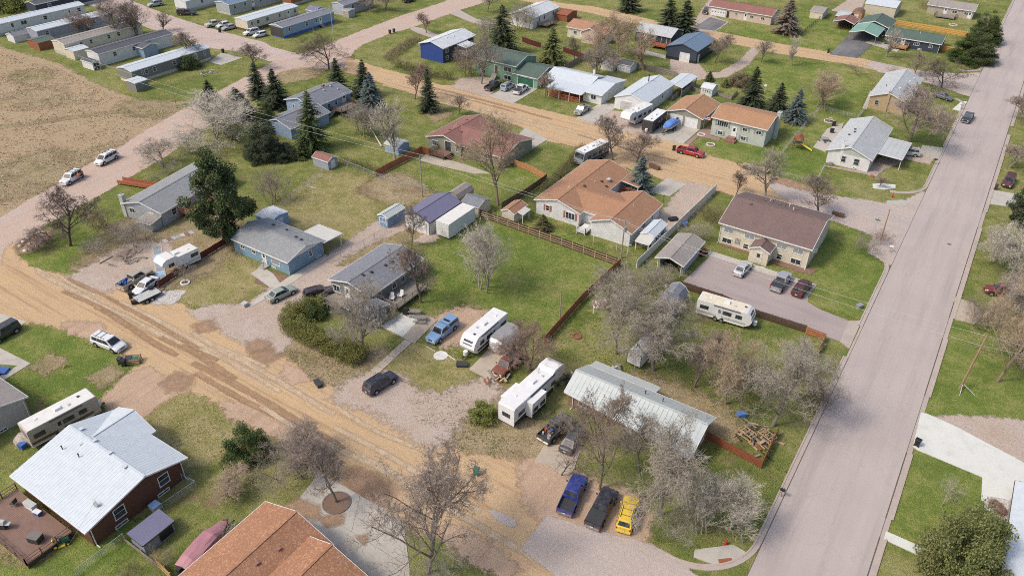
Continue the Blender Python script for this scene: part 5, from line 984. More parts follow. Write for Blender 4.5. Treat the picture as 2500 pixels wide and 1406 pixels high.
def make_kind(kind):
    P = []      # (name, mesh, role, parent index)
    def add(n, mb, role, par=None, smooth=False): P.append((n, mb.mesh(n, {'paint': 'white'}.get(role, role), smooth), role, par)); return len(P)-1
    pk = kind.startswith('pickup')
    D = dict(sedan=(4.8,.90,1.45), suv=(4.75,.93,1.76), van=(5.1,.98,1.74), jeep=(4.4,.92,1.8), hatch=(4.3,.88,1.5)).get(kind, (5.7,.98,1.82) if kind != 'pickup_old' else (5.4,.98,1.75))
    L, w, H = D; f, r = L/2, -L/2; wr = .33 if kind in ('sedan','hatch') else .37; zb = wr*.75
    ax_f, ax_r = f-L*.19, r+L*.20
    if kind in ('sedan','hatch'):
        zt = .93; st = [(r,w*.80,zb+.12,zt-.12,.80),(r+.12,w*.92,zb,zt,.82),(r+L*.2,w,zb-.03,zt+.02,.86),(0,w,zb-.05,zt,.88),(f-L*.28,w,zb-.03,zt-.02,.86),(f-.35,w*.95,zb,zt-.14,.82),(f-.06,w*.84,zb+.05,zt-.24,.80),(f,w*.74,zb+.12,zt-.34,.8)]
        cb = (f-L*.27, f-L*.44, r+L*.26, r+L*.10) if kind == 'sedan' else (f-L*.25, f-L*.42, r+.5, r+.12); cw = (w*.88, w*.68)
    elif kind in ('suv','van','jeep'):
        zt = 1.08; nose = .16 if kind == 'van' else .06
        st = [(r,w*.90,zb+.14,zt-.05,.86),(r+.10,w*.96,zb,zt,.88),(0,w,zb-.03,zt,.90),(f-L*(.20 if kind == 'van' else .27),w,zb,zt-.03,.88),(f-.30,w*.95,zb+.02,zt-nose-.05,.86),(f-.04,w*.88,zb+.08,zt-nose-.14,.84),(f,w*.82,zb+.12,zt-nose-.3,.84)]
        cb = dict(suv=(f-L*.26, f-L*.40, r+.32, r+.06), van=(f-L*.17, f-L*.36, r+.30, r+.08), jeep=(f-L*.33, f-L*.38, r+.12, r+.04))[kind]; cw = (w*.90, w*.76)
    else:
        zt = 1.10; st = [(r+.02 if kind != 'pickup_old' else r+.02,w*.0+.01,zb,zb+.01,.8)]
        cabr = r+L*.36 if 'crew' in kind or kind in ('pickup_cover','pickup') else r+L*.44
        st = [(cabr,w*.96,zb,zt,.92),(cabr+.3,w*.97,zb-.02,zt,.92),(f-L*.26,w,zb,zt,.90),(f-.35,w*.97,zb+.03,zt-.06,.88),(f-.05,w*.93,zb+.08,zt-.12,.86),(f,w*.88,zb+.12,zt-.30,.86)]
        cb = (f-L*.25, f-L*.35, cabr+.12, cabr+.02); cw = (w*.90, w*.76)
    body = add('body', loft(st), 'paint', None, False)
    a, b, c, d = cb; zc = zt-.03
    add('cabin', cabin(a, b, c, d, zc, H, cw[0], cw[1]), 'paint')
    B0, B1, T0, T1 = (a,-cw[0],zc), (a,cw[0],zc), (b,-cw[1],H-.04), (b,cw[1],H-.04)
    add('windshield', face_pane(B0, B1, T1, T0, .06, .08, .94), 'glass')
    R0, R1, Q0, Q1 = (d,-cw[0],zc), (d,cw[0],zc), (c,-cw[1],H-.04), (c,cw[1],H-.04)
    add('rear_window', face_pane(R1, R0, Q0, Q1, .1, .15, .9), 'glass')
    ns = 3 if kind in ('van','suv') else 2
    for s in (-1, 1):
        bl, br, tr, tl = ((a,s*cw[0],zc),(d,s*cw[0],zc),(c,s*cw[1],H-.04),(b,s*cw[1],H-.04))
        for i in range(ns):
            u0, u1 = .07+.86*i/ns+.012, .07+.86*(i+1)/ns-.012
            def q(u, v): return lerp(lerp(bl, br, u), lerp(tl, tr, u), v)
            pts = [q(u0,.12), q(u1,.12), q(u1,.88), q(u0,.88)]
            add('side_window', quadpane(pts if s < 0 else pts[::-1]), 'glass')
        m = MB(); m.box(a-.28, s*(w+.02), zc-.02, a-.16, s*(w+.20), zc+.14) if s > 0 else m.box(a-.28, -(w+.20), zc-.02, a-.16, -(w+.02), zc+.14); add('mirror', m, 'paint' if kind != 'jeep' else 'black')
    if pk:
        x1 = cabr-.03; m = MB(); t = .07; zr = zt
        m.box(r+.03,-w*.95,zb,x1,-w*.95+t,zr); m.box(r+.03,w*.95-t,zb,x1,w*.95,zr); m.box(x1-t,-w*.95+t,zb,x1,w*.95-t,zr); m.box(r+.03,-w*.95+t,zb,x1-t,w*.95-t,.72)
        bd = add('bed', m, 'paint'); m = MB(); m.box(r,-w*.93,zb+.2,r+.06,w*.93,zr-.02); add('tailgate', m, 'paint')
        if kind == 'pickup_cover': m = MB(); m.box(r+.06,-w*.93,zr,x1,w*.93,zr+.06); add('bed_cover', m, 'charcoal')
        elif kind == 'pickup_topper':
            m = MB(); m.hexa([(r+.03,-w*.95,zr+.005),(x1,-w*.95,zr+.005),(x1,w*.95,zr+.005),(r+.03,w*.95,zr+.005)], [(r+.22,-w*.80,H+.02),(x1-.06,-w*.80,H+.02),(x1-.06,w*.80,H+.02),(r+.22,w*.80,H+.02)]); add('topper', m, 'paint')
            for s in (-1, 1):
                p = [(r+.35,s*w*.925,zr+.2),(x1-.3,s*w*.925,zr+.2),(x1-.3,s*w*.85,H-.13),(r+.4,s*w*.85,H-.13)]; add('side_window', quadpane(p if s < 0 else p[::-1]), 'glass')
            m = MB(); m.box(x1-.9,-w*.55,H+.02,x1-.5,w*.55,H+.05); add('roof_hatch', m, 'black')
        else: m = MB(); m.box(r+.12,-w*.87,.72,x1-t-.02,w*.87,.735); add('bed_liner', m, 'charcoal')
    if kind in ('van','suv'):
        for s in (-1, 1): m = MB(); m.box(r+.7, s*cw[1]*.82-.025, H, b-.5, s*cw[1]*.82+.025, H+.06); add('roof_rail', m, 'charcoal')
        for x in (r+1.1, r+2.0): m = MB(); m.box(x-.02,-cw[1]*.8,H+.02,x+.02,cw[1]*.8,H+.06); add('cross_bar', m, 'charcoal')
    for x in (ax_f, ax_r):
        for s in (-1, 1):
            m = MB(); m.disc((x,s*(w-.01),wr+.02), (0,1,0), wr+.07, .03, 16); add('wheel_arch', m, 'well')
            m = MB(); m.disc((x,s*(w-.085),wr), (0,1,0), wr, .235, 18); t = add('wheel', m, 'tyre'); m = MB(); m.disc((x,s*(w+.03),wr), (0,1,0), wr*.62, .03, 12); add('rim', m, 'rim', t)
    for s in (-1, 1):
        m = MB(); zz = st[-1][3]-.02; m.box(f-.10, s*w*.55-.17, zz-.1, f+.015, s*w*.55+.17, zz+.06); add('headlight', m, 'lamp_clear')
        m = MB(); m.box(r-.015, s*w*.80-.09, zt-.38, r+.1, s*w*.80+.09, zt-.08); add('taillight', m, 'lamp_red')
    bm = 'chrome' if pk else 'charcoal'
    m = MB(); m.box(f-.04,-w*.82,zb+.03,f+.07,w*.82,zb+.22); add('front_bumper', m, bm if pk else 'paint'); m = MB(); m.box(r-.09,-w*.85,zb+.05,r+.03,w*.85,zb+.24); add('rear_bumper', m, bm if pk else 'paint')
    m = MB(); m.box(f-.02,-w*.4,st[-1][3]-.12,f+.03,w*.4,st[-1][3]+.02); add('grille', m, 'black'); m = MB(); m.box(r-.10,-.17,zb+.26,r-.07,.17,zb+.40); add('licence_plate', m, 'lamp_clear')
    m = MB(); m.box(r+.3,-w*.8,zb-.08,f-.3,w*.8,zb+.05); add('underbody', m, 'well')
    return P, L
def vehicle(kind, color, label, rear, front, name=None, cat=None, group=None, roof=None):
    if kind not in KIND: KIND[kind] = make_kind(kind)
    P, L = KIND[kind]; a, b = Vector(rear), Vector(front); d = b-a; c = (a+b)/2
    nm = name or ('pickup_truck' if kind.startswith('pickup') else dict(sedan='sedan', hatch='small_car', suv='sport_utility_vehicle', van='minivan', jeep='jeep')[kind])
    o = thing(nm, label, cat or ('pickup truck' if kind.startswith('pickup') else dict(sedan='car', hatch='car', suv='SUV', van='minivan', jeep='SUV')[kind]), (c.x, c.y, .065), math.atan2(d.y, d.x), group); objs = []
    o.location.z = vz(c)
    for n, me, role, par in P:
        q = link(n, me, o if par is None else objs[par]); objs.append(q)
        if role == 'paint':
            q.material_slots[0].link = 'OBJECT'; q.material_slots[0].material = MAT(roof) if (roof and n == 'cabin') else car_paint(color)
    return o
def vz(c): return .074 if (-6 < c.x < 4.3) else (.070 if -31 < c.x < -11 and 99 < c.y < 117 else .04)
WHT, SIL, BLK = (.66,.67,.68), (.40,.43,.46), (.018,.019,.022)
V = vehicle
V('van', WHT, 'white minivan parked on the lawn edge beside the lower dirt street', (-95.43,41.33), (-90.04,42.11))
V('suv', (.018,.024,.045), 'dark navy SUV parked on gravel at the end of the slab walk', (-56.38,54.60), (-55.81,58.32))
V('pickup_topper', (.17,.30,.50), 'light blue old pickup with a matching topper on the grass by the patio', (-56.13,72.59), (-56.16,67.32))
V('sedan', (.26,.31,.26), 'grey green sedan parked on the gravel drive by the light blue house', (-82.49,61.73), (-81.81,65.66))
V('suv', (.035,.015,.018), 'dark maroon SUV half hidden behind the green hedge', (-78.17,65.38), (-76.50,68.39))
tanp = V('pickup_crew', (.36,.31,.24), 'dusty tan pickup with blue junk in its open bed', (-103.43,51.09), (-103.97,56.17))
V('sedan', WHT, 'white sedan parked nose out beside the dusty tan pickup', (-101.41,55.73), (-100.22,50.97))
V('van', WHT, 'white minivan on the curving road, upper of the two', (-146.96,79.81), (-145.87,74.90))
V('suv', WHT, 'white crossover on the curving road with two people standing behind it', (-144.75,70.52), (-143.35,66.13))
V('jeep', BLK, 'black jeep nosing in from the left edge', (-107.10,36.68), (-106.75,33.03))
V('pickup_crew', (.014,.032,.20), 'royal blue pickup with an open bed, leftmost of three on the corner', (-25.41,51.74), (-26.31,56.59))
V('pickup_cover', (.02,.022,.035), 'black pickup with a flat bed cover, middle of three on the corner', (-21.98,51.71), (-22.50,56.83))
V('suv', (.72,.50,.04), 'bright yellow SUV with a roof rack on the corner lot', (-19.01,53.21), (-19.92,57.07))
junkp = V('pickup_old', (.05,.052,.055), 'dark grey pickup with a junk-filled bed beside the big fifth-wheel', (-32.98,59.74), (-32.41,64.45))
V('sedan', (.06,.062,.068), 'dark sedan parked under the bare tree by the brick house', (-29.95,60.26), (-30.17,63.27))
V('sedan', (.42,.45,.46), 'pale silver sedan in the apartment parking lot', (-26.07,108.80), (-25.84,112.80))
V('pickup_cover', (.30,.32,.35), 'silver pickup with a black bed cover in the apartment parking lot', (-19.68,107.75), (-19.47,112.96))
V('suv', (.075,.015,.018), 'dark red crossover in the apartment parking lot', (-16.52,108.14), (-16.11,112.67))
V('pickup_crew', (.33,.012,.018), 'bright red pickup on the dirt street by the sage house', (-53.63,148.53), (-47.43,148.61))
V('pickup_old', (.28,.28,.27), 'silver grey classic pickup on the concrete drive of the white porch house', (-80.70,159.87), (-80.58,152.11))
V('pickup_crew', BLK, 'black pickup in front of the mint green house', (-106.59,153.55), (-106.80,160.96))
V('suv', (.30,.36,.42), 'silver blue SUV beside the black pickup at the green house', (-103.29,156.25), (-103.54,161.46))
V('pickup_cover', WHT, 'white pickup with a black bed cover at the green house', (-99.35,155.93), (-99.98,162.19))
V('pickup', (.03,.04,.065), 'dark blue pickup parked on the avenue kerb', (-4.15,208.77), (-4.79,199.43))
V('suv', (.38,.41,.43), 'silver SUV in the gravel drive of the white avenue house', (-10.03,175.82), (-14.67,174.34))
V('van', (.09,.025,.03), 'maroon minivan on the far side of the avenue', (7.33,175.99), (6.86,168.38))
V('suv', (.16,.03,.03), 'red car half hidden by bare trees across the avenue', (11.19,127.73), (8.95,127.03))
V('suv', WHT, 'white SUV with dark windows in the trailer park, left of a pair', (-188.91,155.12), (-189.86,150.88))
V('hatch', WHT, 'white hatchback beside the white SUV in the trailer park', (-185.41,155.06), (-186.11,151.05))
V('pickup_topper', BLK, 'black pickup with a grey topper in the trailer park', (-223.27,153.97), (-219.54,156.73))
V('pickup_crew', (.50,.45,.36), 'cream pickup, left of three vehicles by the cream mobile home', (-204.09,155.10), (-205.53,149.74))
V('hatch', WHT, 'white sedan, middle of three vehicles by the cream mobile home', (-201.79,155.61), (-202.28,150.97))
V('sedan', (.30,.32,.36), 'silver sedan, right of three vehicles by the cream mobile home', (-198.30,154.95), (-199.07,150.71))
V('suv', SIL, 'silver SUV at the top edge of the trailer park street', (-237.42,158.08), (-238.41,154.21))
V('sedan', SIL, 'silver sedan parked between mobile homes behind bare trees', (-231.49,140.37), (-230.26,136.32))
V('pickup_crew', BLK, 'black pickup at the corner of the long maroon-roofed house', (-89.94,260.53), (-88.47,251.72))
V('sedan', (.10,.10,.11), 'dark car on the drive of the tan brick house', (-12.83,216.59), (-10.24,215.66))
V('pickup_old', (.20,.065,.035), 'rusty red old pickup front under the bare tree by the concrete pad', (-44.36,70.96), (-44.35,67.10))
V('suv', BLK, 'black car at the top edge beside the far street', (-176.06,206.27), (-175.45,211.34))
def bedjunk(o, seed, cols):
    r = random.Random(seed)
    for i in range(9):
        m = MB(); x, y = r.uniform(-2.5,-1.0), r.uniform(-.7,.7); s = r.uniform(.15,.4); m.obox((x,y), r.uniform(0,3), s*1.5, s, .74, .78+r.uniform(.15,.5)); m.build('junk', r.choice(cols), o)
bedjunk(tanp, 1, ['blue','tarp_blue','lightgrey','blue','greywood']); bedjunk(junkp, 2, ['white','lightgrey','blue','grey','rust'])

# ---------------------------------------------------------------- recreational vehicles: x forward (hitch end)
def wheels(o, xs, w, r=.37, m=True):
    for x in xs:
        for s in (-1, 1):
            a = MB(); a.disc((x,s*(w-.06),r+.03), (0,1,0), r+.09, .16, 14); a.build('wheel_arch', 'well', o); a = MB(); a.disc((x,s*(w-.08),r), (0,1,0), r, .26, 16); t = a.build('wheel', 'tyre', o); a = MB(); a.disc((x,s*(w+.06),r), (0,1,0), r*.6, .03, 10); a.build('rim', 'rim', t)
def extr(prof, w, name, m, o, mid=None):
    """side profile extruded across the width"""
    b = MB(); n = len(prof); b.hexa([(x,-w,z) for x, z in prof], [(x,w,z) for x, z in prof]); return b.build(name, m, o)
def swin(o, x, z, w, h, s, half, m='glass', name='window'):
    b = MB(); b.box(x-w/2, s*half-.03, z, x+w/2, s*half+.03, z+h); fr = b.build(name, 'charcoal', o); g = MB(); g.box(x-w/2+.05, s*half-.04, z+.05, x+w/2-.05, s*half+.04, z+h-.05); g.build('pane', m, fr); return fr
def roofbits(o, z, its):
    for x, y, sx, sy, hh, m in its: b = MB(); b.hexa([(x-sx,y-sy,z),(x+sx,y-sy,z),(x+sx,y+sy,z),(x-sx,y+sy,z)], [(x-sx*.8,y-sy*.8,z+hh),(x+sx*.8,y-sy*.8,z+hh),(x+sx*.8,y+sy*.8,z+hh),(x-sx*.8,y+sy*.8,z+hh)]); b.build('air_conditioner' if hh > .2 else 'roof_vent', m, o)
def rv(label, rear, front, kind='trailer', body='rv_white', roof='rv_white', stripe='rv_grey', L=None, name='travel_trailer', H=3.1, low='rv_white', slide=None, door=-1):
    a, b = Vector(rear), Vector(front); d = b-a; L = L or d.length; c = (a+b)/2; o = thing(name, label, 'camper', (c.x, c.y, .03), math.atan2(d.y, d.x)); f, r, w = L/2, -L/2, 1.22
    if kind == 'trailer': prof = [(r,.5),(f-1.0,.5),(f-.25,1.0),(f,1.6),(f-.25,2.3),(f-.9,H-.1),(f-1.2,H),(r+.12,H),(r,H-.12)]
    elif kind == 'box': prof = [(r,.45),(f,.45),(f,H-.1),(f-.12,H),(r+.12,H),(r,H-.1)]
    elif kind == 'fifth': prof = [(r,.6),(f-2.6,.6),(f-2.4,1.75),(f-.5,1.75),(f-.05,2.3),(f-.3,H+.05),(f-.9,H+.35),(f-2.4,H+.38),(f-3.0,H),(r+.12,H),(r,H-.15)]
    elif kind == 'motor': prof = [(r,.5),(f-.1,.5),(f,1.0),(f-.1,1.9),(f-.35,H-.25),(f-.6,H),(r+.1,H),(r,H-.1)]
    bo = extr(prof, w, 'body', body, o)
    rt = [p for p in prof if p[1] >= H-.01]; xa = min(p[0] for p in rt); xb = max(p[0] for p in rt if p[1] <= H+.02)
    if kind == 'fifth': xb = f-3.0; t = MB(); t.hexa([(f-2.4,-w+.06,H+.375),(f-.95,-w+.06,H+.345),(f-.95,w-.06,H+.345),(f-2.4,w-.06,H+.375)], [(f-2.4,-w+.1,H+.40),(f-.95,-w+.1,H+.37),(f-.95,w-.1,H+.37),(f-2.4,w-.1,H+.40)]); t.build('front_cap_roof', roof, o)
    t = MB(); t.box(xa+.05,-w+.05,H,xb-.05,w-.05,H+.025); t.build('roof', roof, o)
    for s in (-1, 1):
        b2 = MB(); z = .85; b2.box(r+.1, s*(w+.012)-.012, z, f-(2.7 if kind == 'fifth' else .9), s*(w+.012)+.012, z+.32); b2.build('stripe', stripe, o)
        b2 = MB(); b2.box(r+.02, s*(w+.015)-.015, .48 if kind != 'fifth' else .58, f-(2.65 if kind == 'fifth' else 1.05), s*(w+.015)+.015, .62 if kind != 'fifth' else .8); b2.build('lower_trim', low, o)
        n = 4 if L > 7 else 2
        for i in range(n):
            x = r+L*(.14+.62*i/max(1, n-1))
            if not (s == door and abs(x-(r+L*.42)) < .8): swin(o, x, 1.55, .95 if i % 2 else 1.3, .62, s, w)
        if s == door:
            q = MB(); x = r+L*.42; q.box(x-.38, s*w-.03, .62, x+.38, s*w+.035, 2.55); dd = q.build('door', body, o); q = MB(); q.box(x-.2, s*w-.03, 1.6, x+.2, s*w+.045, 2.2); q.build('pane', 'glass', dd)
            q = MB(); q.bar((r+L*.3, s*(w+.07), H-.18), (f-L*.22, s*(w+.07), H-.18), .06, n=8); q.build('awning', 'charcoal', o)
    for s, y0 in ((1,0),): q = MB(); q.box(r-.03,-.6,1.6,r+.02,.6,2.25); q.build('rear_window', 'glass', o)
    if kind == 'trailer': q = MB(); q.hexa([(f-.19,-.75,2.05),(f-.19,.75,2.05),(f-.52,.75,2.62),(f-.52,-.75,2.62)], [(f-.13,-.75,2.05),(f-.13,.75,2.05),(f-.46,.75,2.62),(f-.46,-.75,2.62)]); q.build('front_window', 'glass', o)
    if kind == 'motor': q = MB(); q.hexa([(f-.10,-1.05,1.9),(f-.10,1.05,1.9),(f-.34,1.05,H-.3),(f-.34,-1.05,H-.3)], [(f-.04,-1.05,1.9),(f-.04,1.05,1.9),(f-.28,1.05,H-.3),(f-.28,-1.05,H-.3)]); q.build('windshield', 'glass', o)
    if kind in ('trailer','box'):
        q = MB(); q.beam((f-1,-.6,.5),(f+1.0,0,.48), .1,.12); q.beam((f-1,.6,.5),(f+1.0,0,.48), .1,.12); q.bar((f+.9,0,.05),(f+.9,0,.7), .05); q.build('hitch', 'charcoal', o); q = MB(); q.cyl(f+.25,0,.55,1.2,.32,n=10); q.build('propane_cover', 'white', o)
    roofbits(o, H+.02, [(0,0,.45,.35,.28,'rv_white'),(r+L*.2,.2,.2,.2,.1,'rv_white'),(r+L*.65,-.3,.2,.2,.1,'lightgrey'),(r+L*.82,.3,.18,.18,.08,'charcoal')])
    wheels(o, (-L*.08-.45,-L*.08+.45) if kind != 'motor' else (f-1.4, r+2.2), w)
    if slide:
        for x, l, s, z0, z1, dp in slide:
            q = MB(); q.box(x-l/2, min(s*w, s*(w+dp)), z0, x+l/2, max(s*w, s*(w+dp)), z1); sl = q.build('slide_out', body, o); q = MB(); q.box(x-l/2-.03, min(s*w, s*(w+dp+.03)), z1, x+l/2+.03, max(s*w, s*(w+dp+.03)), z1+.05); q.build('slide_roof', roof, sl)
            for k in (-.25,.25): q = MB(); q.box(x+l*k-l*.17, s*(w+dp)-.025, z0+.7, x+l*k+l*.17, s*(w+dp)+.025, z0+1.35); q.build('pane', 'glass', sl)
            q = MB(); q.box(x-l*.48, s*(w+dp)-.02, z0+.02, x+l*.48, s*(w+dp)+.02, z0+.5); q.build('slide_skirt', 'black', sl)
    return o
rv('long white travel trailer with black trim beside the light blue pickup', (-50.17,76.66), (-50.29,67.25), L=8.4, low='black', stripe='black', door=1)
rv('very large white fifth-wheel camper with slide-outs and black skirting', (-38.34,59.22), (-37.57,70.96), 'fifth', L=11.2, low='black', stripe='black', H=3.35, slide=((-1.6,3.0,-1,.75,3.0,.95),(-2.6,3.2,1,.8,2.9,.7)), name='fifth_wheel_camper')
rv('cream-roofed travel trailer with small windows behind the dark board fence', (-27.66,96.24), (-19.82,96.85), 'trailer', L=8.3, roof='rv_roof_cream', stripe='lightgrey', H=2.9, door=-1)
rv('tan travel trailer with a cream roof beside the white-roofed brown house', (-83.44,26.05), (-82.72,32.17), 'box', 'rv_tan', 'rv_roof', 'brown', L=8.3, H=3.0)
rv('small old cream fifth-wheel camper beside the maroon fence', (-101.42,62.44), (-101.80,57.75), 'fifth', 'rv_white', 'rv_roof', 'lightgrey', L=6.6, H=2.7, name='fifth_wheel_camper')
rv('white fifth-wheel camper with grey swooshes in front of the workshop garage', (-66.97,164.22), (-68.47,151.86), 'fifth', L=10.0, roof='rv_roof', stripe='lightgrey', H=3.2, name='fifth_wheel_camper')
rv('black-sided toy hauler with a white roof beside the covered boat', (-63.05,163.32), (-62.92,151.58), 'box', 'charcoal', 'rv_white', 'black', L=8.0, low='black', H=3.0)
rv('grey and black motorhome behind the orange-roofed house', (-65.64,138.13), (-67.12,129.83), 'motor', 'rv_grey', 'rv_white', 'black', L=8.6, low='black', H=3.2, name='motorhome')
# enclosed cargo trailer
o = thing('cargo_trailer', 'small white enclosed cargo trailer among the bare trees', 'trailer', (-30.00,81.35), R(86)); f, r = 2.6, -2.6
prof = [(-1.05,.45),(1.05,.45),(1.05,2.2),(.85,2.4),(0,2.5),(-.85,2.4),(-1.05,2.2)]; m = MB(); m.hexa([(r,a,b) for a, b in prof], [(f,a,b) for a, b in prof]); m.build('box', 'rv_white', o)
for x in (r, f): m = MB(); [m.beam((x,prof[i][0],prof[i][1]), (x,prof[(i+1) % 7][0],prof[(i+1) % 7][1]), .06,.06) for i in range(7)]; m.build('edge_trim', 'charcoal', o)
m = MB(); m.box(r-.03,-.95,.5,r+.01,-.01,2.15); m.build('door', 'white', o); m = MB(); m.box(r-.03,.01,.5,r+.01,.95,2.15); m.build('door', 'white', o); wheels(o, (0,), 1.1, .33)
m = MB(); m.beam((f,-.5,.5),(f+1.1,0,.45),.08,.1); m.beam((f,.5,.5),(f+1.1,0,.45),.08,.1); m.build('hitch', 'charcoal', o)
# tarp-wrapped trailer
o = thing('wrapped_trailer', 'white tarp-wrapped trailer with straps under the bare tree by the concrete pad', 'trailer', (-47.42,72.95), R(88)); prof = []
m = MB(); N = 18
for z, k in ((.35,.96),(1.2,1.03),(2.0,1.0),(2.35,.86)):
    for i in range(N):
        t = 2*math.pi*i/N; x = 2.6*math.copysign(abs(math.cos(t))**.5, math.cos(t)); y = 1.25*math.copysign(abs(math.sin(t))**.5, math.sin(t)); m.v.append((x*k, y*k, z+.04*math.sin(5*t)))
for j in range(3): m.f += [(j*N+i, j*N+(i+1) % N, (j+1)*N+(i+1) % N, (j+1)*N+i) for i in range(N)]
m.f += [tuple(range(3*N, 4*N))]; m.build('tarp', 'white', o)
for z in (.8,1.5):
    m = MB()
    for i in range(N):
        t, t2 = 2*math.pi*i/N, 2*math.pi*(i+1)/N; pt = lambda t: (2.6*1.035*math.copysign(abs(math.cos(t))**.5, math.cos(t)), 1.25*1.045*math.copysign(abs(math.sin(t))**.5, math.sin(t)), z); m.bar(pt(t), pt(t2), .03)
    m.build('strap', 'grey', o)
m = MB(); m.box(-2.1,-1.0,2.36,2.1,1.0,2.42); m.build('roof', 'grey', o); wheels(o, (-.4,.5), 1.0)
# boats
def boat(label, rear, front, cover, hull, name='boat', L=None, outboard=True):
    a, b = Vector(rear), Vector(front); d = b-a; L = L or d.length; c = (a+b)/2; o = thing(name, label, 'boat', (c.x, c.y, .07), math.atan2(d.y, d.x))
    m = MB(); st = [(-L/2,.9,.75,1.45),(-L*.2,1.05,.62,1.45),(L*.15,1.0,.65,1.5),(L*.36,.62,.85,1.58),(L*.5,.04,1.35,1.66)]; k = 6
    for x, w, zb, zt in st: m.v += [(x,0,zb-.12),(x,w*.8,zb+.1),(x,w,zt),(x,0,zt+.02),(x,-w,zt),(x,-w*.8,zb+.1)]
    for i in range(4): m.f += [(i*k+j, i*k+(j+1) % k, (i+1)*k+(j+1) % k, (i+1)*k+j) for j in range(k)]
    m.f += [tuple(range(k))]; m.build('hull', hull, o)
    m = MB(); n = 7; st2 = [(-L/2-.05,.93,.15),(-L*.35,1.08,.55),(-L*.1,1.1,.75),(L*.12,1.05,.8),(L*.28,.85,.35),(L*.42,.45,.18),(L*.51,.06,.05)]
    for x, w, h in st2:
        for j in range(n): t = math.pi*j/(n-1); m.v.append((x, w*math.cos(t), (1.40 if x < L*.3 else 1.5)+h*math.sin(t)**.7*(1+.12*math.sin(9*t+x*3))))
    for i in range(len(st2)-1): m.f += [(i*n+j, (i+1)*n+j, (i+1)*n+j+1, i*n+j+1) for j in range(n-1)]
    m.build('cover', cover, o)
    m = MB(); m.beam((-L/2+.3,-.5,.5),(L*.3,-.4,.5),.1,.12); m.beam((-L/2+.3,.5,.5),(L*.3,.4,.5),.1,.12); m.beam((L*.28,-.4,.5),(L*.62,0,.5),.1,.12); m.beam((L*.28,.4,.5),(L*.62,0,.5),.1,.12); m.bar((L*.5,0,.5),(L*.47,0,1.3),.05); m.build('trailer_frame', 'charcoal', o); wheels(o, (-.9,-.1), 1.05, .33)
    if outboard: m = MB(); m.box(-L/2-.55,-.22,.9,-L/2-.1,.22,1.75); m.box(-L/2-.42,-.1,.4,-L/2-.25,.1,.95); m.build('outboard_motor', 'black', o)
    return o
boat('blue tarp covered boat on a trailer on the concrete drive', (-59.26,162.10), (-59.63,154.12), 'tarp_blue', 'lightgrey', L=6.4)
boat('narrow boat under a faded pink cover along the near orange roof', (-53.52,24.46), (-54.18,29.13), 'purple_tarp', 'maroon', L=6.6)
# flatbed utility trailers
def flatbed(label, c, rot, L=5.5, deckm='tanwood'):
    o = thing('utility_trailer', label, 'trailer', c, R(rot)); n = 12
    for i in range(n): m = MB(); m.box(-L/2+i*L/n, -1.0, .62, -L/2+(i+1)*L/n-.02, 1.0, .67); m.build('plank', deckm, o)
    m = MB(); m.box(-L/2,-1.05,.5,L/2,-1.0,.72); m.box(-L/2,1.0,.5,L/2,1.05,.72); m.box(-L/2,-1.0,.5,-L/2+.06,1.0,.61); m.box(L/2-.06,-1.0,.5,L/2,1.0,.61); m.beam((L/2,-.7,.52),(L/2+1.3,0,.48),.08,.1); m.beam((L/2,.7,.52),(L/2+1.3,0,.48),.08,.1); m.build('frame', 'charcoal', o); wheels(o, (-.8,0), 1.25, .32); return o
flatbed('empty flatbed trailer with a pale plank deck on the dirt street', (-36.75,149.07), 180)
flatbed('low open trailer bed parked beside the white sedan and maroon fence', (-98.47,52.02), 84, 3.6, 'lightgrey')
# ---------------------------------------------------------------- trees: a few grown forms, each copied as trunk + crown
def bark(name, c, c2):
    m, t, b = new_mat(name); isl = t.nodes.new('ShaderNodeNewGeometry').outputs['Random Per Island']; n = noise_at(t, objc(t), 3, 4)
    q = mix(t, rng(t, n, .35, .65), c, c2); q = mix(t, rng(t, isl, 0, 1, 0, .35), q, tuple(x*.6 for x in c)); t.links.new(q, b.inputs['Base Color']); b.inputs['Roughness'].default_value = .95; b.inputs['Specular IOR Level'].default_value = .1; _M[name] = m; return m
for n, c, c2 in (('bark_grey',(.39,.345,.285),(.31,.27,.22)), ('bark_dark',(.19,.15,.13),(.13,.10,.085)), ('bark_pale',(.54,.495,.42),(.44,.40,.33)), ('bark_pink',(.38,.315,.27),(.30,.24,.205)), ('bark_tan',(.46,.36,.26),(.36,.275,.195)), ('bark_red',(.34,.235,.195),(.26,.18,.15)), ('bark_brown',(.31,.25,.21),(.24,.19,.155)), ('bark_olive',(.23,.20,.11),(.16,.135,.08))):
    SPEC[n] = (lambda n=n, c=c, c2=c2: bark(n, c, c2)); SPEC['limb_'+n] = (lambda n=n, c=c, c2=c2: bark('limb_'+n, tuple(x*.68 for x in c), tuple(x*.6 for x in c2)))
def leafm(name, c, c2, c3):
    m, t, b = new_mat(name); isl = t.nodes.new('ShaderNodeNewGeometry').outputs['Random Per Island']; n = noise_at(t, objc(t), .9, 3)
    q = mix(t, isl, c, c2); q = mix(t, rng(t, n, .45, .7, 0, .7), q, c3); t.links.new(q, b.inputs['Base Color']); b.inputs['Roughness'].default_value = .8; b.inputs['Specular IOR Level'].default_value = .2
    _M[name] = m; return m
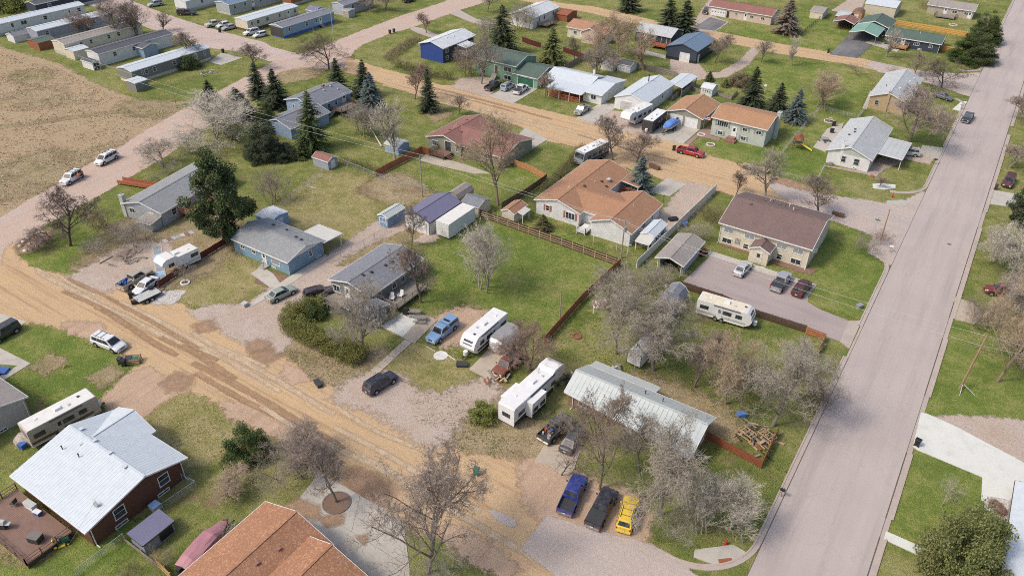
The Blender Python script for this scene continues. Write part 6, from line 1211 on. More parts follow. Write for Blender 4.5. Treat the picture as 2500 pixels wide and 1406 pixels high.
for n, a, b_, c in (('needle_dark',(.038,.056,.030),(.078,.10,.055),(.085,.092,.055)), ('needle_blue',(.095,.13,.125),(.17,.21,.205),(.10,.12,.10)), ('needle_green',(.045,.075,.022),(.095,.13,.042),(.11,.12,.05)), ('needle_pine',(.05,.08,.03),(.135,.17,.068),(.11,.13,.055)), ('needle_olive',(.085,.115,.036),(.21,.225,.085),(.18,.17,.075)), ('leaf_hedge',(.10,.12,.032),(.23,.225,.065),(.19,.165,.065)), ('leaf_olive',(.085,.085,.035),(.15,.14,.06),(.17,.13,.075)), ('leaf_bright',(.12,.15,.03),(.24,.26,.065),(.19,.19,.07)), ('twig_brown',(.17,.125,.085),(.26,.20,.14),(.15,.13,.07))):
    SPEC[n] = (lambda n=n, a=a, b_=b_, c=c: leafm(n, a, b_, c))

def tube(mb, pts, rad, n):
    """tapered open tube along a polyline"""
    base = len(mb.v); k = len(pts)
    for i in range(k):
        d = (pts[min(i+1, k-1)]-pts[max(i-1, 0)])
        d = d.normalized() if d.length > 1e-6 else Vector((0,0,1)); a = d.cross(Vector((.31,.95,.1))); a = a.normalized() if a.length > 1e-4 else Vector((1,0,0)); b = d.cross(a)
        for j in range(n): t = 2*math.pi*j/n; q = pts[i]+(a*math.cos(t)+b*math.sin(t))*rad[i]; mb.v.append((q.x, q.y, q.z))
    for i in range(k-1):
        for j in range(n): mb.f.append((base+i*n+j, base+i*n+(j+1) % n, base+(i+1)*n+(j+1) % n, base+(i+1)*n+j))
def bare(seed, H=8.0, stems=1, levels=5, spread=1.0, up=.25, droop=0.0, kids=(7,6,5,5,4), ratio=(.62,.58,.55,.52,.5), fork=.28, r0=.125, wob=.17, twig=.0075):
    r = random.Random(seed); T, Cn = MB(), MB()
    def rv_(s): return Vector((r.gauss(0,s), r.gauss(0,s), r.gauss(0,s)))
    def grow(p, d, L, rad, lv):
        ns = (6,5,4,3,2,2)[min(lv,5)]; pts = [p.copy()]; rs = [rad]; dirs = []; q = p.copy(); d = d.normalized(); end = max(twig*.6, rad*(.45 if lv < 2 else .4))
        for i in range(ns):
            tr = up if lv < 3 else up*.5-droop
            d = (d+rv_(wob*(.35 if lv == 0 else .8 if lv == 1 else 1.1))+Vector((0,0,tr*.35))).normalized(); q = q+d*L/ns; pts.append(q.copy()); rs.append(rad+(end-rad)*(i+1)/ns); dirs.append(d.copy())
        tube(T if lv <= 2 else Cn, pts, rs, (7,5,4,3,3,3)[min(lv,5)])
        if lv >= levels: return
        nk = kids[min(lv, len(kids)-1)]; lo = fork if lv == 0 else .22
        for k in range(nk):
            t = lo+(1-lo)*(k+r.random()*.8)/nk; t = min(t, .99); i = min(ns-1, int(t*ns)); u = t*ns-i; b = pts[i].lerp(pts[i+1], u); dd = dirs[i]; a = dd.cross(Vector((r.gauss(0,1), r.gauss(0,1), r.gauss(0,1)))); a = a.normalized() if a.length > .01 else Vector((1,0,0))
            ang = R(r.uniform(30,62)*spread); nd = dd*math.cos(ang)+a*math.sin(ang); 
            if lv == 0: nd = (nd+Vector((0,0,.15))).normalized()
            ll = L*ratio[min(lv, len(ratio)-1)]*r.uniform(.7,1.2)*(1-.45*(t-lo) if lv > 0 else 1-.25*(t-lo))
            grow(b, nd, ll, max(twig, (rs[i]+(rs[i+1]-rs[i])*u)*r.uniform(.5,.7)), lv+1)
    for s in range(stems):
        d = Vector((0,0,1))+(rv_(.08) if stems == 1 else Vector((math.cos(6.28*s/stems)*.45*spread, math.sin(6.28*s/stems)*.45*spread, 0))+rv_(.12)); grow(Vector((r.gauss(0,.12*(stems-1)), r.gauss(0,.12*(stems-1)), -.1)), d, H*(.62 if stems == 1 else .6)*r.uniform(.9,1.05), r0*(1 if stems == 1 else .6), 0)
    return norm(T, Cn)
def norm(*mbs):
    """scale to unit height and unit crown radius; return meshes"""
    V_ = [v for m in mbs for v in m.v]; h = max(v[2] for v in V_); rs = sorted(math.hypot(v[0], v[1]) for v in V_); w = rs[int(len(rs)*.93)]
    for m in mbs: m.v = [(x/w, y/w, z/h) for x, y, z in m.v]
    return [m.mesh(n, None) for m, n in zip(mbs, ('trunk','crown'))]
def spray(mb, p, d, L, w, r, tilt=.5):
    """one flat spray of needles: a small bent diamond"""
    d = d.normalized(); s = d.cross(Vector((0,0,1))); s = s.normalized() if s.length > .01 else Vector((1,0,0)); s = (s+Vector((0,0,r.gauss(0,tilt)))).normalized(); n = len(mb.v); a = p; b = p+d*L*.45+s*w; c = p+d*L*.45-s*w; e = p+d*L+Vector((0,0,-.15*L)); mb.v += [tuple(a), tuple(b), tuple(e), tuple(c)]; mb.f += [(n,n+1,n+2,n+3)]
def spruce(seed, levels=30, per=11, sub=11, taper=.85, droop=.28, dens=1.0, sz=1.0):
    r = random.Random(seed); T, Cn = MB(), MB(); H = 8.0; Rm = 2.1; tube(T, [Vector((0,0,-.1)), Vector((.02,.03,H*.5)), Vector((0,0,H*.98))], [.16,.09,.012], 6)
    for i in range(levels):
        t = i/(levels-1); z = .25+(H-.35)*t; L = Rm*((1-t)**taper)*(1 if t > .06 else .8)+.10
        for k in range(max(5, int(per*(1-t*.45)))):
            a = r.uniform(0,6.283); l = L*r.uniform(.72,1.12); p = Vector((0,0,z+r.uniform(-.1,.1))); d = Vector((math.cos(a), math.sin(a), r.uniform(.0,.25)+.35*t)); d.normalize(); n = max(3, int(sub*dens*(l/Rm*.8+.25))); pts = []
            for j in range(n+1):
                u = j/n; q = p+d*l*u+Vector((0,0,-droop*l*u*u)); pts.append(q)
            tube(T, [pts[0], pts[n//2], pts[n]], [.03,.018,.006], 3)
            for j in range(1, n+1):
                u = j/n; dd = (pts[j]-pts[j-1]).normalized(); s = dd.cross(Vector((0,0,1))).normalized(); w = sz*(.30*(1-u*.55))*(.55+.45*l/Rm)
                for sg in (-1, 1): spray(Cn, pts[j], dd*.55+s*sg*r.uniform(.6,1.1)+Vector((0,0,r.uniform(-.25,.15))), w*r.uniform(1.0,1.6), w*.42, r)
                spray(Cn, pts[j], dd+Vector((0,0,r.uniform(-.1,.5))), w*1.3, w*.4, r)
    return norm(T, Cn)
def puffy(seed, n=90, leaves=110, size=.2, shape='pine', H=8.0, Rm=2.6, trunk=True, clump=.55):
    """crown of many clumps of small leaves round a branching trunk"""
    r = random.Random(seed); T, Cn = MB(), MB()
    if trunk: tube(T, [Vector((0,0,-.1)), Vector((.1,.05,H*.45)), Vector((0,-.05,H*(.72 if shape == 'cone' else .93)))], [.26,.14,.02], 7)
    else: tube(T, [Vector((0,0,-.1)), Vector((0,0,H*.5))], [.10,.03], 5)
    for i in range(n):
        for _ in range(60):
            x, y, z = r.uniform(-1,1), r.uniform(-1,1), r.uniform(0,1); rho = math.hypot(x, y)
            if shape == 'pine': lim = (.55+.45*math.sin(min(1, (z-.1)/.25)*1.57) if z < .36 else (1-(z-.36)/.66)**.75*.98+.04) if z > .14 else 0; lim *= (.78+.34*math.sin(3*math.atan2(y, x)+11*z))
            elif shape == 'dome': lim = math.sqrt(max(0, 1-z*z))
            elif shape == 'cone': lim = (1-z)**.7
            else: lim = 1
            if rho < lim and (rho > lim*.45 or r.random() < .25): break
        c = Vector((x*Rm, y*Rm, z*H*.94+.1)); cr = clump*r.uniform(.6,1.25)
        if trunk and rho > .2: tube(T, [Vector((0,0,max(.3, c.z-rho*Rm*.35))), c], [.05,.012], 3)
        for k in range(leaves):
            v = Vector((r.gauss(0,1), r.gauss(0,1), r.gauss(0,.75))); v = v.normalized()*cr*(r.random()**.4); p = c+v; d = (v+Vector((r.gauss(0,.3), r.gauss(0,.3), r.gauss(.1,.3))))
            if d.length > .01: spray(Cn, p, d, size*r.uniform(.7,1.5), size*.34, r, .9)
    return norm(T, Cn)
FORM = {}
def form(k):
    if k in FORM: return FORM[k]
    f = {'elm': lambda: bare(3, kids=(10,7,6,5,4), ratio=(.62,.58,.55,.56,.75)), 'elm2': lambda: bare(21, kids=(10,7,6,5,4), ratio=(.62,.58,.55,.56,.75), spread=1.0, up=.25), 'oak': lambda: bare(8, kids=(12,7,6,5,4), spread=1.05, up=.2, fork=.14, wob=.15, ratio=(.72,.6,.56,.58,.75)), 'wide': lambda: bare(15, kids=(10,7,6,5,4), spread=1.25, up=.08, fork=.15, wob=.22, ratio=(.85,.62,.56,.58,.75)),
         'aspen': lambda: bare(5, kids=(18,8,6,5), levels=4, spread=.72, up=.45, fork=.16, ratio=(.52,.52,.5,.5), r0=.10, wob=.12, twig=.006), 'vase': lambda: bare(12, stems=6, levels=4, kids=(8,6,5,4), ratio=(.6,.58,.58,.7), spread=.8, up=.35, r0=.11), 'shrub': lambda: bare(33, stems=11, levels=4, kids=(7,5,5,4), ratio=(.6,.58,.58,.75), spread=1.1, up=.2, wob=.22, r0=.09, twig=.006),
         'weep': lambda: bare(27, kids=(11,7,6,5,4), spread=1.05, up=.28, droop=.5, fork=.22, ratio=(.7,.62,.6,.64,.85)), 'gnarl': lambda: bare(44, levels=4, kids=(9,6,5,4), spread=1.25, up=.08, wob=.3, fork=.28, ratio=(.8,.6,.55,.5), twig=.008), 'brush': lambda: bare(51, stems=18, levels=3, kids=(8,7,6), spread=1.0, up=.25, wob=.2, r0=.045, twig=.006),
         'spruce': lambda: spruce(2, 34, 13, 11, .72), 'spruce2': lambda: spruce(7, 30, 13, 10, .62, .35), 'spruce3': lambda: spruce(9, 36, 13, 11, .85, .2), 'pine': lambda: puffy(4, 105, 300, .15, clump=.44), 'juniper': lambda: puffy(6, 80, 230, .13, 'dome', 4.0, 2.4, False, .5), 'cedar': lambda: puffy(16, 150, 260, .11, 'cone', 8.0, 2.6, True, .45), 'bush': lambda: puffy(10, 50, 150, .12, 'dome', 2.2, 1.6, False, .4)}[k]()
    FORM[k] = f; return f
def tree(kind, mt, label, p, h, w, rot=None, mc=None, name=None, cat=None, group=None, lean=0):
    """h = height, w = crown radius, in metres"""
    tr, cr = form(kind); ev = kind in ('spruce','spruce2','spruce3','spruce_fine','pine','juniper','cedar','bush')
    nm = name or (dict(pine='pine_tree', juniper='juniper', cedar='evergreen_tree', bush='shrub').get(kind, 'spruce_tree') if ev else ('bare_shrub' if kind in ('shrub','brush') else 'bare_tree'))
    o = thing(nm, label, cat or ('shrub' if 'shrub' in nm or kind in ('juniper',) else 'tree'), (p[0], p[1], 0), U(0,6.28) if rot is None else rot, group); o.rotation_euler.x = lean; o.scale = (w, w, h)
    for n, me, mm in (('trunk', tr, mt if ev else 'limb_'+mt), ('crown', cr, mc or mt)):
        if len(me.materials) == 0: me.materials.append(MAT(mm))
        q = link(n, me, o); q.material_slots[0].link = 'OBJECT'; q.material_slots[0].material = MAT(mm)
    return o
T = tree
# west side, by the curving road
T('elm2', 'bark_dark', 'tall dark bare tree on the lawn inside the road bend', (-122.23,54.31), 10.83, 5.2)
T('wide', 'bark_dark', 'low leaning bare tree spreading over the ring of rocks', (-126.18,53.54), 2.9, 4.6)
T('shrub', 'bark_red', 'reddish bare thicket beside the grey house chimney', (-123.49,60.09), 4.2, 2.9)
T('shrub', 'bark_grey', 'tangled grey bare thicket in front of the grey house', (-113.73,60.97), 4.6, 4.0)
T('brush', 'bark_pale', 'pale low brush at the end of the thicket by the grey house', (-117.47,55.67), 2.4, 2.4)
T('brush', 'bark_brown', 'brown brush pile edge near the blue barrel', (-112.25,57.24), 1.6, 2.8)
T('wide', 'bark_grey', 'bare tree reaching over the curving road', (-134.60,81.64), 5.85, 5.2)
T('gnarl', 'bark_pink', 'small bare ornamental tree behind the grey house', (-130.96,77.99), 2.0, 2.2)
T('vase', 'bark_pale', 'huge pale bare tree toppling towards the road by the spruces', (-135.53,97.33), 10.57, 9.0)
T('wide', 'bark_pale', 'pale dead limbs heaped below the spruces by the road', (-134.16,91.42), 5.0, 6.5)
T('shrub', 'bark_pink', 'round pinkish bare tree in the yard right of the pine', (-105.74,83.88), 7.36, 3.7)
T('gnarl', 'bark_grey', 'small gnarled bare tree in a white tyre ring by the maroon fence', (-97.41,57.89), 3.2, 2.4)
T('aspen', 'bark_pale', 'pale bare tree above the small pale blue shed', (-99.42,110.90), 12.83, 4.0)
T('vase', 'bark_grey', 'grey bare tree beside the raised deck of the pale blue house', (-113.24,117.01), 7.90, 4.4)
T('elm', 'bark_red', 'reddish bare tree at the dirt street edge by a lone spruce', (-117.77,140.02), 9.29, 3.6)
T('elm', 'bark_pink', 'small pink bare tree above the maroon-roofed house', (-103.45,138.67), 5.30, 2.4)
T('elm2', 'bark_tan', 'tall tan bare tree in front of the maroon-roofed house', (-71.29,106.80), 18.83, 6.2)
T('vase', 'bark_pale', 'tall pale bare tree alone on the wide green lawn', (-58.11,83.39), 13.15, 4.4)
T('elm', 'bark_brown', 'brown bare tree against the east side of the slate-roofed house', (-63.68,74.48), 11.75, 3.6)
T('elm2', 'bark_brown', 'slim brown bare tree behind the slate-roofed house', (-75.35,86.58), 7.69, 2.4)
T('weep', 'bark_grey', 'drooping grey bare tree in front of the porch wing', (-62.43,60.54), 11.47, 4.6)
T('oak', 'bark_red', 'reddish bare tree leaning over the rusty pickup', (-41.37,70.26), 7.32, 4.4)
# the tree-filled yard
T('weep', 'bark_grey', 'bare grey tree nearest the board fence in the tree-filled yard', (-33.35,80.05), 13.62, 5.0)
T('shrub', 'bark_pink', 'dense bare thicket at the back corner of the tree-filled yard', (-38.24,93.97), 5.2, 4.0)
T('weep', 'bark_grey', 'broad bare tree overhanging the small cargo trailer', (-27.54,79.63), 11.61, 5.6)
T('elm', 'bark_brown', 'slender bare tree in the middle of the tree-filled yard', (-21.65,79.58), 9.89, 3.4)
T('oak', 'bark_tan', 'tan leafing tree with a split pale trunk in the yard', (-16.94,78.82), 11.44, 4.2)
T('oak', 'bark_grey', 'largest bare tree near the avenue in the tree-filled yard', (-10.66,78.19), 12.76, 6.2)
T('shrub', 'bark_pale', 'pale bare thicket beside the end of the dark board fence', (-11.08,90.78), 4.6, 3.6)
T('shrub', 'bark_brown', 'brown bare thicket on the avenue slope', (-7.51,85.29), 4.4, 3.4)
T('shrub', 'bark_grey', 'grey bare brush behind the taupe carport', (-36.10,99.15), 3.6, 3.6)
T('shrub', 'bark_olive', 'olive brown brush along the white fence, upper clump', (-36.85,123.49), 3.6, 3.2)
T('shrub', 'bark_grey', 'grey brush along the white fence, lower clump', (-36.07,116.12), 3.8, 3.2)
T('brush', 'bark_grey', 'low brush by the grey barn-shaped shed', (-27.86,94.19), 2.4, 2.6)
# front of the brick house and the corner
T('oak', 'bark_brown', 'bare tree in front of the left half of the brick house', (-23.86,56.98), 14.89, 4.2)
T('weep', 'bark_grey', 'wide drooping bare tree above the yellow SUV', (-16.85,57.40), 12.86, 5.0)
T('elm2', 'bark_grey', 'bare tree crossing the middle of the pale metal roof', (-21.33,62.02), 9.73, 2.8)
T('vase', 'bark_pale', 'fluffy pale bare tree on the corner by the hydrant, right one', (-9.01,59.60), 7.85, 2.9)
T('vase', 'bark_pale', 'fluffy pale bare tree on the corner by the hydrant, left one', (-11.49,58.32), 9.61, 2.9)
T('brush', 'bark_pale', 'pale bare brush between the yellow SUV and the corner trees', (-14.03,56.37), 2.6, 2.8)
T('gnarl', 'bark_dark', 'small dark leaning tree over the concrete pad by the brick house', (-28.55,56.42), 3.4, 2.6)
T('shrub', 'bark_grey', 'grey bare shrub at the west end of the brick house', (-31.46,62.87), 3.6, 2.2)
T('oak', 'bark_pink', 'large bare tree at the lower centre over the dirt street edge', (-33.25,37.40), 16.87, 6.4)
T('brush', 'bark_pale', 'pale drooping brush at the foot of the large lower tree', (-32.00,36.81), 3.2, 3.2)
T('elm', 'bark_pink', 'bare tree in a round cutout of the concrete drive', (-47.37,39.01), 9.90, 2.9)
T('shrub', 'bark_pink', 'broad mauve bare thicket beside the lower dirt street', (-54.77,39.56), 6.4, 5.0)
T('vase', 'bark_pink', 'mauve bare tree in the thicket beside the lower dirt street', (-54.59,41.99), 5.4, 3.4)
T('vase', 'bark_tan', 'broken pale trunk with splayed twigs by the dark juniper', (-57.59,33.99), 3.6, 2.6)
T('brush', 'bark_pale', 'pale brush at the bow of the pink boat', (-53.23,29.01), 2.8, 1.7)
T('brush', 'bark_tan', 'straw brush beside the small mauve lean-to', (-56.43,23.22), 2.2, 1.6)
T('brush', 'bark_dark', 'dark low shrub at the lower left edge', (-58.04,20.75), 1.1, 1.3)
# across the avenue
T('gnarl', 'bark_pale', 'small silvery bare tree on the lawn by the white driveway', (9.24,76.38), 4.15, 1.7)
T('oak', 'bark_tan', 'brown forked tree beside the leaning utility pole', (12.08,103.89), 16.04, 5.4)
T('shrub', 'bark_brown', 'dark tangled thicket across the avenue by the drive', (8.98,116.21), 4.4, 4.0)
T('weep', 'bark_pale', 'pale hazy bare tree at the right edge above the thicket', (10.78,131.96), 10.97, 5.2)
T('shrub', 'bark_red', 'reddish bare thicket at the right edge around the red car', (11.91,125.83), 4.6, 4.4)
T('elm', 'bark_pink', 'bare tree near the maroon minivan across the avenue', (6.65,180.79), 6.81, 4.4)
T('elm', 'bark_pink', 'bare tree at the right edge beyond the maroon minivan', (6.95,210.41), 6.0, 4.4)
T('brush', 'bark_grey', 'dense round bare bush on the apartment lawn', (-10.66,128.19), 3.6, 2.6)
T('brush', 'bark_red', 'reddish bare shrub beside the street pole', (-9.16,133.16), 2.6, 2.0)
T('elm', 'bark_brown', 'bare street tree at the apartment corner, right one', (-20.57,136.41), 7.95, 4.0)
T('elm2', 'bark_grey', 'tall bare street tree behind the apartment, left one', (-30.52,136.45), 11.25, 4.4)
T('elm2', 'bark_dark', 'small dark bare tree at the end of the white fence', (-36.17,136.37), 5.09, 2.2)
T('elm', 'bark_brown', 'bare tree at the front of the orange-roofed house, left of two', (-62.70,136.60), 9.56, 4.0)
T('oak', 'bark_brown', 'bare tree at the front of the orange-roofed house, right of two', (-58.20,138.31), 6.83, 4.6)
T('wide', 'bark_dark', 'dark spreading bare tree at the far street corner', (-13.07,224.85), 7.87, 6.0)
T('oak', 'bark_pink', 'great sprawling bare tree before the tan brick house', (-13.15,183.12), 13.08, 8.6)
T('vase', 'bark_tan', 'hazy yellowish bare tree on the far lawn', (-35.26,191.75), 9.91, 5.2)
T('elm', 'bark_brown', 'tiny bare tree in the white stone oval', (-13.98,156.01), 2.4, 1.5)
T('gnarl', 'bark_pink', 'low bare tree at the far street edge, left of two', (-33.41,221.37), 3.85, 3.2)
T('gnarl', 'bark_pink', 'low bare tree at the far street edge, right of two', (-26.22,225.34), 3.09, 3.0)
T('spruce3', 'bark_brown', 'tall brown larch beside the long pink house', (-60.87,248.51), 10.88, 4.0, mc='bark_brown', name='larch_tree')
T('aspen', 'bark_pale', 'slim pale bare tree at the far street edge on the open lawn', (-50.14,219.55), 8.34, 2.2)
T('elm', 'bark_grey', 'bare tree where the gravel path meets the far street', (-57.99,217.29), 6.75, 3.0)
T('elm', 'bark_brown', 'bare tree at the corner of the navy workshop', (-68.38,209.37), 8.36, 4.2)
T('aspen', 'bark_tan', 'pale tan bare tree before the navy house deck', (-81.49,192.03), 11.54, 4.6)
T('vase', 'bark_pink', 'mauve bare tree behind the white porch house', (-90.65,180.68), 9.50, 4.2)
T('elm', 'bark_pink', 'slim bare tree beside the pair of white sheds', (-85.34,181.78), 7.06, 2.6)
T('weep', 'bark_tan', 'large tan willow before the salmon-roofed house', (-92.57,197.55), 12.23, 6.4)
T('shrub', 'bark_tan', 'tan thicket beside the large willow', (-99.73,201.41), 6.0, 4.6)
T('elm', 'bark_brown', 'thin bare tree inside the red board fence', (-100.40,187.55), 7.23, 2.4)
T('elm', 'bark_pink', 'small bare tree on the white porch house lawn', (-92.37,158.76), 7.40, 2.4)
T('shrub', 'bark_brown', 'big brown bare thicket in front of the royal blue house', (-116.06,160.90), 9.0, 6.0)
T('elm2', 'bark_grey', 'tall grey bare tree between the royal blue and green houses', (-110.94,158.19), 13.35, 5.0)
T('elm', 'bark_red', 'small reddish bare tree on the lawn by the paved street', (-148.90,184.20), 6.44, 2.6)
T('wide', 'bark_dark', 'dark spreading bare tree at the street junction', (-149.68,143.79), 9.38, 7.0)
T('elm', 'bark_brown', 'bare tree at the trailer park street corner', (-166.51,133.69), 7.19, 4.2)
T('aspen', 'bark_brown', 'narrow upright bare tree on the trailer park street', (-213.83,140.85), 5.45, 2.6)
T('elm2', 'bark_pink', 'tall bare tree between mobile homes, left of two', (-214.92,126.18), 12.57, 5.4)
T('vase', 'bark_brown', 'tall bare tree between mobile homes, right of two', (-214.64,132.19), 11.98, 5.4)
T('elm', 'bark_brown', 'bare tree at the end of the grey mobile home', (-184.18,127.93), 8.67, 4.0)
T('vase', 'bark_red', 'reddish bare tree beside the lavender mobile home', (-229.27,125.49), 6.5, 4.2)
T('elm', 'bark_pink', 'bare tree at the top edge beside the paved street', (-147.61,214.21), 8.0, 4.0)
T('shrub', 'bark_grey', 'grey bare thicket before the white gabled house', (-127.63,204.99), 9.0, 6.0)
T('shrub', 'bark_grey', 'grey bare brush by the spruce behind the royal blue house', (-130.80,190.84), 7.0, 5.0)
T('aspen', 'bark_pale', 'slim pale bare tree before the navy house with green roof', (-30.38,243.39), 8.03, 3.0)
T('elm', 'bark_brown', 'slender bare tree on the navy house lawn corner', (-20.42,229.50), 6.35, 2.6)
T('elm', 'bark_pink', 'bare tree at the top edge among mobile homes, left of two', (-177.81,191.89), 6.0, 4.6)
T('elm', 'bark_pink', 'bare tree at the top edge among mobile homes, right of two', (-175.40,196.10), 6.4, 4.2)
T('brush', 'bark_red', 'reddish shrub at the corner of the grey top right house', (-30.40,305.90), 3.0, 2.4)
# evergreens
T('pine', 'bark_dark', 'huge dark green pine between the grey house and the light blue house', (-102.00,69.86), 17.59, 5.0, mc='needle_pine')
E_ = lambda k, m, l, p, h, w: T(k, 'bark_dark', l, p, h, w, mc=m)
E_('spruce', 'needle_dark', 'short dark spruce at the road edge, leftmost of the group', (-154.49,109.66), 6.02, 2.2)
E_('spruce2', 'needle_dark', 'tall dark spruce in the group by the road, left of two', (-148.67,119.02), 8.65, 2.7)
E_('spruce', 'needle_dark', 'tall dark spruce in the group by the road, right of two', (-140.84,117.44), 9.17, 3.2)
E_('spruce2', 'needle_dark', 'dark spruce half hidden by pale dead limbs', (-145.53,110.07), 6.0, 2.8)
E_('cedar', 'needle_dark', 'dark bushy evergreen heap below the spruce group', (-122.02,96.76), 8.25, 3.9)
E_('juniper', 'needle_dark', 'low dark juniper beside the evergreen heap', (-118.48,99.24), 3.4, 3.0)
E_('spruce3', 'needle_green', 'small green spruce behind the lavender shed', (-115.74,100.92), 3.6, 1.6)
E_('spruce2', 'needle_green', 'spruce in front of the pale blue house garage', (-117.08,105.40), 12.62, 3.4)
E_('spruce', 'needle_dark', 'dark spruce behind the pale blue house', (-134.79,131.60), 9.05, 2.8)
E_('spruce3', 'needle_dark', 'dark spruce at the dirt street, behind the blue spruce', (-129.07,134.65), 8.94, 2.9)
E_('spruce', 'needle_blue', 'blue spruce beside the raised deck', (-121.11,128.31), 9.32, 3.0)
E_('spruce', 'needle_dark', 'lone dark spruce on the lawn below the dirt street', (-110.26,135.70), 10.19, 2.3)
E_('spruce2', 'needle_dark', 'tall spruce behind the royal blue house', (-120.45,181.82), 13.14, 4.2)
E_('spruce2', 'needle_olive', 'olive spruce behind the mint green house garage', (-103.51,180.27), 10.43, 3.8)
E_('spruce2', 'needle_dark', 'tall spruce behind the navy house, left of two', (-90.16,227.12), 10.44, 4.2)
E_('spruce', 'needle_dark', 'tall spruce behind the navy house, right of two', (-85.30,227.56), 10.84, 4.2)
E_('spruce', 'needle_dark', 'dark spruce at the top edge above the far dirt street', (-110.79,242.64), 9.0, 3.6)
E_('spruce', 'needle_dark', 'spruce on the back lawn with bluish tips, tallest of three', (-49.32,183.08), 9.71, 2.9)
E_('spruce3', 'needle_dark', 'dark spruce on the back lawn, middle of three', (-42.85,182.86), 7.28, 2.6)
E_('spruce', 'needle_blue', 'blue spruce on the back lawn, right of three', (-37.67,179.47), 7.81, 2.6)
E_('spruce', 'needle_blue', 'blue spruce at the front of the orange-roofed house', (-52.14,126.93), 7.52, 2.4)
E_('cedar', 'needle_green', 'large bushy evergreen at the avenue corner, nearer one', (-9.46,253.18), 8.53, 6.0)
E_('cedar', 'needle_green', 'tall bushy evergreen at the avenue corner, farther one', (-9.17,274.41), 9.57, 4.6)
E_('spruce', 'needle_blue', 'small blue spruce between the two avenue evergreens', (-10.60,281.02), 6.0, 2.2)
E_('pine', 'needle_dark', 'dark evergreen at the right edge above the pale driveway', (11.45,153.24), 9.39, 3.6)
E_('juniper', 'needle_olive', 'broad olive evergreen in the lower right corner', (12.22,67.44), 10.40, 4.0)
E_('juniper', 'needle_olive', 'low brownish evergreen beside the white stone bed', (13.29,75.29), 2.4, 2.2)
E_('juniper', 'needle_green', 'dark green juniper beside the mauve thicket', (-61.05,38.28), 5.12, 2.6)
E_('spruce', 'needle_green', 'small spruce beside the playhouse shed', (-64.17,194.28), 2.6, 1.2)
E_('spruce3', 'needle_olive', 'tiny spruce in the low fenced garden', (-59.14,192.66), 2.2, 1.2)
E_('spruce3', 'leaf_olive', 'small brown-green spruce beside the white house gable', (-59.91,103.98), 3.0, 1.5)
T('bush', 'bark_dark', 'green shrub beside the gravel drive and the big fifth-wheel', (-41.42,59.03), 2.6, 1.8, mc='leaf_bright')
T('bush', 'bark_dark', 'dark green shrub at the end of the grey mobile home', (-179.99,123.58), 4.0, 3.0, mc='needle_green')
T('bush', 'bark_dark', 'dark round bush at the corner of the slate-roofed house', (-74.42,62.83), 2.6, 1.9, mc='needle_green')
T('bush', 'bark_dark', 'brown-green bush in the low fenced garden', (-56.36,196.12), 3.4, 3.0, mc='twig_brown')
T('bush', 'bark_dark', 'yellow-green leafing tree in the top left corner', (-271.91,125.92), 6.0, 6.5, mc='leaf_bright', name='leafing_tree', cat='tree')
# hedges: one thing each, grown from clumps along a line
def hedge(label, pts, h, w, leaf, seed, n=26, leaves=170, size=.15, name='hedge', bare_=False):
    r = random.Random(seed); c = Vector(pts[len(pts)//2]); o = thing(name, label, 'hedge', (c.x, c.y, 0)); Cn, St = MB(), MB(); seg = [(Vector(pts[i]), Vector(pts[i+1])) for i in range(len(pts)-1)]; tot = sum((b-a).length for a, b in seg)
    for a, b in seg:
        k = max(2, int(n*(b-a).length/tot*1.0))
        for i in range(k*5):
            u = (i+r.random())/(k*5); p = a.lerp(b, u); d = (b-a).normalized(); s = Vector((-d.y, d.x)); off = r.uniform(-1,1); q = p+s*off*w; z = r.uniform(.2,.9)*h*(1-.35*abs(off)**2); ce = Vector((q.x-c.x, q.y-c.y, z)); cr = r.uniform(.4,.7)
            if i % 3 == 0: tube(St, [Vector((p.x-c.x, p.y-c.y, 0)), ce], [.03,.01], 3)
            for _ in range(leaves//4):
                v = Vector((r.gauss(0,1), r.gauss(0,1), r.gauss(0,.9))).normalized()*cr*(r.random()**.4); spray(Cn, ce+v, v+Vector((r.gauss(0,.4), r.gauss(0,.4), .5 if bare_ else .2)), size*r.uniform(.7,1.5)*(1.7 if bare_ else 1), size*(.34 if not bare_ else .08), r, .9)
    St.build('stem', 'bark_brown', o, kind='stuff'); Cn.build('foliage', leaf, o, kind='stuff')
hedge('thick green hedge curving round the drive corner of the slate-roofed house', [(-74.20,64.47),(-76.81,62.44),(-75.80,59.09),(-70.73,58.46),(-65.33,58.57),(-61.30,58.95)], 2.4, 1.7, 'leaf_hedge', 1, 110, 330)
hedge('olive hedge along the drive beside the motorhome', [(-67.21,116.04),(-67.60,122.14),(-69.11,131.40),(-70.31,137.98)], 1.8, .9, 'leaf_olive', 2, 36, 220)
hedge('brown bare hedge on the bank left of the royal blue house', [(-141.71,157.75),(-144.01,165.66),(-145.96,172.54),(-146.03,177.29)], 2.0, 1.1, 'twig_brown', 3, 40, 220, .2, bare_=True)
hedge('olive brown bare hedge below the royal blue house', [(-137.31,155.93),(-130.06,154.73),(-123.41,154.86),(-118.46,156.14)], 2.2, 1.3, 'leaf_olive', 4, 46, 220, .2, bare_=True)
hedge('brown weedy hedge behind the garden bed', [(-108.23,104.02),(-102.89,104.25),(-99.30,104.48)], 1.3, 1.0, 'leaf_olive', 5, 20, 150, .18, bare_=True)

E_('cedar', 'needle_dark', 'brownish evergreen behind the pale toppled tree', (-142.07,108.02), 6.5, 3.2)
E_('cedar', 'needle_green', 'green evergreen between the dark spruces and the heap', (-132.13,106.45), 7.5, 2.6)

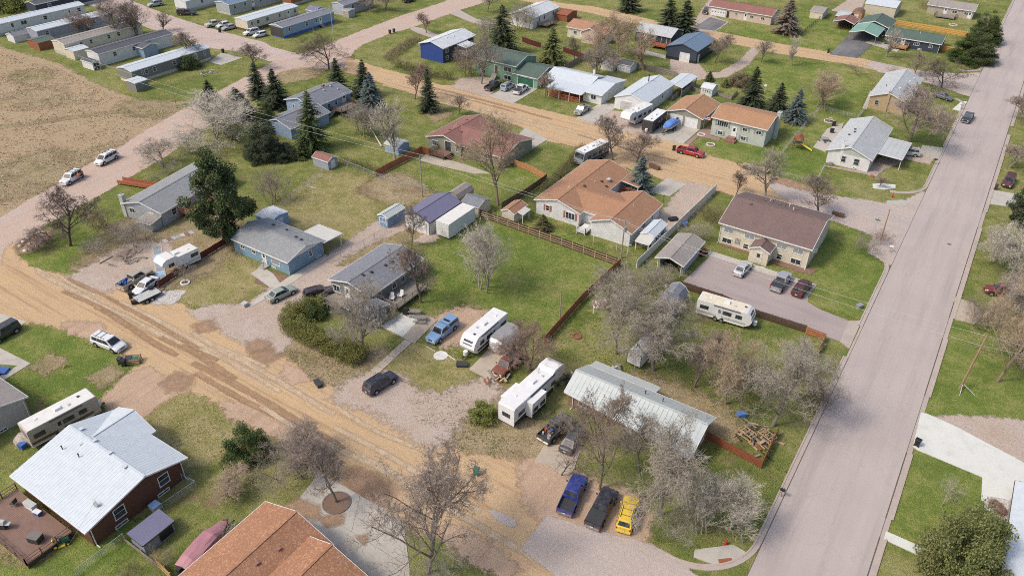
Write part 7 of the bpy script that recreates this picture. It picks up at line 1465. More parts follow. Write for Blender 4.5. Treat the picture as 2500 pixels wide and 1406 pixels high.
T('weep', 'bark_grey', 'grey bare tree at the right edge beside the lower drive', (12.71,121.84), 7.5, 4.6)
T('oak', 'bark_pink', 'bare tree at the right edge above the pale hazy one', (8.11,137.61), 6.0, 3.6)
T('shrub', 'bark_brown', 'brown bare thicket at the right edge behind the forked tree', (14.29,110.63), 5.0, 3.6)
T('shrub', 'bark_grey', 'grey bare thicket between the largest yard tree and the tan one', (-15.89,84.97), 4.6, 3.4)

E_('juniper', 'needle_olive', 'rounded olive juniper behind the broad evergreen in the lower right corner', (13.23,71.73), 3.6, 2.6)
# ---------------------------------------------------------------- fences
def fence(label, pts, h=1.6, kind='board', m='fence_red', rail=None, bay=2.4, name=None, near=True, cap=None):
    """posts, rails and boards; a board fence keeps its rails on the near (camera) side when near is set"""
    c = pts[len(pts)//2]; o = thing(name or dict(board='board_fence', link='chain_link_fence', rail='rail_fence', vinyl='vinyl_fence')[kind], label, 'fence', (c[0], c[1], 0)); rail = rail or m; L = [(p[0]-c[0], p[1]-c[1]) for p in pts]; bd = MB()
    for i in range(len(L)-1):
        a, b = Vector(L[i]), Vector(L[i+1]); d = b-a; n = max(1, round(d.length/bay)); u = d.normalized(); s = Vector((-u.y, u.x)); cam_s = 1 if s.dot(Vector((-(c[0]+a.x), -(c[1]+a.y)))) > 0 else -1; s = s*cam_s
        for k in range(n+(1 if i == len(L)-2 else 0)):
            p = a+d*k/n; q = MB(); 
            if kind == 'link': q.cyl(p.x, p.y, 0, h+.05, .035, n=6); q.build('post', 'galv', o)
            else: q.obox((p.x-s.x*.03, p.y-s.y*.03), math.atan2(u.y, u.x), .10, .10, 0, h+.06); q.build('post', rail if kind != 'vinyl' else m, o)
        if kind in ('board','rail'):
            for z in ((.25,.5,.8) if h > 1.2 else (.3,.85)):
                q = MB(); off = s*(.06 if near else -.06); q.beam((a.x+off.x, a.y+off.y, h*z), (b.x+off.x, b.y+off.y, h*z), .045, .10); q.build('rail', rail, o)
        if kind == 'board':
            m_ = int(d.length/.15)
            for k in range(m_):
                p = a+u*(k+.5)*d.length/m_; bd.obox((p.x, p.y), math.atan2(u.y, u.x), .138, .022, .04+U(0,.03), h+U(-.03,.03))
        if kind == 'vinyl':
            for k in range(n):
                p = a+d*(k+.5)/n; q = MB(); q.obox((p.x, p.y), math.atan2(u.y, u.x), d.length/n-.13, .04, .06, h-.05); q.build('panel', m, o)
            q = MB(); q.beam((a.x, a.y, h-.02), (b.x, b.y, h-.02), .07, .09); q.build('top_rail', m, o)
        if kind == 'link':
            q = MB(); q.bar((a.x, a.y, h), (b.x, b.y, h), .025); q.build('top_rail', 'galv', o); k = int(d.length/.22)
            for j in range(k):
                p = a+d*j/k; e = a+d*min(1, (j/k+h/d.length*.8)); bd.bar((p.x, p.y, .05), (e.x, e.y, h), .006, n=3); bd.bar((p.x, p.y, h), (e.x, e.y, .05), .006, n=3)
    if bd.v: bd.build('board' if kind == 'board' else 'wire_mesh', m if kind == 'board' else 'galv', o, kind='stuff')
    return o
fence('dark brown board fence with pale rails below the orange-roofed house', [(-72.28,101.37),(-65.44,101.22),(-54.42,100.99),(-43.50,100.64)], 1.55, m='darkwood', rail='tanwood')
fence('weathered red board fence between the wide lawn and the tree-filled yard', [(-43.17,100.87),(-43.44,88.29),(-42.81,76.30)], 1.55, m='fence_red', rail='rust')
fence('dark board fence along the apartment parking lot', [(-32.39,100.58),(-25.83,100.72),(-20.31,99.71),(-12.73,99.99)], 1.3, m='darkwood', rail='brown')
fence('redwood board fence end panel by the apartment drive', [(-12.60,99.73),(-9.86,99.61),(-9.72,95.00)], 1.3, m='redwood', rail='cedar')
fence('orange-red low board fence around the scrap lumber by the brick house', [(-16.70,71.37),(-9.53,70.48),(-9.65,76.97)], 1.3, m='rust', rail='rust', near=False)
fence('orange board fence left of the maroon-roofed house', [(-97.64,102.96),(-97.21,116.84),(-95.13,116.81)], 1.5, m='redwood', rail='redwood', near=False)
fence('cedar board fence right of the maroon-roofed house', [(-78.08,122.75),(-73.84,122.25),(-69.23,120.79)], 1.4, m='cedar', rail='cedar')
fence('brown board fence beside the small orange-roofed shed', [(-69.14,120.63),(-69.15,113.25),(-69.85,105.88)], 1.5, m='brown', rail='brown', near=False)
fence('long white vinyl fence between the orange-roofed house and the carport', [(-40.67,101.83),(-40.33,117.15),(-39.93,135.42)], 1.6, 'vinyl', 'vinyl')
fence('maroon board fence between the old camper and the light blue house lawn', [(-99.49,54.81),(-100.05,58.62),(-100.84,62.79),(-101.42,69.28)], 1.2, m='maroon', rail='maroon', near=False)
fence('chain link fence along the gravel drive', [(-82.93,74.63),(-82.25,79.43),(-81.83,84.59),(-81.83,87.81)], 1.2, 'link')
fence('green chain link fence between the sage house and the white avenue house', [(-34.81,190.79),(-34.89,175.02),(-34.53,158.78)], 1.2, 'link')
fence('chain link fence in front of the playset lawn', [(-32.32,148.96),(-28.26,149.12),(-24.69,148.77),(-25.34,158.44)], 1.2, 'link')
fence('chain link fence across the lawn behind the white avenue house', [(-34.81,190.79),(-28.97,189.57),(-25.98,189.54),(-25.83,197.16)], 1.1, 'link')
fence('chain link fence round the garden bed', [(-107.56,103.31),(-95.91,102.42),(-85.37,103.83)], 1.2, 'link')
fence('chain link fence from the lavender shed to the light blue house', [(-106.94,98.02),(-105.43,91.54),(-103.45,83.93)], 1.1, 'link')
fence('chain link fence corner beside the brown house', [(-64.16,31.62),(-61.96,31.78),(-62.30,27.71)], 1.1, 'link')
fence('chain link fence along the lower left yard', [(-62.32,22.93),(-62.35,20.34),(-62.37,17.64)], 1.1, 'link')
fence('yellow new board fence behind the navy house', [(-35.07,278.32),(-24.42,278.37),(-13.36,277.45)], 1.7, m='newwood', rail='newwood')
fence('yellow board fence between the navy house and the avenue evergreens', [(-18.45,258.47),(-13.52,258.32)], 1.6, m='newwood', rail='newwood')
fence('grey plank fence behind the pair of white sheds', [(-84.31,191.62),(-78.52,192.56),(-72.07,191.68)], 1.5, m='greywood', rail='greywood')
fence('grey plank fence behind the mint green house', [(-98.89,179.52),(-98.83,186.56),(-98.95,193.81)], 1.5, m='greywood', rail='greywood')
fence('dark red board fence among the willows', [(-106.81,192.60),(-103.02,191.75),(-99.15,190.61)], 1.5, m='maroon', rail='maroon')
fence('dark red board fence near the spruce behind the green house', [(-121.28,193.84),(-117.02,192.62),(-113.91,192.05)], 1.5, m='maroon', rail='maroon')
fence('low grey board fence round the playhouse garden', [(-65.75,185.76),(-62.22,184.02)], .9, m='greywood', rail='greywood')
fence('low grey board fence right of the playhouse', [(-58.44,185.33),(-54.58,184.31),(-55.01,189.87)], .9, m='greywood', rail='greywood')
fence('grey board fence beside the workshop lean-to', [(-66.22,175.02),(-66.48,182.74),(-66.92,189.68)], 1.3, m='greywood', rail='greywood')
fence('black rail fence on the far lawn corner', [(-60.21,252.19),(-56.33,251.83),(-56.23,262.79),(-56.27,272.57)], 1.1, 'rail', 'charcoal')
fence('low plank edge beside the small mauve lean-to', [(-62.20,22.89),(-59.48,22.87),(-56.72,22.80)], .5, m='greywood', rail='greywood')
fence('yellow lattice fence at the lower edge by the orange roof', [(-56.56,22.78),(-55.29,22.70),(-54.13,22.56)], 1.2, m='newwood', rail='tanwood')
o = thing('wooden_ramp', 'long red-brown wooden ramp with rails beside the curving road', 'ramp', (-131.46,74.46), math.atan2(*[ (Vector((-127.74,75.60))-Vector((-135.36,73.22)))[i] for i in (1,0)]))
m = MB(); m.box(-4.6,-.7,.25,4.6,.7,.35); m.build('ramp_floor', 'rust', o)
for s in (-.75,.75):
    m = MB(); m.box(-4.6,s-.04,.3,4.6,s+.04,.95); m.build('side_rail', 'redwood', o)
    for k in range(5): m = MB(); m.box(-4.5+k*2.22,s-.05,0,-4.4+k*2.22,s+.05,1.0); m.build('post', 'redwood', o)

# ---------------------------------------------------------------- utility poles and wires
def pole(label, p, h, m='pole_grey', arm=True, lean=(0,0), xf=False, r=.14, armrot=0, name='utility_pole'):
    o = thing(name, label, 'pole', p); q = MB(); q.bar((0,0,-.1), (lean[0],lean[1],h), r, r*.65, 10); q.build('pole', m, o); tx, ty = lean
    if arm:
        a = (math.cos(armrot), math.sin(armrot)); q = MB(); q.beam((tx-a[0]*.95, ty-a[1]*.95, h-.35), (tx+a[0]*.95, ty+a[1]*.95, h-.35), .1, .12); q.build('crossarm', m, o)
        for s in (-.85,0,.85): q = MB(); q.cyl(tx+a[0]*s, ty+a[1]*s, h-.3 if s else h, h-.08 if s else h+.2, .05, n=8); q.build('insulator', 'lightgrey', o)
    if xf: q = MB(); q.cyl(tx+.3, ty-.2, h-1.9, h-1.0, .24, n=10); q.build('transformer', 'grey', o)
    return o
def P3(p, z, lean=(0,0)): return Vector((p[0]+lean[0], p[1]+lean[1], z))
pA, pB, pC, pD, pE = (-84.81,101.37), (-44.20,103.23), (-43.66,81.94), (8.06,99.37), (-9.28,134.42)
hA, hB, hC, hD, hE = 8.37, 7.18, 7.06, 9.18, 6.00
pole('tall grey utility pole with a crossarm beside the orange fence', pA, hA, armrot=1.57)
pole('weathered utility pole with a transformer by the white house gable', pB, hB, xf=True, armrot=.2)
pole('bare grey utility pole standing in the red fence line', pC, hC, arm=False, r=.11)
oD = pole('leaning yellow-brown utility pole with brace legs across the avenue', pD, hD, 'pole', arm=False, lean=(.4,.2), r=.17)
for a, b in (((.1,.1,.9),(1.9,-.4,0)), ((.1,.1,.9),(.2,-1.6,0))): q = MB(); q.bar(a, b, .05, n=6); q.build('brace', 'lightgrey', oD)
pole('brown street pole at the paved street mouth', pE, hE, 'pole', arm=False, lean=(-.1,.1), r=.12)
pole('silver street light pole beside the blue mobile home', (-166.57,163.30), 9.91, 'galv', arm=False, r=.10)
pole('short wooden pole before the blue mobile home', (-165.92,155.24), 5.47, 'pole', arm=False, r=.10)
pole('slim wooden pole on the trailer park lawn corner', (-159.19,103.79), 6.73, 'pole', arm=False, r=.09)
pole('slim pole on the lawn of the top right grey house', (-25.32,285.47), 7.58, 'pole_grey', arm=False, r=.09)
pole('short service mast behind the pale metal roof', (-28.93,76.14), 4.2, 'galv', arm=False, r=.05, name='service_mast')
def wire(label, a, b, sag=.6, r=.024, m='cable'):
    c = (a+b)/2; o = thing('power_line', label, 'cable', (c.x, c.y, 0)); pts = [a.lerp(b, i/14)-Vector((c.x, c.y, 4*sag*(i/14)*(1-i/14))) for i in range(15)]; q = MB(); tube(q, pts, [r]*15, 4); q.build('wire', m, o)
for k, s in enumerate((-.85, .85)):
    d = ('upper', 'lower')[k]
    wire('%s power line from the crossarm pole to the transformer pole' % d, P3(pA, hA-.1)+Vector((0,s,0)), P3(pB, hB-.1)+Vector((.8*s,.2*s,0)), .7)
    wire('%s power line from the crossarm pole over the spruces' % d, P3(pA, hA-.1)+Vector((0,s,0)), Vector((-185,96+s*1.5,9.5)), 1.2)
    wire('%s power line from the transformer pole across the parking lot' % d, P3(pB, hB-.3-.4*k)+Vector((.6*s,0,0)), P3(pD, hD-.3-1.6*k, (.4,.2)), .9)
    wire('%s power line leaving the leaning pole past the right edge' % d, P3(pD, hD-.3-1.6*k, (.4,.2)), Vector((60,110+3*k,8.5)), .8)
wire('service drop from the transformer pole to the orange-roofed house', P3(pB, hB-1.2), Vector((-60,109,4.0)), .4, .012)
wire('service drop from the transformer pole to the tree-filled yard mast', P3(pB, hB-1.4), Vector((-28.93,76.14,4.1)), .5, .012)
wire('service drop to the brown house roof', Vector((-65.4,22.8,4.2)), Vector((-58,12,6.0)), .3, .012)

# ---------------------------------------------------------------- street furniture and yard things
def bin_(label, p, m='black', rot=0, tipped=False):
    o = thing('wheeled_bin', label, 'bin', (p[0], p[1], .07 if -7 < p[0] < 8 else .05), R(rot)); q = MB(); q.hexa([(-.22,-.24,.06),(.22,-.24,.06),(.22,.24,.06),(-.22,.24,.06)], [(-.29,-.32,.98),(.29,-.32,.98),(.29,.32,.98),(-.29,.32,.98)]); q.build('body', m, o)
    q = MB(); q.hexa([(-.32,-.36,.98),(.32,-.36,.98),(.32,.36,.98),(-.32,.36,.98)], [(-.26,-.30,1.08),(.28,-.30,1.05),(.28,.30,1.05),(-.26,.30,1.08)]); q.build('lid', m, o); q = MB(); q.bar((-.36,-.25,.95),(-.36,.25,.95), .025); q.build('handle', m, o)
    for s in (-1, 1): q = MB(); q.disc((-.22,s*.27,.12), (0,1,0), .12, .06, 10); q.build('wheel', 'tyre', o)
    if tipped: o.rotation_euler.y = R(90); o.location.z = .35
    return o
bin_('green wheeled bin alone at the edge of the lower dirt street', (-36.83,51.01), 'teal', 100)
bin_('black wheeled bin on the white driveway apron', (5.15,84.75), 'black', 80)
bin_('black wheeled bin standing in front of the white sedan', (-100.55,50.60), 'black', 60)
bin_('black wheeled bin tipped on its side by the dirt street', (-99.05,49.55), 'black', 60, True)
bin_('black wheeled bin on the walkway beside the low open trailer', (-99.32,53.29), 'black', 60)
bin_('black wheeled bin behind the red pickup', (-54.24,148.49), 'black', 0)
bin_('black wheeled bin tipped over behind the red pickup', (-53.24,147.67), 'charcoal', 20, True)
bin_('black wheeled bin at the street edge above the hedge, left of two', (-157.45,177.44), 'black')
bin_('black wheeled bin at the street edge above the hedge, right of two', (-157.28,179.11), 'charcoal')
bin_('black wheeled bin by the maroon minivan', (5.30,167.92), 'charcoal')
bin_('black wheeled bin at the end of the black driveway', (-44.75,236.63), 'black')
bin_('black wheeled bin at the trailer park street patio', (-182.58,136.84), 'black')
bin_('black wheeled bin by the three trailer park vehicles', (-198.48,148.99), 'black')
bin_('black wheeled bin on the right edge of the avenue', (5.26,189.20), 'charcoal')
bin_('black wheeled bin beside the pallet crate, left one', (-88.15,40.31), 'charcoal', 30)
bin_('black wheeled bin beside the pallet crate, right one', (-87.36,40.33), 'black', 30)
o = thing('pallet_crate', 'crate of wooden pallets holding a black and a green lid by the white minivan', 'crate', (-87.14,41.42), R(40))
for s in (-1, 1):
    for z in (.15,.42,.69): q = MB(); q.box(-.95,s*.6-.03,z,.95,s*.6+.03,z+.13); q.build('plank', 'tanwood', o)
    for z in (.15,.42,.69): q = MB(); q.box(s*.95-.03,-.57,z+.005,s*.95+.03,.57,z+.135); q.build('plank', 'tanwood', o)
    for t in (-1, 1): q = MB(); q.box(s*.97-.05,t*.62-.05,0,s*.97+.05,t*.62+.05,.9); q.build('post', 'cedar', o)
q = MB(); q.box(-.85,-.5,.1,-.05,.5,.8); q.build('black_tote', 'charcoal', o); q = MB(); q.box(.02,-.4,.1,.8,.35,.78); q.build('green_tote', 'green', o)
def hydrant(label, p):
    o = thing('fire_hydrant', label, 'hydrant', p); q = MB(); q.cyl(0,0,0,.08,.2,n=10); q.cyl(0,0,.08,.55,.12,n=10); q.build('barrel', 'red', o); q = MB(); q.ball((0,0,.55),.15,.15,.17); q.cyl(0,0,.7,.8,.04,n=6); q.build('bonnet', 'red', o)
    for s in (-1, 1): q = MB(); q.disc((0,s*.17,.42), (0,1,0), .07, .12, 8); q.build('nozzle', 'red', o)
hydrant('red fire hydrant by the corner storm drain', (-9.18,57.82)); hydrant('red fire hydrant on the avenue house lawn', (-10.95,152.66))
def mailbox(label, p, m='white', rot=0):
    o = thing('mailbox', label, 'mailbox', p, R(rot)); q = MB(); q.box(-.05,-.05,0,.05,.05,1.05); q.build('post', 'greywood', o); q = MB(); pr = [(-.14,1.05),(.14,1.05),(.14,1.2),(.1,1.3),(0,1.34),(-.1,1.3),(-.14,1.2)]; q.hexa([(-.3,a,b) for a, b in pr], [(.3,a,b) for a, b in pr]); q.build('box', m, o); q = MB(); q.box(.1,.145,1.2,.14,.165,1.42); q.build('flag', 'red', o)
mailbox('black mailbox on the avenue kerb near the corner trees', (-6.28,67.54), 'black'); mailbox('white mailbox at the apartment corner', (-7.10,130.96), 'white'); mailbox('black mailbox on the avenue by the stone bed house', (-6.68,173.39), 'black'); mailbox('grey mailbox by the dark blue pickup', (-6.66,210.76), 'grey')
o = thing('street_sign', 'green street name sign at the street mouth', 'sign', (-10.88,136.77)); q = MB(); q.cyl(0,0,0,2.3,.03,n=6); q.build('post', 'galv', o); q = MB(); q.box(-.45,-.015,2.3,.45,.015,2.5); q.build('plate', 'teal', o); q = MB(); q.box(-.012,-.45,2.52,.012,.45,2.72); q.build('plate', 'teal', o)
o = tag(MB().cyl(0.98,139.64,.05,.080,.38,n=18).build('manhole_cover', 'rock_dark'), 'round manhole cover in the middle of the avenue', 'manhole cover')
def table(label, p, rot, m='greywood'):
    o = thing('picnic_table', label, 'table', (p[0], p[1], .1), R(rot))
    for k in range(5): q = MB(); q.box(-.95,-.38+k*.155,.72,.95,-.38+k*.155+.14,.76); q.build('top_plank', m, o)
    for s in (-1, 1):
        q = MB(); q.box(-.95,s*.72-.13,.42,.95,s*.72+.13,.46); q.build('bench', m, o); q = MB(); q.beam((s*.7,-.75,0),(s*.7,.25,.72),.05,.09); q.beam((s*.7,.75,0),(s*.7,-.25,.72),.05,.09); q.beam((s*.7,-.8,.38),(s*.7,.8,.38),.045,.08); q.build('leg_frame', m, o)
table('grey wooden picnic table on the patio, nearer one', (-60.72,70.57), 33); table('grey wooden picnic table on the patio, farther one', (-62.38,71.29), 33)
o = thing('grill', 'black covered grill on the patio', 'grill', (-63.51,70.76,.1)); q = MB(); q.hexa([(-.5,-.35,0),(.5,-.35,0),(.5,.35,0),(-.5,.35,0)], [(-.35,-.25,1.1),(.35,-.25,1.1),(.35,.25,1.1),(-.35,.25,1.1)]); q.build('cover', 'black', o); q = MB(); q.bar((.3,-.2,1.05),(.9,-.2,1.0),.03); q.build('handle', 'charcoal', o)
def chair(label, p, z, rot):
    o = thing('lawn_chair', label, 'chair', (p[0], p[1], z), R(rot)); q = MB(); q.hexa([(-.3,-.28,.32),(.3,-.28,.38),(.3,.28,.38),(-.3,.28,.32)], [(-.3,-.28,.37),(.3,-.28,.43),(.3,.28,.43),(-.3,.28,.37)]); q.build('seat', 'white', o); q = MB(); q.hexa([(-.34,-.3,.34),(-.28,-.3,.34),(-.28,.3,.34),(-.34,.3,.34)], [(-.62,-.25,1.05),(-.56,-.25,1.05),(-.56,.25,1.05),(-.62,.25,1.05)]); q.build('backrest', 'white', o)
    for x in (-.28,.28):
        for y in (-.3,.3): q = MB(); q.box(x-.03,y-.03,0,x+.03,y+.03,.5); q.build('leg', 'white', o)
    for y in (-.34,.34): q = MB(); q.box(-.3,y-.05,.5,.34,y+.05,.54); q.build('armrest', 'white', o)
chair('white plastic lawn chair on the porch deck, left of two', (-66.9,71.6), .8, -60); chair('white plastic lawn chair on the porch deck, right of two', (-66.3,72.9), .8, -80)
def box_thing(name, label, cat, p, sx, sy, h, m, rot=0, z=0.0, lid=None):
    o = thing(name, label, cat, (p[0], p[1], z), R(rot)); q = MB(); q.hexa([(-sx/2,-sy/2,0),(sx/2,-sy/2,0),(sx/2,sy/2,0),(-sx/2,sy/2,0)], [(-sx*.53,-sy*.53,h),(sx*.53,-sy*.53,h),(sx*.53,sy*.53,h),(-sx*.53,sy*.53,h)]); q.build('body', m, o)
    q = MB(); q.box(-sx*.56,-sy*.56,h,sx*.56,sy*.56,h+max(.04,h*.12)); q.build('lid', lid or m, o); return o
box_thing('cooler', 'blue and white cooler in front of the light blue pickup', 'cooler', (-56.26,67.39), .9, .5, .45, 'blue', 20, lid='white')
box_thing('cooler', 'blue cooler on the brown deck under the eave', 'cooler', (-72.3,19.6), .8, .5, .45, 'blue', 10, .75, 'white')
box_thing('storage_box', 'black lidded storage box on the brown deck', 'box', (-69.2,17.6), 1.2, .9, .75, 'charcoal', 20, .75, 'rock_dark')
box_thing('storage_box', 'white storage box against the house on the brown deck', 'box', (-73.7,19.7), 1.4, .6, .7, 'white', 5, .75, 'lightgrey')
o = thing('grill', 'white-lidded barbecue cart on the brown deck', 'grill', (-73.6,16.6,.75), R(30)); q = MB(); q.box(-.4,-.3,.1,.4,.3,.75); q.build('cart', 'charcoal', o); q = MB(); q.hexa([(-.42,-.32,.76),(.42,-.32,.76),(.42,.32,.76),(-.42,.32,.76)], [(-.4,-.2,1.1),(.4,-.2,1.1),(.4,.2,1.1),(-.4,.2,1.1)]); q.build('lid', 'lightgrey', o); q = MB(); q.box(.42,-.25,.7,.95,.25,.76); q.build('shelf', 'lightgrey', o)
o = thing('lawn_chair', 'dark folding chair at the corner of the brown deck', 'chair', (-75.6,18.9,.75), R(200)); q = MB(); q.box(-.28,-.28,.38,.28,.28,.44); q.build('seat', 'charcoal', o); q = MB(); q.box(-.3,-.28,.44,-.24,.28,.98); q.build('backrest', 'charcoal', o); q = MB(); [q.box(x-.02,y-.02,0,x+.02,y+.02,.38) for x in (-.25,.25) for y in (-.25,.25)]; q.build('legs', 'galv', o)
o = thing('lawn_tractor', 'green and yellow lawn tractor beside the brown deck', 'tractor', (-67.39,18.99), R(60)); q = MB(); q.hexa([(.1,-.3,.35),(.95,-.25,.35),(.95,.25,.35),(.1,.3,.35)], [(.15,-.28,.85),(.85,-.2,.75),(.85,.2,.75),(.15,.28,.85)]); q.build('hood', 'green', o); q = MB(); q.box(-.85,-.4,.35,.1,.4,.5); q.build('frame', 'green', o); q = MB(); q.box(-.6,-.25,.5,-.15,.25,.62); q.box(-.68,-.25,.55,-.58,.25,1.0); q.build('seat', 'yellow', o); q = MB(); q.bar((.1,0,.8),(-.05,0,1.05),.03); q.disc((-.07,0,1.07),(-.5,0,1),.2,.04,12); q.build('steering_wheel', 'black', o)
for x, y, r_ in ((-.5,-.48,.3),(-.5,.48,.3),(.65,-.42,.2),(.65,.42,.2)): q = MB(); q.disc((x,y,r_),(0,1,0),r_,.2,12); t_ = q.build('wheel', 'tyre', o); q = MB(); q.disc((x,y+.1*(1 if y > 0 else -1),r_),(0,1,0),r_*.55,.05,10); q.build('hub', 'yellow', t_)
q = MB(); q.box(-.3,-.62,.1,.4,.62,.25); q.build('mower_deck', 'yellow', o)
o, e = bld('lean_to', 'small mauve corrugated lean-to shelter with dark panel behind the boat', 'shed', [(-60.64,22.89),(-61.12,26.58),(-59.15,26.73),(-58.67,23.12)]); lean(o, e, 1.7, 2.0, 'E', 'metal_purple', 'trim_dark', wall='panel_grey', ribs=.22)
q = MB(); q.box(e[2]-.16,e[3]-1.9,.2,e[2]-.12,e[3]-.3,1.5); q.build('dark_panel', 'solar', o)
box_thing('condenser', 'pale green air conditioner condenser beside the brown house', 'air conditioner', (-63.10,27.31), .9, .9, .75, 'lightgrey', 0, lid='sky_blue')
RK = ['westernmost brown boulder of the rock ring','pale boulder at the upper left of the rock ring','brown boulder on the road side of the rock ring','small brown boulder on the road side of the rock ring','pale boulder at the top of the rock ring','brown boulder at the upper right of the rock ring','rightmost boulder of the rock ring, nearest the leaning trunk','large pale boulder on the lawn side of the rock ring','small boulder on the lawn side of the rock ring','large brown boulder at the bottom of the rock ring','pale boulder at the lower left of the rock ring','small brown stone right of the rock ring centre','small pale stone left of the rock ring centre']
for i, (p, r_) in enumerate([((-128.74,49.51),.5),((-129.58,50.54),.4),((-130.18,51.60),.45),((-130.42,52.59),.35),((-130.48,53.56),.5),((-130.00,54.23),.4),((-128.10,53.53),.4),((-127.12,52.23),.5),((-126.53,51.03),.35),((-126.30,49.92),.5),((-126.57,49.10),.45),((-128.58,51.88),.3),((-128.16,50.71),.3)]):
    tag(MB().ball((p[0],p[1],r_*.3), r_, r_*.8, r_*.55, 7, 5, .18).build('boulder', 'rock' if i not in (1,4,7,10,12) else 'white_rock'), RK[i], 'rock', 'ring of rocks in the road bend')
o = thing('window_sash_row', 'row of old glazed window sashes laid over the grass by the old camper', 'windows', (-105.67,59.47), 0); a, b = Vector(local(o, (-110.25,62.24))), Vector(local(o, (-99.85,55.52)))
for i in range(9):
    p = a.lerp(b, (i+.5)/9); d = (b-a); q = MB(); q.obox((p.x,p.y), math.atan2(d.y, d.x), d.length/9-.08, 1.5, .03, .10); s_ = q.build('sash', 'lightgrey', o); q = MB(); q.obox((p.x-.0,p.y), math.atan2(d.y, d.x), d.length/9-.3, 1.2, .101, .108); q.build('pane', 'sky_blue' if i in (2,6) else 'glass_blind', s_)
o = thing('stepping_tiles', 'row of coloured square tiles along the grass in front of the cedar deck', 'tiles', (-110.04,66.31), 0); a, b = Vector(local(o, (-110.77,63.83))), Vector(local(o, (-109.30,68.85)))
for i in range(7): p = a.lerp(b, (i+.5)/7); d = b-a; q = MB(); q.obox((p.x,p.y), math.atan2(d.y, d.x), d.length/7-.06, 1.2, .0, .06); q.build('tile', ('lightgrey','brick_red','galv','concrete_dark')[i % 4], o)
# two people in orange vests by the white crossover: one continuous body each, grown over a posed skeleton
def person(label, p, rot, top, legs, bend=0.0):
    o = thing('person', label, 'person', p, R(rot)); me = bpy.data.meshes.new('body'); b = bend
    V_ = [(0,0,.95,.13),(.02+b*.1,0,1.20,.14),(.04+b*.25,0,1.42,.12),(.05+b*.3,0,1.53,.055),(.07+b*.36,0,1.62,.095),(.08+b*.38,0,1.72,.085),(0,.10,.90,.10),(.03,.11,.50,.065),(-.02,.12,.09,.05),(.13,.12,.04,.04),(0,-.10,.90,.10),(-.03,-.11,.50,.065),(-.05,-.12,.09,.05),(.10,-.12,.04,.04),(.04+b*.25,.19,1.40,.065),(.02+b*.3,.25,1.12,.048),(.2+b*.3,.2,.98,.038),(.29+b*.3,.18,.98,.03),(.04+b*.25,-.19,1.40,.065),(.02+b*.3,-.25,1.12,.048),(.18+b*.3,-.22,.95,.038),(.27+b*.3,-.2,.95,.03)]
    E_2 = [(0,1),(1,2),(2,3),(3,4),(4,5),(0,6),(6,7),(7,8),(8,9),(0,10),(10,11),(11,12),(12,13),(2,14),(14,15),(15,16),(16,17),(2,18),(18,19),(19,20),(20,21)]
    me.from_pydata([v[:3] for v in V_], E_2, []); ob = link('body', me, o); sk = ob.modifiers.new('skin', 'SKIN'); ob.modifiers.new('sub', 'SUBSURF').levels = 1; ob.modifiers['sub'].render_levels = 1
    for i, v in enumerate(V_): me.skin_vertices[0].data[i].radius = (v[3], v[3])
    me.skin_vertices[0].data[0].use_root = True; me.materials.append(MAT(legs))
    q = MB(); z0, z1 = .93, 1.47
    for z, rx, ry, cx in ((z0,.17,.20,.0),(1.2,.175,.215,.02+b*.1),(z1,.13,.21,.045+b*.27)):
        for k in range(12): t = 6.283*k/12; q.v.append((cx+rx*math.cos(t), ry*math.sin(t), z))
    for j in range(2): q.f += [(j*12+k, j*12+(k+1) % 12, (j+1)*12+(k+1) % 12, (j+1)*12+k) for k in range(12)]
    q.f.append(tuple(range(24,36))); q.build('safety_vest', top, o); q = MB(); q.ball((.075+b*.37,0,1.735),.105,.1,.085); q.build('hair', 'brown', o); q = MB(); q.ball((.085+b*.37,0,1.66),.088,.075,.11); q.build('face', 'skin', o)
person('person in an orange safety vest and dark trousers standing behind the white crossover', (-143.67,70.43), 200, 'orange', 'charcoal'); person('person in an orange vest bending towards the back of the white crossover', (-142.89,69.25), 160, 'orange', 'grey', .6)
# playset and garden furniture
o = thing('playset', 'wooden playset tower with a yellow slide on the lawn', 'playset', (-32.89,165.01)); q = MB(); q.box(-.8,-.8,1.2,.8,.8,1.3); q.build('platform', 'brown', o)
for x in (-.8,.8):
    for y in (-.8,.8): q = MB(); q.box(x-.06,y-.06,0,x+.06,y+.06,2.5); q.build('post', 'brown', o)
q = MB(); q.hexa([(-1,-1,2.4),(1,-1,2.4),(1,1,2.4),(-1,1,2.4)], [(-.1,-.9,3.1),(.1,-.9,3.1),(.1,.9,3.1),(-.1,.9,3.1)]); q.build('roof', 'rust', o); q = MB(); q.hexa([(.8,-.3,1.2),(.8,.3,1.2),(3.2,.3,.2),(3.2,-.3,.2)], [(.8,-.3,1.32),(.8,.3,1.32),(3.2,.3,.3),(3.2,-.3,.3)]); q.build('slide', 'yellow', o)
def ring(label, p, r_, m, name='garden_ring', h=.18, w=.22):
    o = thing(name, label, 'ring', (p[0], p[1], .07 if name == 'tree_ring' else 0)); q = MB(); n = 20
    for k in range(n):
        t = 6.283*k/n
        for rr, z in ((r_,0),(r_,h),(r_-w,h),(r_-w,0)): q.v.append((rr*math.cos(t), rr*math.sin(t), z))
    q.f = [(k*4+j, k*4+(j+1) % 4, ((k+1) % n)*4+(j+1) % 4, ((k+1) % n)*4+j) for k in range(n) for j in range(4)]; q.build('rim', m, o)
    q = MB(); q.cyl(0,0,-.02,.06,r_-w,n=20); q.build('soil', 'mulch', o)
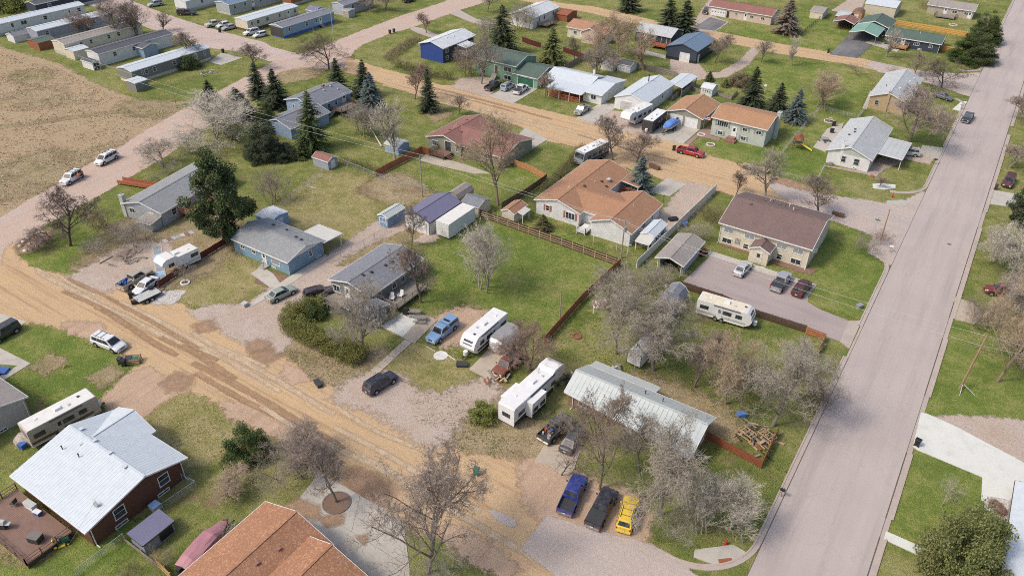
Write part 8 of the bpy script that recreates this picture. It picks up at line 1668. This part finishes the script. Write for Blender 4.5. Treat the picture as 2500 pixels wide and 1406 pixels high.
ring('white round planter ring on the sage house lawn', (-48.85,155.89), .95, 'white_rock'); ring('round brick-edged planter on the brick walk', (-52.55,159.76), .9, 'white_rock'); ring('pale ring round the bird bath on the far lawn', (-31.05,184.45), 1.2, 'white_rock'); ring('white tyre ring round the gnarled tree', (-97.31,57.81), .75, 'white'); ring('round fire ring in the tree-filled yard', (-39.88,80.36), .7, 'rust'); ring('round edging of the tree cutout in the concrete drive', (-47.29,38.93), 1.6, 'rock_dark', 'tree_ring', .1, .12)
ring('pale stone ring on the lawn of the top right grey house', (-19.33,289.86), 1.3, 'white_rock')
o = thing('bird_bath', 'bird bath in the pale ring on the far lawn', 'bird bath', (-30.98,184.50)); q = MB(); q.cyl(0,0,0,.8,.1,.07,8); q.cyl(0,0,.8,.92,.15,.4,14); q.build('basin', 'rock', o)
o = thing('patio_table', 'round grey table and benches on the white avenue house patio', 'table', (-28.97,172.26)); q = MB(); q.cyl(0,0,.68,.74,.8,n=16); q.build('top', 'grey', o); q = MB(); q.cyl(0,0,0,.68,.08,n=8); q.build('pedestal', 'grey', o)
for k in range(5): t = k*1.256; q = MB(); q.obox((1.2*math.cos(t),1.2*math.sin(t)), t, .4,.4,.38,.45); q.cyl(1.2*math.cos(t),1.2*math.sin(t),0,.38,.04,n=6); q.build('stool', 'charcoal', o)
o = thing('patio_table', 'round white table beside the apartment entry', 'table', (-23.51,116.20)); q = MB(); q.cyl(0,0,.66,.70,.62,n=16); q.build('top', 'lightgrey', o); q = MB(); [q.bar((.5*math.cos(k*1.57),.5*math.sin(k*1.57),0),(-.2*math.cos(k*1.57),-.2*math.sin(k*1.57),.68),.025) for k in range(4)]; q.build('legs', 'white', o)
for i, (p, l) in enumerate((((-29.49,182.29),'black grill on the white avenue house patio, upper one'),((-28.82,177.88),'black covered pot on the white avenue house patio'))): box_thing('grill', l, 'grill', p, .8, .6, .9, 'black', 10)
o = thing('quad_bike', 'red quad bike beside the taupe carport', 'quad bike', (-33.41,112.07), R(70)); q = MB(); q.hexa([(-.8,-.35,.45),(.8,-.3,.45),(.8,.3,.45),(-.8,.35,.45)], [(-.75,-.3,.75),(.6,-.22,.8),(.6,.22,.8),(-.75,.3,.75)]); q.build('body', 'red', o); q = MB(); q.box(-.6,-.16,.75,.1,.16,.9); q.build('seat', 'black', o); q = MB(); q.bar((.35,-.4,1.05),(.35,.4,1.05),.025); q.bar((.35,0,1.05),(.5,0,.75),.03); q.build('handlebar', 'charcoal', o)
for x in (-.6,.6):
    for y in (-.45,.45): q = MB(); q.disc((x,y,.28),(0,1,0),.28,.24,12); q.build('wheel', 'tyre', o)
box_thing('wheelbarrow', 'blue wheelbarrow tub in the tree-filled yard', 'wheelbarrow', (-14.52,77.71), 1.0, .7, .45, 'tarp_blue', 40, .1)
box_thing('tub', 'bright blue tub beside the tan camper', 'tub', (-84.02,24.42), .7, .7, .6, 'blue', 10); box_thing('paddling_pool', 'blue paddling pool at the left edge beside the walk', 'pool', (-99.69,30.44), 1.6, 1.2, .35, 'blue', 30); box_thing('chair_stack', 'blue plastic chairs under the brush by the white fence', 'chair', (-39.58,119.43), .8, .7, .7, 'blue', 30); box_thing('barrel_tub', 'white tub at the drive corner of the light blue house lawn', 'tub', (-84.87,58.84), .75, .75, .55, 'lightgrey', 0)
box_thing('planter_tub', 'black raised tub on the gravel beside the white fence', 'tub', (-42.18,120.17), 1.5, .9, .45, 'black', 50); box_thing('battery_box', 'black hitch box in front of the long white travel trailer', 'box', (-49.75,65.93), 1.4, .9, .35, 'charcoal', 30); box_thing('fire_pit', 'dark metal trough at the edge of the lower dirt street', 'trough', (-63.01,52.09), 1.3, .7, .5, 'charcoal', -20); box_thing('generator', 'grey engine on a stone pad at the apartment lawn edge', 'engine', (-7.60,110.94), 1.0, .6, .6, 'grey', 65)
box_thing('bench_swing', 'dark bench by the street at the apartment back', 'bench', (-17.76,138.92), 2.0, .7, .6, 'brown', 0); box_thing('log_bench', 'brown wooden planter bench by the blue spruce', 'bench', (-53.99,137.95), 2.2, .7, .7, 'brown', -8)
tag(MB().bar(Vector((-105.93,114.24,.25)), Vector((-113.96,119.82,.5)), .16, .1, 8).build('fallen_trunk', 'white_rock'), 'pale fallen tree trunk beside the small pale blue shed', 'log')
tag(MB().cyl(-53.44,65.98,.0,.06,1.0,n=20).build('round_lid', 'white_rock'), 'white round lid lying on the grass by the slab walk', 'lid')
tag(MB().bar(Vector((-53.35,66.70,.08)), Vector((-51.12,66.27,.08)), .06, .06, 6).build('timber', 'white_rock'), 'pale timber lying on the grass before the white travel trailer', 'timber')
tag(MB().bar(Vector((-56.38,66.41,.06)), Vector((-54.65,66.25,.06)), .05, .05, 6).build('timber', 'white_rock'), 'thin pale timber on the gravel near the cooler', 'timber')
tag(MB().bar(Vector((-113.12,53.61,.1)), Vector((-113.39,56.14,.1)), .13, .1, 8).build('log', 'greywood'), 'grey log lying along the gravel drive', 'log')
def heap(label, p, cols, n, sp, seed, name='scrap_pile', L=(.6,2.2)):
    r = random.Random(seed); o = thing(name, label, 'pile', p)
    for i in range(n):
        a = r.uniform(0,3.14); l = r.uniform(*L); x, y, z = r.gauss(0,sp), r.gauss(0,sp), r.uniform(.05,.6); q = MB(); q.beam((x-math.cos(a)*l/2,y-math.sin(a)*l/2,z),(x+math.cos(a)*l/2,y+math.sin(a)*l/2,z+r.uniform(-.04,.3)), r.uniform(.1,.35), r.uniform(.05,.14)); q.build('plank', r.choice(cols), o)
heap('heap of scrap lumber and crates inside the orange-red fence', (-11.41,74.94), ['tanwood','greywood','brown','rust','darkwood','greywood'], 34, 1.1, 3); heap('heap of pale boards behind the brick house', (-31.95,76.64), ['white','lightgrey','greywood'], 10, .8, 4); heap('scatter of white bags and rubbish against the red fence', (-41.12,88.58), ['white','lightgrey','white','red'], 18, .9, 5, L=(.3,.9)); heap('scrap wood heap beside the rusty pickup', (-43.61,66.20), ['tanwood','rust','greywood'], 14, .8, 6); heap('brush and timber heap by the grey house thicket', (-108.97,57.20), ['greywood','brown','greywood'], 14, 1.2, 7); heap('brown boards heaped along the wall in the trailer park lawn', (-173.31,122.89), ['lightgrey','greywood'], 10, 1.4, 8); heap('dark frame and scrap at the west end of the brick house', (-36.11,71.78), ['charcoal','galv','black'], 14, .9, 9)
for k, (x, y) in enumerate(((0,0),(2.4,.3))):
    p = Vector((-12.68,74.42))+Vector((x*.9,y*3)); o = thing('wooden_crate', ('open wooden crate frame inside the orange-red fence, lower one','open wooden crate frame inside the orange-red fence, upper one')[k], 'crate', p, R(-20))
    for s in (-1, 1):
        for z in (.3,.9): q = MB(); q.box(-1.0,s*.55-.04,z,1.0,s*.55+.04,z+.14); q.build('rail', 'tanwood', o)
        for z in (.3,.9): q = MB(); q.box(s*1.0-.04,-.5,z,s*1.0+.04,.5,z+.14); q.build('rail', 'tanwood', o)
        for t in (-1, 1): q = MB(); q.box(s*.97-.05,t*.53-.05,0,s*.97+.05,t*.53+.05,1.05); q.build('post', 'cedar', o)
    for i in range(3): q = MB(); q.box(-.6+i*.6-.05,-.55,1.05,-.6+i*.6+.05,.55,1.1); q.build('slat', 'tanwood', o)
o = thing('flagpole', 'short flagpole with a red and white striped flag at the sage garage', 'flag', (-53.30,162.61)); q = MB(); q.bar((0,0,0),(0,0,3.4),.025); q.build('pole', 'galv', o)
for i in range(5): q = MB(); q.box(.05,-.01,2.5+i*.16,1.3,.01,2.65+i*.16); q.build('stripe', 'red' if i % 2 == 0 else 'white', o)
q = MB(); q.box(.05,-.02,2.82,.55,.02,3.3); q.build('canton', 'blue', o)
o = thing('yard_lamp', 'slim lamp post on the lawn of the orange-roofed house drive', 'lamp post', (-46.03,124.31)); q = MB(); q.cyl(0,0,0,1.9,.04,n=6); q.build('post', 'charcoal', o); q = MB(); q.cyl(0,0,1.9,2.2,.12,.08,6); q.build('lantern', 'charcoal', o)
for k in range(3): o = thing('clothes_pole', ('white clothes line post below the white gable, left of three','white clothes line post below the white gable, middle of three','white clothes line post below the white gable, right of three')[k], 'post', ((-50.17,104.58),(-45.89,104.92),(-43.99,105.27))[k]); q = MB(); q.cyl(0,0,0,1.7,.05,n=6); q.beam((-.6,0,1.7),(.6,0,1.7),.06,.06); q.build('post', 'white', o)
o = thing('clothes_pole', 'white T-shaped clothes pole on the dry back lawn', 'post', (-101.98,90.24)); q = MB(); q.cyl(0,0,0,1.8,.05,n=6); q.beam((-.7,0,1.8),(.7,0,1.8),.06,.06); q.build('post', 'white', o)
o = thing('bird_feeder', 'white bird feeder post on the far lawn beside the spruces', 'bird feeder', (-49.60,194.43)); q = MB(); q.cyl(0,0,0,1.6,.05,n=6); q.build('post', 'white', o); q = MB(); q.box(-.3,-.3,1.6,.3,.3,1.9); q.build('house', 'white', o)
o = thing('broken_chair', 'straw-coloured broken chair frame on the lawn', 'chair', (-93.69,35.63)); q = MB(); [q.bar((U(-.5,.5),U(-.4,.4),0),(U(-.5,.5),U(-.4,.4),U(.4,1.1)),.04) for _ in range(7)]; q.build('frame', 'tanwood', o)
for i, (p, s_, l) in enumerate((((-84.93,25.19),1.3,'heap of pink gravel behind the tan camper'),((-16.25,159.72),.5,'red-brown shrub mound at the stone bed corner'),((-24.63,160.83),.6,'dark round shrub at the white house corner'))): tag(MB().ball((p[0],p[1],.1), s_, s_*.9, s_*.7, 12, 7, .1).build('mound' if i == 0 else 'low_shrub', ('rock','rust','rock_dark')[i]), l, ('gravel heap','shrub','shrub')[i])
for i, p in enumerate(((14.85,79.03),(14.70,77.23),(15.35,76.01),(15.69,73.68),(14.36,79.74))): T('bush', 'bark_red', ('dry shrub in the white stone bed, second from the top','red-brown shrub in the white stone bed, third from the top','dry shrub in the white stone bed, fourth from the top','red-brown shrub in the white stone bed, lowest one','dry shrub in the white stone bed, topmost one')[i], p, .8, .75, mc='twig_brown' if i % 2 else 'bark_red', group='shrubs in the white stone bed')

# ---------------------------------------------------------------- grass tufts: real blades over the rougher turf (uncountable)
def inside(p, poly):
    x, y = p; c = False; n = len(poly)
    for i in range(n):
        x1, y1 = poly[i][0], poly[i][1]; x2, y2 = poly[i-1][0], poly[i-1][1]
        if (y1 > y) != (y2 > y) and x < (x2-x1)*(y-y1)/(y2-y1)+x1: c = not c
    return c
def tufts(name, label, poly, n, mat, size, seed, cut=.5, ns=.16):
    r = random.Random(seed); xs = [p[0] for p in poly]; ys = [p[1] for p in poly]; q = MB(); k = 0
    while k < n:
        x, y = r.uniform(min(xs), max(xs)), r.uniform(min(ys), max(ys)); k += 1
        if not inside((x, y), poly) or noise.noise(Vector((x*ns, y*ns, seed)))+r.gauss(0,.35) < cut-.5: continue
        s = size*r.uniform(.5,1.4)
        for j in range(4):
            a = r.uniform(0,6.28); ca, sa = math.cos(a), math.sin(a); w = s*.35; ox, oy = x+r.gauss(0,s*.5), y+r.gauss(0,s*.5); h = s*r.uniform(.5,1.0); b = len(q.v); q.v += [(ox-sa*w, oy+ca*w, 0), (ox+sa*w, oy-ca*w, 0), (ox+ca*s*.6, oy+sa*s*.6, h)]; q.f.append((b, b+1, b+2))
    o = q.build(name, mat, kind='stuff'); return tag(o, label, 'grass')
leaf = lambda n, a, b, c: SPEC.__setitem__(n, lambda: leafm(n, a, b, c))
leaf('blade_dry', (.44,.345,.235), (.54,.43,.30), (.38,.28,.19)); leaf('blade_green', (.14,.18,.045), (.24,.25,.08), (.28,.26,.11)); leaf('blade_lush', (.13,.19,.04), (.20,.25,.06), (.25,.26,.085)); leaf('blade_weed', (.09,.11,.045), (.19,.18,.085), (.26,.205,.13))
tufts('dry_grass', 'tall dry straw grass covering the field', [(-230.82,101.91),(-221.61,103.43),(-209.18,104.17),(-189.32,101.03),(-169.86,100.01),(-157.41,101.65),(-153.44,88.70),(-148.89,74.40),(-144.19,60.53),(-141.39,53.01),(-175,30),(-230,30),(-270,110)], 42000, 'blade_dry', .2, 1, .35)

tufts('weed_tufts', 'weeds and grass tufts on the bare verge below the green hedge', [(-72.69,54.89),(-68.74,56.47),(-60.68,59.26),(-58.61,58.57),(-58.97,53.36),(-64.62,51.98)], 1600, 'blade_weed', .11, 2, .5, .3)
tufts('weed_tufts', 'weeds and grass tufts along the gravel beside the big fifth-wheel', [(-52.09,57.54),(-46.57,61.74),(-41.70,61.73),(-38.61,57.63),(-33.65,60.13),(-35.35,54.53),(-41.35,52.89),(-48.75,54.26)], 4000, 'blade_weed', .12, 3, .5, .3)
tufts('grass_tufts', 'rough grass tufts in the tree-filled yard', [(-40.68,74.43),(-41.06,83.96),(-37.76,96.63),(-27.75,95.52),(-10.25,98.43),(-7.19,98.81),(-8.29,83.37),(-17.09,77.43),(-29.16,78.53),(-37.64,75.41)], 9000, 'blade_green', .14, 4, .45, .3)
tufts('grass_tufts', 'rough grass tufts on the wide lawn beside the red fence', [(-71.92,102.93),(-44.79,100.51),(-44.66,89.19),(-44.79,79.60),(-50.35,78.25),(-57.91,79.47),(-63.24,77.16),(-71.07,89.53)], 8000, 'blade_lush', .09, 5, .5, .3)
tufts('grass_tufts', 'rough grass tufts on the lawn behind the lower thicket', [(-76.64,36.34),(-75.67,42.07),(-65.73,43.52),(-60.69,40.28),(-56.59,31.87),(-61.47,31.39),(-68.21,34.42)], 4000, 'blade_green', .09, 6, .45, .3)
tufts('grass_tufts', 'rough grass tufts on the corner lot by the hydrant', [(-18.97,57.07),(-16.41,70.08),(-8.91,73.49),(-7.02,78.91),(-6.41,64.11),(-8.49,58.16),(-11.92,55.24),(-15.61,54.03)], 5000, 'blade_green', .13, 7, .45, .3)
